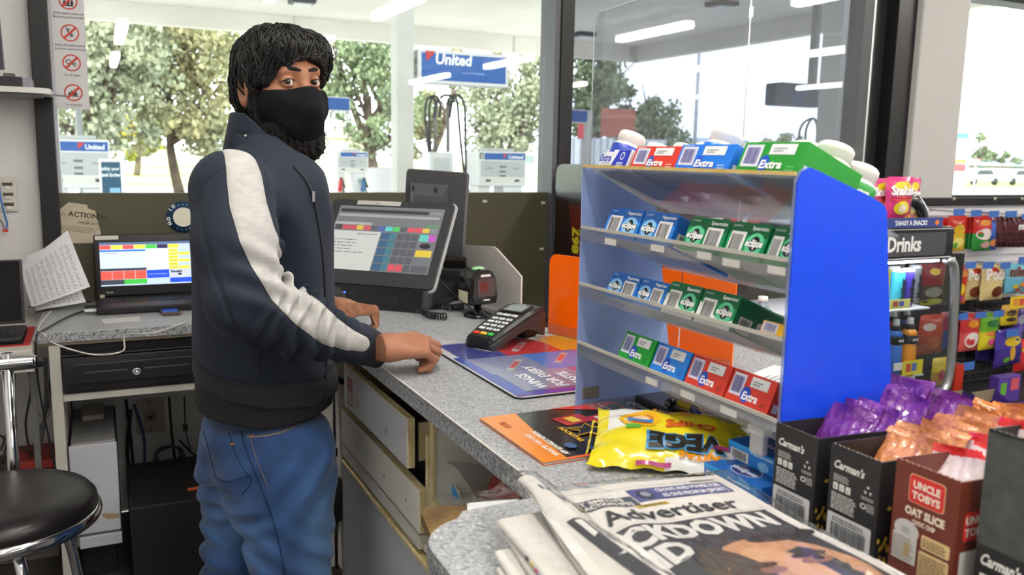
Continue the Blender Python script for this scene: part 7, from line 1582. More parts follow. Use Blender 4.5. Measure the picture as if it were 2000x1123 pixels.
b.grid(G, film); b.build('plastic_wrap', label='crinkled clear plastic wrap over the newspaper stack', cat='plastic wrap')
# peppermint boxes behind the newspapers
def pepper(x0, y0, y1, z0, label):
    F = frame((x0, y0, z0), (0, -1, 0), (0, 0, 1)); w = y0-y1; h = .026; d = .13; t = thing('mint_box', label, 'mint box', M=F, group='blue mint boxes beside the oat cartons'); b = MB(F.copy()); b.box((w/2, h/2, -d/2), (w, h, d), '#2277cc', .001); b.build('box', t)
    b = MB(F.copy()); b.rect(I4, 0, h*.72, w, h, C('#2a9be0', .35)); b.barcode(I4, w*.05, h*.08, w*.42, h*.66, '#3a3a3a', '#e4e4e4', 4); b.disc(I4, w*.72, h*.30, h*.42, h*.26, C('#7fc0f0', .3), .0006); b.text(I4, 'Peppermint', w*.47, h*.76, h*.15, '#dff0ff', 'l', .04, w=w*.42, e=.001)
    FT2 = frame(F @ Vector((0, h, 0)), F.to_3x3() @ Vector((1, 0, 0)), F.to_3x3() @ Vector((0, 0, -1))); bb = MB(FT2.copy()); bb.rect(I4, .001, .001, w-.001, d-.001, C('#1f5fae', .35)); bb.disc(I4, w*.5, .03, .026, .018, C('#2a2f6e', .3), .0006); bb.disc(I4, w*.5, .03, .026, .018, '#b9c4e6', .0008, 24, .92); bb.text(I4, 'eclipse', w*.5, .024, .012, '#d9def2', 'c', .05, .1, e=.0012); b.build('print', t); bb.build('top_print', t)
pepper(.755, .915, .808, 1.001, 'blue peppermint mint box lying between the newspapers and oat carton')
pepper(.80, .918, .818, 1.028, 'blue peppermint mint box stacked on top of the lower one')
# bar cartons
card_k = mat('carton_black', '#232224', .4); card_b = mat('carton_brown', '#6b2f22', .38); krf = mat('kraft_inside', '#9a8a70', .8)
def carton(px0, px1, py0, py1, X, z0, z1, dep, m, style, label, tilt=0):
    y0 = ax(px0, py0, X).y; y1 = ax(px1, py1, X).y; w = y0-y1; h = z1-z0; F = frame((X, y0, z0), (0, -1, 0), (0, 0, 1))
    if tilt: F = F @ Matrix.Rotation(tilt, 4, 'Z')
    t = thing('display_carton', label, 'carton', M=F, group=None)
    b = MB(F.copy()); e = .0015; n = 22; saw = [(w*i/n, h+(.0012 if i % 2 else 0)) for i in range(n+1)]
    b.prism([(0, 0, 0), (w, 0, 0)]+[(x, y, 0) for x, y in reversed(saw)], (0, 0, -e), m); b.prism([(e*.5, 0.001, -e), (w-e*.5, 0.001, -e)]+[(min(max(x, e*.5), w-e*.5), y, -e) for x, y in reversed(saw)], (0, 0, -.0004), krf); b.build('front_wall', t)
    for xx, nm in ((0, 1), (w-e, 2)): b = MB(F.copy()); b.prism([(xx, 0, -e), (xx, 0, -dep), (xx, h-.01, -dep), (xx, h-.002, -dep*.3), (xx, h, -e)], (e, 0, 0), m); b.build('side_wall', t)
    b = MB(F.copy()); b.box((w/2, (h-.01)/2, -dep), (w, h-.01, e), m); b.build('back_wall', t); b = MB(F.copy()); b.box((w/2, .001, -dep/2), (w, .002, dep), m); b.build('floor_panel', t)
    b = MB(F.copy()); s_ = h/.112
    if style == 'k':
        b.text(I4, "Carman's", w*.10, h*.79, .0095, '#ecebe6', 'l', .03, .35, w=w*.62)
        b.lines(I4, w*.10, h*.665, w*.42, h*.735, 4, '#bdbcb8', .55, 2, .0006)
        for i in range(3): b.shape(I4, rrect(w*(.10+.13*i), h*.575, w*(.20+.13*i), h*.645, .001, 2), C('#e3e2de', .5)); b.text(I4, 'fit'[i], w*(.15+.13*i), h*.59, .0038, '#232224', 'c', .03, e=.001)
        b.lines(I4, w*.08, h*.385, w*.60, h*.555, 8, '#d0cfcb', .55, 5, .0006, .85)
        for k2 in range(3): a_ = k2*2.094+1.57; b.shape(I4, [(w*.80+.0055*math.cos(a_-.5), h*.69+.0055*math.sin(a_-.5)), (w*.80+.0055*math.cos(a_+.4), h*.69+.0055*math.sin(a_+.4)), (w*.80+.0025*math.cos(a_+.4), h*.69+.0025*math.sin(a_+.4))], '#ecebe6', .0006)
        b.lines(I4, w*.68, h*.60, w*.95, h*.635, 2, '#bdbcb8', .5, 7, .0006); b.disc(I4, w*.73, h*.535, .0045, .0035, '#d9d8d4', .0006, 10, .6); b.lines(I4, w*.80, h*.50, w*.97, h*.58, 4, '#bdbcb8', .5, 8, .0006)
        b.shape(I4, rrect(w*.03, h*.02, w*.92, h*.345, .0025, 3), C('#d3d4d8', .5)); b.lines(I4, w*.14, h*.275, w*.80, h*.325, 2, '#55565c', .5, 9, .0008, .9); b.barcode(I4, w*.10, h*.035, w*.86, h*.27, '#2a2b30', None, 6, .0008, .04, 30)
        FS = frame(F @ Vector((w, 0, 0)), F.to_3x3() @ Vector((0, 0, -1)), F.to_3x3() @ Vector((0, 1, 0))); bs = MB(); rr = random.Random(3)
        for q_ in range(12): bs.disc(FS, .012+rr.uniform(-.008, .010), .015+rr.uniform(-.012, .022), .0022, .0034, '#c9a83e', .0008+q_*.0001, 10)
        bs.disc(FS, .018, h*.55, .0035, .0024, '#c9a83e', .0008, 10); bs.build('oat_print', t)
    elif style == 't':
        b.shape(I4, rrect(w*.24, h*.70, w*.80, h*.93, .004, 3), C('#e9c9a0', .4)); b.shape(I4, rrect(w*.25, h*.705, w*.79, h*.925, .004, 3), C('#cf2e2c', .35), .0007)
        b.text(I4, 'UNCLE', w*.52, h*.825, .0078, '#f6efe2', 'c', .04, w=w*.42, e=.0011); b.text(I4, 'TOBYS', w*.52, h*.74, .0078, '#f6efe2', 'c', .04, w=w*.44, e=.0011)
        b.text(I4, 'OAT SLICE', w*.52, h*.60, .0085, '#efe4d0', 'c', .05, w=w*.62, e=.0008); b.text(I4, 'CHOC CHIP', w*.52, h*.535, .005, '#efe4d0', 'c', .04, w=w*.36, e=.0008)
        b.disc(I4, w*.26, h*.46, w*.20, h*.085, C('#c9c8c6', .5), .0006); b.lines(I4, w*.18, h*.44, w*.34, h*.49, 3, '#8a8988', .5, 3, .0009)
        b.rect(I4, w*.05, h*.20, w*.44, h*.42, C('#cfcdca', .5), .0007); b.lines(I4, w*.06, h*.22, w*.42, h*.41, 9, '#77706a', .4, 4, .001); b.rect(I4, w*.24, h*.24, w*.34, h*.36, C('#cdb27e', .5), .0009)
        b.shape(I4, rrect(w*.50, h*.37, w*.94, h*.48, .002, 2), C('#d9bd8a', .5)); b.lines(I4, w*.52, h*.39, w*.92, h*.465, 4, '#6b4a34', .4, 5, .0008); b.shape(I4, rrect(w*.48, h*.12, w*.94, h*.35, .002, 2), C('#d9bd8a', .5)); b.lines(I4, w*.50, h*.14, w*.92, h*.335, 9, '#6b4a34', .4, 6, .0008, .9)
        b.rect(I4, w*.20, h*.03, w*.36, h*.10, C('#d9d6cc', .5), .0006); b.shape(I4, [(w*.23, h*.04), (w*.33, h*.04), (w*.28, h*.085)], C('#3f7a3a', .5), .0009); b.lines(I4, w*.40, h*.04, w*.9, h*.09, 3, '#b89a80', .4, 7, .0006)
        FS = frame(F @ Vector((w, 0, 0)), F.to_3x3() @ Vector((0, 0, -1)), F.to_3x3() @ Vector((0, 1, 0))); bs = MB(); bs.shape(FS, rrect(.010, h*.52, .055, h*.75, .004, 3), C('#cf2e2c', .35)); bs.text(FS, 'UNCLE', .012, h*.655, .0085, '#f6efe2', 'l', .04, e=.001); bs.text(FS, 'TOBYS', .012, h*.56, .0085, '#f6efe2', 'l', .04, e=.001); bs.rect(FS, .008, h*.20, .05, h*.44, '#cfcdca'); bs.build('side_print', t)
    else:
        b.text(I4, "Carman's", w*.10, h*.30, .0115, '#ecebe6', 'l', .03, .35, w=w*.62); b.shape(I4, [(0, h*.40), (w, h*.40), (w, h*.985), (0, h*.985)], mat('carton_slate', '#4b4f4e', .45, noise=('#3b3f3e', 60, .3, 3)), .0004)
        for i in range(2): b.shape(I4, rrect(w*.10, h*(.18-.10*i), w*.22, h*(.25-.10*i), .001, 2), C('#e3e2de', .5))
        b.lines(I4, w*.28, h*.10, w*.8, h*.24, 4, '#bdbcb8', .5, 5, .0006); b.disc(I4, w*.86, h*.93, .018, .022, C('#c9b7ae', .5), .0008, 26); b.disc(I4, w*.86, h*.93, .0185, .0225, C('#d98a90', .5), .0010, 26, .93)
    b.build('front_print', t); return t, F, w, h
t1, F1, w1, h1 = carton(1517, 1598, 826, 861, .760, 1.001, 1.123, .21, card_k, 'k', 'black oat slice carton full of purple wrapped bars beside the mint boxes')
t2, F2_, w2, h2 = carton(1625, 1722, 863, 902, .760, 1.001, 1.125, .22, card_k, 'k', 'black oat slice carton full of caramel coloured bars, second in the row')
t3, F3, w3, h3 = carton(1752, 1878, 897, 943, .760, 1.001, 1.137, .17, card_b, 't', 'brown and red oat slice carton holding red and white bars')
t4, F4, w4, h4 = carton(1928, 2060, 872, 925, .772, 1.001, 1.196, .15, mat('carton_dark', '#1f2022', .4), 'd', 'tall dark grey carton at the right end of the bar cartons')
foil_n = 0
def bar(F, w, x0, dpt, z0, hgt, m, lean, seed, label, group, twist=0, wide=1.0, band=None, skew=0):
    """snack bar standing in its carton: pillow body with a crimped fin on top"""
    global foil_n
    r = random.Random(seed); M = F @ T(x0, z0, -dpt) @ RX(-lean) @ RZ(skew) @ RY(twist)
    t = thing('snack_bar', label, 'snack bar', M=M, group=group)
    W2 = w*.5*wide; b = MB(M.copy()); n = 22; G = []
    def prof(v):  # half thickness along the height
        return .0085*min(1, (v*8+.1))*(1 if v < .80 else max(.06, 1-((v-.80)/.14)**1.2))
    for s_ in (1, -1):
        G = []
        for i in range(n+1):
            u = -1+2*i/n; row = []
            for j in range(21):
                v = j/20; th = prof(v)*(1-abs(u)**4)**.6; cr = .0022*math.sin(u*9+seed+v*6)*math.sin(v*15+u*7+seed*2)+.0012*math.sin(u*23-v*30+seed)
                row.append((u*W2*(1 if v < .85 else 1+.04*math.sin(seed)), v*hgt, s_*th+cr*(1 if v > .3 else .2)+(.006*math.sin(u*3+seed)*max(0, v-.8)*3)))
            G.append(row)
        b.grid(G, m)
    b.build('wrapper', t)
    b = MB(M.copy()); G = []
    for i in range(25):
        u = -1+2*i/24; row = []
        for j in range(4):
            v = j/3; row.append((u*W2*1.02, hgt+v*.009+(.0008 if (i % 2 and j == 3) else 0), .0006*math.sin(i*2.6)+.006*math.sin(u*3+seed)*.6+v*v*.004*math.sin(u*2.2+seed*1.7)))
        G.append(row)
    b.grid(G, band or m); b.build('crimped_end', t); return t
pur = mat('foil_purple', '#7a3492', .16, coat=.8, bump=(75, .6)); cara = mat('foil_caramel', '#cc8454', .15, coat=.8, bump=(80, .6)); redf = mat('foil_red', '#dd2a30', .16, coat=.8, bump=(80, .5)); whf = mat('foil_white_pink', '#e3d3d6', .22, coat=.6, bump=(70, .3)); orf = mat('foil_amber', '#bf6f2a', .15, coat=.8, bump=(80, .6))
where = ('nearest the front wall', 'second from the front', 'third from the front', 'fourth from the front', 'fifth from the front', 'sixth from the front', 'seventh from the front', 'eighth from the front', 'ninth from the front', 'at the very back')
for k in range(8):
    bar(F1, w1, w1*.5, .014+.0245*k, .003, (.150, .155, .148, .168, .180, .172, .160, .156)[k], pur, .52+.06*math.sin(k*2), k+1, 'purple wrapped oat bar '+where[k]+' of the first carton', 'purple wrapped bars in the first carton', .15*math.sin(k*3), .95, skew=.12*math.sin(k*1.7))
for k in range(9):
    bar(F2_, w2, w2*.5, .014+.0235*k, .003, .145+.004*(k % 2)+.0016*k, cara if k < 6 else orf, .56+.05*math.sin(k*2.3), k+11, 'caramel coloured wrapped oat bar '+where[k]+' of the second carton', 'caramel coloured bars in the second carton', .12*math.sin(k*2.1), .97, skew=.08*math.sin(k*1.9))
for k in range(6):
    bar(F3, w3, w3*.5, .016+.024*k, .003, .146+.008*(k % 3), whf, .46+.07*math.sin(k*1.3), k+31, 'white and red wrapped oat bar '+where[k]+' of the brown carton', 'red and white bars in the brown carton', .2*math.sin(k*2.7), .92, band=redf, skew=.16*math.sin(k*2.2+1))
for k in range(4):
    bar(F4, w4, w4*.45, .018+.026*k, .003, .190+.006*(k % 2), whf, .16+.05*math.sin(k*1.3), k+41, 'red and white wrapped bar '+where[k]+' of the tall dark carton', 'red and white bars in the tall dark carton', .2*math.sin(k*2.7), .8, band=redf, skew=.16*math.sin(k*2.2+1))
# ======================= SLUSH MACHINE AND SHOP FLOOR =======================
c_ = ay(1087, 320, 3.47); xa = c_.x; zt = c_.z; Yn = ax(1292, 450, xa).y
t = thing('drink_machine', 'black and dark red drink machine behind the orange holder', 'drink machine', (xa+.4, 3.1, 0))
b = MB(); b.prism([(xa, y, z) for y, z in [(Yn-.02, zt-.15), (Yn-.03, zt-.05), (Yn+.0, zt-.012), (Yn+.05, zt), (3.42, zt), (3.455, zt-.01), (3.47, zt-.04), (3.475, zt-.11), (3.46, zt-.15)]], (.44, 0, 0), mat('machine_black', '#3a3b40', .3, coat=.3)); b.build('hood', t)
b = MB(); b.bx(xa+.006, xa+.436, Yn, 3.47, .35, zt-.15, mat('machine_maroon', '#230d0d', .3, coat=.3)); b.build('cabinet', t)
b = MB(); b.bx(xa+.002, xa+.44, Yn, 3.49, 0, .35, '#141414', .004); b.build('base', t)
FM = frame((xa+.005, 3.47, 0), (0, -1, 0), (0, 0, 1)); b = MB(FM.copy()); q_ = lambda px, py: (3.47-ax(px, py, xa+.005).y, ax(px, py, xa+.005).z)
u, v = q_(1129, 497); b.text(T(u, v, 0) @ RZ(math.pi/2), '867', 0, 0, .055, C('#d9cf2e', .35), 'l', .05, e=.001); u, v = q_(1130, 455); b.disc(I4, u, v, .018, .014, C('#d9cf2e', .4), .001, 20, .75)
u, v = q_(1112, 400); b.shape(I4, [(u, v), (3.47-Yn, v+.01), (3.47-Yn, .7), (u+.10, .7)], C('#5a1512', .3), .0006); u, v = q_(1133, 470); b.rect(I4, u, .75, u+.3, v, C('#d8c9c0', .4), .0009); b.rect(I4, u+.02, .75, u+.3, v-.02, C('#7a1714', .35), .0012); b.build('side_graphic', t)
FM = frame((xa+.006, Yn-.001, 0), (1, 0, 0), (0, 0, 1)); b = MB(FM.copy()); X_ = lambda px: ay(px, 450, Yn).x-xa-.006; v = ay(1400, 450, Yn).z
b.rect(I4, .0, v-.2, .43, v+.06, C('#4a1a15', .3), .0006); b.disc(I4, X_(1370), v-.03, .05, .06, C('#c8382e', .35), .0012, 30); b.disc(I4, X_(1370), v-.03, .055, .065, C('#d8c9c0', .35), .001, 30)
for p0, p1, cc in ((1376, 1410, '#dcd6d0'), (1424, 1445, '#c8382e'), (1448, 1458, '#e0dcd8'), (1460, 1500, '#cf4436')): b.rect(I4, X_(p0), v-.1, X_(p1), v+.05, C(cc, .4), .0014)
b.build('front_graphic', t)
b = MB(); b.tube([(1.985, 3.53, ay(1082, 408, 3.5).z), (1.985, 3.50, ay(1082, 408, 3.5).z)], .008, '#8a8a8a', 8); b.build('wall_bolt', label='small metal bolt on the wall left of the drink machine', cat='bolt')
c = az(1486, 652, 1.0); t = thing('drink_bottle', 'small clear bottle with blue and red label seen through the gum stand', 'bottle', tuple(c)); b = MB(); b.lathe([(0, 0), (.022, 0), (.024, .004), (.024, .062), (.012, .078), (.011, .09)], clear('bottle_clear', '#d7dde2', .06, .3, '#c9d3da'), T(*c), 20); b.build('bottle', t); b = MB(); b.lathe([(.0245, .012), (.0248, .012), (.0248, .036), (.0248, .05), (.0245, .05)], [C('#c83a32', .3)]*2+[C('#2f6bb8', .3)]*2, T(*c), 20); b.build('label_band', t); b = MB(); b.lathe([(.012, .086), (.0125, .086), (.0125, .10), (0, .10)], '#e6e6e6', T(*c), 16); b.build('cap', t)
# ---- open-front drinks cooler ----
Yf = 2.3; XL = 2.35; XR = ay(1862, 470, Yf).x; z1 = ay(1800, 450, Yf).z; z2 = ay(1800, 505, Yf).z; zb = ay(1800, 780, Yf).z
t = thing('drinks_cooler', 'black topped drinks cooler with glass sides behind the blue panel', 'cooler', (2.8, 2.6, 0)); bm_ = mat('cooler_black', '#1b1b1d', .18, coat=.5)
b = MB(); P = rrect(XL, z2-.006, XR, z1+.012, .02, 5); b.prism([(x, Yf, z) for x, z in P], (0, .5, 0), bm_); b.build('header', t)
FH_ = frame((0, Yf-.0015, 0), (1, 0, 0), (0, 0, 1)); b = MB(FH_.copy()); b.shape(I4, rrect(XL+.02, z2+.012, XR-.045, z1-.008, .015, 4), C('#4b4a50', .3), .0005); c = ay(1733, 492, Yf); b.text(I4, 'Drinks', c.x-.004, c.z, .058, '#f4f4f4', 'l', .035, w=ay(1797, 490, Yf).x-c.x+.004, e=.0012)
b.rect(I4, XL, z2+.0, XR-.01, z2+.005, C('#c9cbd0', .3), .001); b.rect(I4, XL, z1+.003, XR-.01, z1+.007, C('#c9cbd0', .3), .001); b.build('header_sign', t)
b = MB(); b.bx(XL, XR-.01, Yf+.01, Yf+.49, .0, zb-.03, '#c9cacb', .01); b.build('lower_cabinet', t)
b = MB(); b.bx(XL, XR+.02, Yf, Yf+.02, zb-.06, zb+.0, mat('chrome_soft', '#b9bbbd', .25, .8), .008); b.build('front_sill', t)
b = MB(); xr2 = XR+.055; b.tube(spline([(XR-.02, Yf+.006, z2-.01), (XR+.03, Yf+.006, z2-.05), (xr2, Yf+.006, z2-.25), (xr2+.01, Yf+.006, zb+.10), (XR+.03, Yf+.006, zb+.01), (XR-.05, Yf+.006, zb-.025)]), .018, mat('chrome_soft', '#b9bbbd', .25, .8), 10); b.build('side_frame', t)
b = MB(); b.tube(spline([(XR-.02, Yf+.49, z2-.01), (xr2, Yf+.49, z2-.2), (xr2, Yf+.49, zb+.10), (XR-.05, Yf+.49, zb-.025)]), .015, bm_, 8); b.build('side_frame', t)
b = MB(); b.bx(XL, XR+.04, Yf+.012, Yf+.016, zb, z2-.004, clear('cooler_glass', '#f2f4f5', .04)); b.build('front_glass', t)
b = MB(); b.bx(XR+.045, XR+.05, Yf+.02, Yf+.48, zb, z2-.03, clear('cooler_glass', '#f2f4f5', .04)); b.build('side_glass', t)
zs = [ay(1770, 592, 2.45).z, ay(1770, 718, 2.45).z]; XS = ay(1800, 600, 2.4).x
b = MB(); b.bx(XL+.02, XR-.02, Yf+.04, Yf+.07, z2-.022, z2-.008, mat('added_cooler_lamp', '#f4f8ff', .4, emit=30)); b.build('added_lamp_strip', t)  # unseen light strip added under the header to brighten the dark inside
for z in zs: b = MB(); b.bx(XL, XS, Yf+.06, Yf+.46, z-.012, z-.004, '#d9dadb', .002); b.build('wire_shelf', t)
def can(px, py, Y, c1, txt, label):
    o = ay(px, py, Y); t = thing('drink_can', label, 'can', (o.x, Y, zs[0]-.004), 'tall drink cans in the cooler'); M = T(o.x, Y, zs[0]-.004); b = MB(); b.lathe([(0, 0), (.024, 0), (.028, .006), (.028, .150), (.023, .160), (.022, .162), (0, .160)], [C('#c9cbd0', .3)]*2+[C(c1, .25)]+[C('#c9cbd0', .3)]*3, M, 20); b.build('can_body', t); F = frame((o.x, Y-.0285, zs[0]+.02), (0, 0, 1), (-1, 0, 0)); b = MB(); b.text(F, txt, 0, -.012, .024, '#14161a', 'l', .05, e=.0006); b.build('lettering', t)
can(1743, 560, 2.47, '#c9b83a', 'Mo', 'yellow can at the left edge of the cooler'); can(1752, 560, 2.40, '#3fb0c8', 'Mother', 'turquoise tall drink can in the cooler'); can(1770, 560, 2.40, '#4a3aa8', 'Mother', 'violet tall drink can in the cooler'); can(1784, 560, 2.47, '#7a7f86', 'Mother', 'grey tall drink can behind the violet one')
def dbottle(px, Y, z, c1, c2, s, label, capc='#d7dde0'):
    o = ay(px, 650, Y); M = T(o.x, Y, z) @ Matrix.Scale(s, 4); t = thing('sports_drink', label, 'drink bottle', (o.x, Y, z), 'sports drink bottles in the cooler'); b = MB(); b.lathe([(0, 0), (.030, 0), (.034, .006), (.034, .12), (.030, .13), (.034, .14)], C(c1, .15, coat=.5), M, 20); b.lathe([(.034, .172), (.030, .188), (.018, .200)], C(c1, .15, coat=.5), M, 20); b.build('bottle', t); b = MB(); b.lathe([(.034, .138), (.0348, .14), (.0348, .172), (.034, .174)], C('#1b1c20', .3), M, 20); b.box((o.x, Y-.0335*s, z+.157*s), (.03*s, .002, .010*s), '#c9ccd0'); b.build('label_band', t); b = MB(); b.lathe([(.019, .196), (.020, .198), (.020, .216), (.014, .220)], '#1b1c20', M, 16); b.lathe([(.013, .218), (.015, .220), (.013, .246), (0, .248)], capc, M, 16); b.build('cap', t)
dbottle(1749, 2.40, zs[1]-.004, '#2f6fc8', 0, .95, 'blue sports drink bottle at the front of the cooler middle row'); dbottle(1776, 2.38, zs[1]-.004, '#d98a1e', 0, .98, 'orange sports drink bottle in the cooler middle row'); dbottle(1742, 2.55, zs[1]-.004, '#c84a2a', 0, .95, 'red sports drink bottle at the back of the cooler middle row'); dbottle(1768, 2.56, zs[1]-.004, '#2f6fc8', 0, .95, 'second blue sports drink bottle behind the front ones')
for px, Yq, c_, lab in ((1750, 2.40, '#d9c92e', 'yellow sports drink bottle low in the cooler'), (1772, 2.40, '#4ab03a', 'green sports drink bottle low in the cooler'), (1789, 2.42, '#b8c83a', 'lime sports drink bottle low in the cooler'), (1748, 2.58, '#3a7ac0', 'blue sports drink bottle low at the back of the cooler'), (1768, 2.58, '#8a8f98', 'grey sports drink bottle low at the back of the cooler')): dbottle(px, Yq, ay(1770, 740, 2.4).z-.248*.9, c_, 0, .9, lab)
def tag_(px0, py0, px1, py1, Y, c, label, grp='price tickets around the drinks and sweets', inner=None):
    a_ = ay(px0, py0, Y); d_ = ay(px1, py1, Y); t = MB(); t.bx(a_.x, d_.x, Y-.002, Y, d_.z, a_.z, c)
    if inner:
        for k, ic in enumerate(inner): t.bx(a_.x+(d_.x-a_.x)*(.15+.3*k), a_.x+(d_.x-a_.x)*(.38+.3*k), Y-.003, Y-.002, d_.z+(a_.z-d_.z)*.25, a_.z-(a_.z-d_.z)*.2, ic)
    t.build('price_ticket', label=label, cat='price ticket', group=grp)
tag_(1738, 586, 1776, 601, 2.33, '#dfe07a', 'pale yellow price ticket on the cooler below the cans', None, ('#b84a4a', '#5a5ab0')); tag_(1764, 706, 1800, 729, 2.33, '#e3d52a', 'bright yellow price ticket on the cooler below the sports drinks', None, ('#c84a3a', '#5a6ab8')); tag_(1746, 710, 1764, 722, 2.335, '#e4e4e2', 'white price ticket beside the bright yellow one', None)
# tray with snake sweets on the cooler
zt = z1+.013; t = thing('snack_tray', 'blue fronted TANGY snack tray on top of the cooler', 'tray', (2.7, 2.4, zt)); a_ = ay(1836, 440, Yf).x; b = MB(); b.bx(XL, a_, Yf-.01, Yf+.30, zt, zt+.012, bm_, .003); b.bx(XL, a_, Yf-.012, Yf-.008, zt, zt+.038, C('#3b4a8c', .25), .001); b.build('tray_body', t)
F = frame((0, Yf-.0125, 0), (1, 0, 0), (0, 0, 1)); b = MB(F.copy()); b.text(I4, 'TANGY A SNACK?', ay(1742, 440, Yf).x, zt+.010, .018, '#e9ecf4', 'l', .04, w=ay(1805, 440, Yf).x-ay(1742, 440, Yf).x); b.shape(I4, [(a_-.05, zt+.018), (a_-.035, zt+.030), (a_-.02, zt+.018), (a_-.035, zt+.006)], C('#e0803a', .4)); b.build('lettering', t)
b = MB(); b.tube(spline([(a_-.10, Yf+.1, zt+.10), (a_-.03, Yf+.1, zt+.095), (a_+.02, Yf+.1, zt+.05), (a_+.03, Yf+.1, zt+.0)]), .012, bm_, 10, flat=2.2); b.build('curved_guard', t)
def pouch(px0, py0, px1, py1, Y, top, bot, txt, label, group, tcol='#ffffff', panel=None, name='sweet_bag', stand=False, tilt=0, accents=()):
    A_ = ay(px0, py0, Y); D_ = ay(px1, py1, Y); w = D_.x-A_.x; h = A_.z-D_.z; M = T(A_.x, Y, D_.z) @ RX(math.pi/2) @ RZ(tilt)
    t = thing(name, label, 'sweet bag', M=M, group=group); b = MB(M.copy()); n, m_ = 10, 14; r = random.Random(int(px0*7+py0)); ph_ = r.uniform(0, 6)
    def P_(u, v, s_): e = max(0, (1-abs(2*u-1)**3))*max(0, (1-abs(2*v-1)**4)); return (w*u+(.012*w*math.sin(v*12+ph_)), h*v, s_*e*min(w, h)*.13+.003*math.sin(u*7+v*9+ph_)*e+.0015*math.sin(v*30)*(1-e))
    mt_, mb_ = C(top, .25, coat=.5), C(bot, .25, coat=.5)
    b.grid([[P_(i/n, j/m_, 1) for j in range(m_+1)] for i in range(n+1)], lambda i, j: mt_ if j >= m_*.48 else mb_); b.grid([[P_(i/n, j/m_, -1) for j in range(m_+1)] for i in range(n+1)], mt_); b.build('bag', t)
    b = MB(M.copy())
    def pp(x, y, e): return (w*x, h*y, P_(min(1, max(0, x)), min(1, max(0, y)), 1)[2]+e)
    def bb(x, y, rx, ry, c, e): b.add([pp(x+rx*math.cos(a), y+ry*math.sin(a), e) for a in np.linspace(0, 2*math.pi, 15)[:-1]]+[pp(x, y, e)], [(k, (k+1) % 14, 14) for k in range(14)], C(c, .3))
    for k, (x, y, rx, ry, c) in enumerate(accents): bb(x, y, rx, ry, c, .002+.0006*k)
    if txt:
        V, Fx = text_geo(txt, .05, 0); q_ = np.array(V); x0, x1_ = q_[:, 0].min(), q_[:, 0].max(); k = .8/(x1_-x0); b.add([pp(.1+(p[0]-x0)*k, .60+p[1]*k*w/h*1.1, .0055) for p in q_], Fx, C(tcol, .4))
    if accents or txt: b.build('bag_print', t)
    return t
gs = 'pink snake sweet bags on the cooler tray'; acc = ((.5, .80, .30, .10, '#e3cf2a'), (.5, .30, .28, .16, '#e3cf2a'), (.5, .50, .42, .05, '#c8382e'), (.5, .28, .14, .10, '#e9dfc8'), (.8, .08, .14, .06, '#e0a83a'))
pouch(1700, 348, 1740, 430, 2.40, '#cf4a86', '#e08aa8', 'Snakes', 'pink snake sweet bag partly hidden by the white bottle', gs, accents=acc); pouch(1732, 345, 1777, 430, 2.36, '#cf3a7c', '#cf3a7c', 'Snakes', 'middle pink snake sweet bag on the cooler tray', gs, accents=acc); pouch(1768, 347, 1792, 430, 2.42, '#cf4a86', '#d98ab0', 'Snakes', 'right pink snake sweet bag on the cooler tray', gs, accents=acc)
# ---- sweets rack by the right window ----
YR_ = 3.42; t = thing('sweets_rack', 'black wire sweets rack below the right window', 'display rack', (5.0, 3.42, 0)); xa = 4.28; xb = 6.3; ztop = ay(1900, 390, YR_).z
b = MB(); b.bx(xa, xb, YR_, YR_+.03, ztop-.035, ztop+.012, '#1e1e21', .004); b.build('top_bar', t)
for px in (1862, 1942, 1995): c = ay(px, 388, YR_); b = MB(); b.ball((c.x, YR_-.004, c.z), .010, '#c9c6b8', 10); b.build('stud', t)
b = MB(); b.bx(xa, xb-.0, YR_+.02, YR_+.03, .52+.1, ztop-.035, mat('backboard_white', '#f0f1f6', .5)); 
b.build('white_backboard', t)
b = MB(); b.bx(xa, xb, YR_+.02, YR_+.03, .0, .62, mat('backboard_dark', '#232226', .5)); b.build('dark_backboard', t)
for k in range(24): b = MB(); z = .05+k*.05; b.tube([(xa, YR_+.012, z), (xb, YR_+.012, z)], .0028, '#55565a' if z < .62 else '#c9cbd2', 6, cap=False); b.build('wire', t)
for k in range(30): b = MB(); x = xa+k*.07; b.tube([(x, YR_+.016, 0), (x, YR_+.016, .62)], .0024, '#55565a', 6, cap=False); b.build('wire', t)
b = MB(); b.bx(xa-.02, xa+.01, YR_-.02, YR_+.04, 0, ztop, '#1e1e21', .003); b.build('side_post', t)
g1, g2, g3, g4 = 'sweet bags hanging on the top row of the rack', 'sweet bags hanging on the second row of the rack', 'sweet bags hanging on the third row of the rack', 'purple chocolate bags hanging on the lowest row'
ra = ((.5, .62, .30, .14, '#e3b52a'), (.5, .25, .3, .14, '#e9dc7a'), (.35, .18, .12, .08, '#58a03a'))
pouch(1833, 425, 1853, 486, 3.36, '#cf2a22', '#d8b02a', None, 'red and yellow sweet bag first on the top row', g1, accents=ra); pouch(1853, 421, 1882, 490, 3.32, '#d3302a', '#d8b82e', None, 'red and yellow sweet bag second on the top row', g1, accents=ra)
for k in range(3): pouch(1881+k*7, 424, 1895+k*7, 486, 3.36-.02*k, '#b8241e', '#1f7a32', None, ('leftmost', 'middle', 'rightmost')[k]+' narrow red and green bag of three on the top row', g1)
pouch(1903, 421, 1932, 489, 3.30, '#cf2a22', '#2a8a3a', None, 'red and green bag with white cloud shape on top row', g1, accents=((.5, .80, .28, .08, '#e3912a'), (.5, .48, .42, .16, '#e9dcdc'), (.6, .18, .25, .10, '#d8a8a0'))); pouch(1928, 430, 1944, 488, 3.36, '#2a5ac0', '#2a4a9c', None, 'blue sweet bag beside the maroon bags', g1, accents=((.6, .25, .3, .12, '#d98a3a'),))
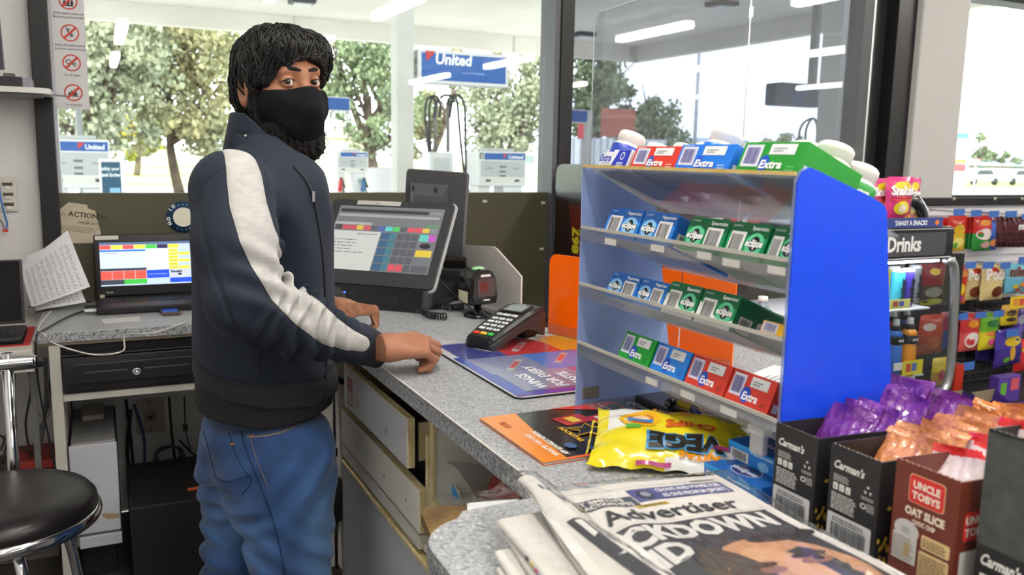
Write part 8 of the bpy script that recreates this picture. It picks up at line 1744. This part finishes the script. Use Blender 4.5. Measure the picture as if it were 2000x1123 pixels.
for k in range(7): pouch(1941+k*9, 423+(k % 2), 1958+k*9, 482, 3.36-.012*k, '#5a1f28', '#3e161c', 'mini' if k > 4 else None, ('first', 'second', 'third', 'fourth', 'fifth', 'sixth', 'last')[k]+' maroon chocolate bag on the top row', g1, accents=((.5, .2, .3, .05, '#8a6a6a'),))
pouch(1862, 520, 1885, 592, 3.34, '#cf3a1e', '#d8701e', None, 'orange red sweet bag first on the second row', g2, accents=((.5, .80, .3, .08, '#e3912a'), (.45, .4, .3, .14, '#e3c52a'), (.5, .15, .2, .08, '#b03a8a')))
pouch(1886, 519, 1916, 584, 3.34, '#d8c48a', '#d8c48a', 'Pods', 'smaller cream sweet bag second on the second row', g2, '#efe9e0', accents=((.5, .80, .28, .12, '#b8342a'), (.5, .25, .3, .16, '#7a3a24'))); pouch(1908, 519, 1922, 583, 3.38, '#d8c48a', '#d8c48a', None, 'narrow cream bag hidden between the two larger cream bags', g2); pouch(1919, 518, 1956, 584, 3.30, '#dcc88e', '#dcc88e', 'Pods', 'larger cream sweet bag third on the second row', g2, '#efe9e0', accents=((.4, .82, .2, .12, '#b8342a'), (.6, .25, .24, .16, '#6a2f1e')))
pouch(1953, 516, 1968, 570, 3.36, '#4a9cc0', '#3f8ab0', None, 'light blue chocolate bag left of its twin', g2); pouch(1966, 515, 1999, 571, 3.30, '#7ac4dc', '#6ab4d0', 'm&m', 'light blue chocolate bag with brown letters on second row', g2, '#6a3a2a', accents=((.7, .3, .14, .08, '#d98a2a'), (.4, .25, .12, .07, '#d8c43a'), (.55, .12, .12, .07, '#b85a3a'))); pouch(1997, 518, 2020, 572, 3.34, '#c82a3a', '#c82a3a', None, 'red bag at the right end of second row', g2)
pouch(1870, 614, 1884, 683, 3.36, '#c83038', '#d8508a', None, 'red pink bag first on the third row', g3); pouch(1878, 612, 1909, 683, 3.32, '#cf3038', '#d85a5a', None, 'red sweet bag with white centre on the third row', g3, accents=((.5, .72, .25, .10, '#e3912a'), (.5, .3, .36, .2, '#efe2dc'), (.5, .25, .14, .08, '#cf3a3a')))
pouch(1908, 612, 1928, 680, 3.36, '#9ac02a', '#c8c82a', None, 'yellow green sour bag behind another on the third row', g3); pouch(1917, 612, 1947, 680, 3.31, '#6ab02a', '#dccf2a', None, 'yellow green sour bag in front on the third row', g3, accents=((.5, .72, .3, .10, '#2a7a3a'), (.5, .45, .34, .07, '#d98a3a'), (.5, .22, .2, .1, '#d85a8a')))
pouch(1944, 615, 1958, 633, 3.36, '#2a2622', '#d8b82a', None, 'small black and yellow bag on the third row', g3); pouch(1957, 596, 1986, 633, 3.33, '#d8a83a', '#e0c42a', None, 'small yellow and black bag higher on the third row', g3, accents=((.5, .6, .3, .16, '#3a2a1a'), (.5, .3, .3, .1, '#3a3222')))
for k in range(5): pouch(1908+k*11, 662+k % 2, 1924+k*11, 702+k, 3.38-.012*k, '#3a2a7a', '#32246c', None, ('first', 'second', 'third', 'fourth', 'fifth')[k]+' small purple bag bottom below the yellow green bags', g4)
pouch(1948, 646, 1993, 712, 3.28, '#4a3aa0', '#42308c', None, 'large purple bag with yellow figure on the lowest row', g4, accents=((.5, .68, .28, .14, '#d8b82a'), (.5, .35, .1, .2, '#d8a83a'), (.3, .2, .1, .08, '#6ab03a')), tilt=.06); pouch(1985, 664, 2015, 722, 3.32, '#cf2a2a', '#c82a2a', None, 'red bag at the right end of lowest row', g4, accents=((.5, .7, .3, .12, '#e3a83a'),)); pouch(1984, 598, 2010, 645, 3.34, '#3a2a7a', '#4a3a8c', None, 'purple bag above the red bag at right end', g4, accents=((.3, .5, .2, .2, '#9a9ab0'),))
# bags seen through the cooler glass
g5 = 'sweet bags seen through the cooler glass'
pouch(1792, 516, 1840, 596, 3.05, '#8a1f2c', '#4a3a34', None, 'dark red sweet bag seen through the upper cooler glass', g5, accents=((.5, .82, .2, .08, '#d8b83a'), (.5, .35, .3, .12, '#8a8a7a'), (.5, .12, .4, .08, '#b8b83a'))); pouch(1797, 616, 1838, 688, 3.05, '#b8402a', '#9a4a2a', None, 'rust coloured bag seen through the middle cooler glass', g5, accents=((.3, .70, .22, .10, '#d8c8c0'), (.5, .3, .3, .16, '#a85a34'))); pouch(1822, 700, 1846, 750, 3.05, '#d8c02a', '#b88a2a', None, 'yellow bag seen through the lower cooler glass', g5, accents=((.5, .4, .2, .2, '#a83a4a'),)); pouch(1838, 610, 1852, 680, 3.1, '#8a2a4a', '#2a4a8a', None, 'narrow purple red bag beside the cooler frame', g5)
t = thing('sweets_stand', 'dark stand holding bags behind the cooler', 'display rack', (3.8, 3.15, 0)); b = MB(); a_ = ay(1785, 500, 3.12); d_ = ay(1856, 780, 3.12); b.bx(a_.x, d_.x, 3.12, 3.15, 0, a_.z, mat('backboard_dark', '#232226', .5)); b.build('back_panel', t); b = MB(); b.bx(a_.x, d_.x, 3.0, 3.12, 0, .05, '#232226'); b.build('foot', t)
# price tickets on the rack
for i, (x0, y0, x1, y1) in enumerate(((1863, 408, 1883, 421), (1897, 410, 1916, 423), (1932, 412, 1950, 424), (1964, 412, 1985, 424), (1862, 511, 1874, 522), (1886, 512, 1905, 524), (1920, 512, 1940, 524), (1955, 513, 1973, 524), (1990, 502, 2006, 515), (1873, 612, 1890, 624), (1905, 610, 1926, 620), (1941, 607, 1960, 618), (1966, 645, 1988, 656), (1882, 708, 1902, 721), (1996, 418, 2010, 428))): tag_(x0, y0, x1, y1, 3.24, '#3f6fc0', 'small blue price ticket on a hook of the sweets rack', 'blue price tickets on the sweets rack')
tag_(1974, 580, 2010, 600, 3.2, '#e3c52a', 'yellow and orange special ticket on the sweets rack', None, ('#d88a3a', '#c84a3a'))
c0_ = ay(1862, 414, 3.24)
for i, (px, py) in enumerate(((1873, 414), (1907, 416), (1941, 418), (1974, 418), (1868, 516), (1895, 518), (1930, 518), (1964, 518), (1882, 618), (1916, 615), (1950, 612), (1977, 650), (1892, 714))):
    c = ay(px, py, 3.25); b = MB(); b.tube([(c.x, 3.243, c.z), (c.x, YR_+.02, c.z+.0)], .004, '#9a9ca0', 6); b.build('peg_hook', label='metal peg hook behind a blue price ticket', cat='hook', group='peg hooks of the sweets rack')
# chocolate cartons on the low ledge
t = thing('low_shelf', 'low purple edged shelf under the sweets rack', 'shelf', (5.2, 3.1, 0)); zq = ay(1930, 778, 3.1).z; zq = max(zq, .10)
b = MB(); a_ = ay(1868, 790, 3.1); b.bx(a_.x, 6.2, 2.95, 3.4, zq-.03, zq, '#2a2a2c', .004); b.build('shelf_board', t); b = MB(); b.bx(a_.x, 6.2, 3.0, 3.3, 0, zq-.03, '#1e1e20'); b.build('base', t)
b = MB(); F = frame((a_.x, 2.949, zq-.03), (1, 0, 0), (0, 0, 1)); b.rect(F, 0, 0, 1.2, .045, C('#4a2f8c', .35)); 
for k in range(9): b.rect(F, .03+k*.13, .008, .09+k*.13, .036, C(('#d8b82a', '#e6e2e8', '#c83a4a')[k % 3], .35), .001)
b.build('printed_edge', t)
def chocbox(px, py, label, seed):
    Yq = 2.80; o = ay(px, py, Yq); zb_ = max(.03, o.z); M = T(o.x, Yq, zb_) @ RX(.18); t = thing('chocolate_carton', label, 'carton', M=M, group='open chocolate cartons in front of the low shelf'); W_, D_, H_ = .20, .16, .11
    pm = C('#4a2f8c', .35); b = MB(M.copy()); b.prism([(0, 0, 0), (W_, 0, 0), (W_, 0, .055), (W_*.5, 0, .045), (0, 0, .055)], (0, .002, 0), pm)
    for x in (0, W_-.002): b.prism([(x, 0, 0), (x, D_, 0), (x, D_, H_), (x, 0, .055)], (.002, 0, 0), pm)
    b.build('printed_walls', t); b = MB(M.copy()); b.box((W_/2, D_, H_/2), (W_, .002, H_), krf); b.box((W_/2, D_/2, .001), (W_, D_, .002), krf); b.build('kraft_back', t)
    r = random.Random(seed)
    for k in range(6):
        M2 = M @ T(.025+k*.028, .05+.03*(k % 2), .012+.0*k) @ RZ(r.uniform(-.4, .4)) @ RX(r.uniform(.3, .8)); q_ = MB(M2.copy()); q_.ball((0, .03, .010), (.011, .045, .009), C(('#4a2f8c', '#3a2a7a', '#c83a4a', '#5a4a9c')[k % 4], .25, coat=.5), 10); q_.ball((0, .03, .0125), (.007, .02, .0085), C('#d9c8d8', .3), 8); q_.build('chocolate_bar', label=('first', 'second', 'third', 'fourth', 'fifth', 'sixth')[k]+' wrapped bar in the '+label, cat='chocolate bar', group='wrapped bars in the open chocolate cartons')
b = MB(); b.bx(ay(1860, 830, 2.8).x, 6.0, 2.78, 2.945, 0, max(.03, ay(1873, 832, 2.8).z)-.004, '#26262a'); b.build('step', t)
chocbox(1873, 832, 'open purple chocolate carton left of the two', 1); chocbox(1938, 828, 'open purple chocolate carton right of the two', 2)
t = MB(); a_ = ay(1952, 738, 3.0); d_ = ay(1990, 782, 3.0); t.bx(a_.x, d_.x, 3.0, 3.06, zq, a_.z, C('#5a3f9c', .3), .004); t.bx(a_.x+.02, a_.x+.07, 2.998, 3.0, zq+.05, zq+.12, '#6ab03a'); t.bx(d_.x-.09, d_.x-.02, 2.998, 3.0, zq+.07, zq+.14, '#d85a6a'); t.build('chocolate_box', label='upright purple chocolate box on the low shelf', cat='box')
a_ = ay(1868, 715, 3.2); d_ = ay(1878, 772, 3.2); t = MB(); t.bx(a_.x, d_.x, 3.2, 3.38, zq, a_.z, C('#c83a2a', .35), .002); t.build('red_box', label='narrow red box standing left of the dark wire panel', cat='box')
# white carton between cooler and counter
t = MB(); c = az(1765, 800, .95); t.bx(c.x-.04, c.x+.14, c.y-.02, c.y+.18, .75, .97, '#e9e9ea', .004); t.bx(c.x-.03, c.x+.13, c.y, c.y+.16, 0, .75, '#c9c9cb', .004); t.build('white_pedestal_box', label='white box right behind the blue panel beside the purple bars', cat='box')
# ======================= DEEPER LEVELS: pieces that belong to a part =======================
UNDER = {'carton_print': 'carton', 'side_print': 'carton', 'crimped_end': 'wrapper', 'label_band': 'bottle', 'bag_print': 'bag', 'keyboard': 'base', 'usb_plug': 'base', 'foot_rail': 'base', 'paper_label': 'screen_bezel',
 'maker_mark': 'lid', 'vent': ('case', 'housing', 'base'), 'led_light': 'base', 'base_trim': 'base', 'silver_rim': 'screen_bezel', 'groove': 'drawer_front', 'lock': 'drawer_front', 'rear_hump': 'back_shell', 'mount_slot': 'back_shell',
 'cable_clip': 'back_shell', 'scan_window': 'head', 'reader_glass': 'head', 'status_lamp': 'head', 'side_label': 'head', 'side_trim': 'body', 'header_sign': 'header', 'front_print': 'front_wall', 'oat_print': 'side_wall',
 'lettering': ('can_body', 'tray_body'), 'poster_face': 'frame', 'board_print': 'board', 'packet_print': 'bag', 'sealed_end': 'bag', 'shelf_edge': 'shelf', 'seat_ring': 'seat', 'screw': 'cover_plate', 'socket_port': 'cover_plate', 'label_strip': 'cover_plate',
 'switch': 'cover_plate', 'print': ('rubber_base', 'front_page', 'box'), 'top_print': 'box', 'cover_print': 'pages', 'tape_patch': 'front_bezel', 'hair_strands': 'hair', 'beard_curls': 'beard', 'ear_loop': 'face_mask', 'sign_face': 'cabinet', 'front_graphic': 'cabinet', 'side_graphic': 'cabinet', 'price_display': 'dial_head', 'maker_plate': 'tinted_end_panel', 'printed_edge': 'shelf_board', 'colour_mark': 'folded_pages'}
PLAB = {'rivet': 'copper rivet', 'lock': 'round chrome lock', 'zip_pull': 'small silver zip pull', 'colour_key': 'coloured key', 'blue_end_panel': 'bright blue end panel', 'tinted_end_panel': 'blue tinted see-through end panel', 'silver_rim': 'silver edge', 'maker_plate': 'grey brown plate', 'status_lamp': 'pale green lamp', 'scan_window': 'dark red window', 'battery': 'orange end', 'crimped_end': 'flat crimped end', 'red_label': 'red label', 'heart_logo': 'small white heart', 'header_sign': 'grey sign reading Drinks'}
for root in [o for o in COL.objects if o.parent is None and o.type == 'EMPTY']:
    ch = list(root.children); by = {}
    for c in ch: by.setdefault(c.name.split('.')[0], c)
    if len([k for k in by if k not in UNDER]) < 2: continue
    for c in ch:
        n = c.name.split('.')[0]; w_ = UNDER.get(n)
        if w_:
            for k in ((w_,) if isinstance(w_, str) else w_):
                if k in by and by[k] is not c: c.parent = by[k]; break
for o in COL.objects:
    n = o.name.split('.')[0]
    if o.parent is not None and n in PLAB: o['label'] = PLAB[n]
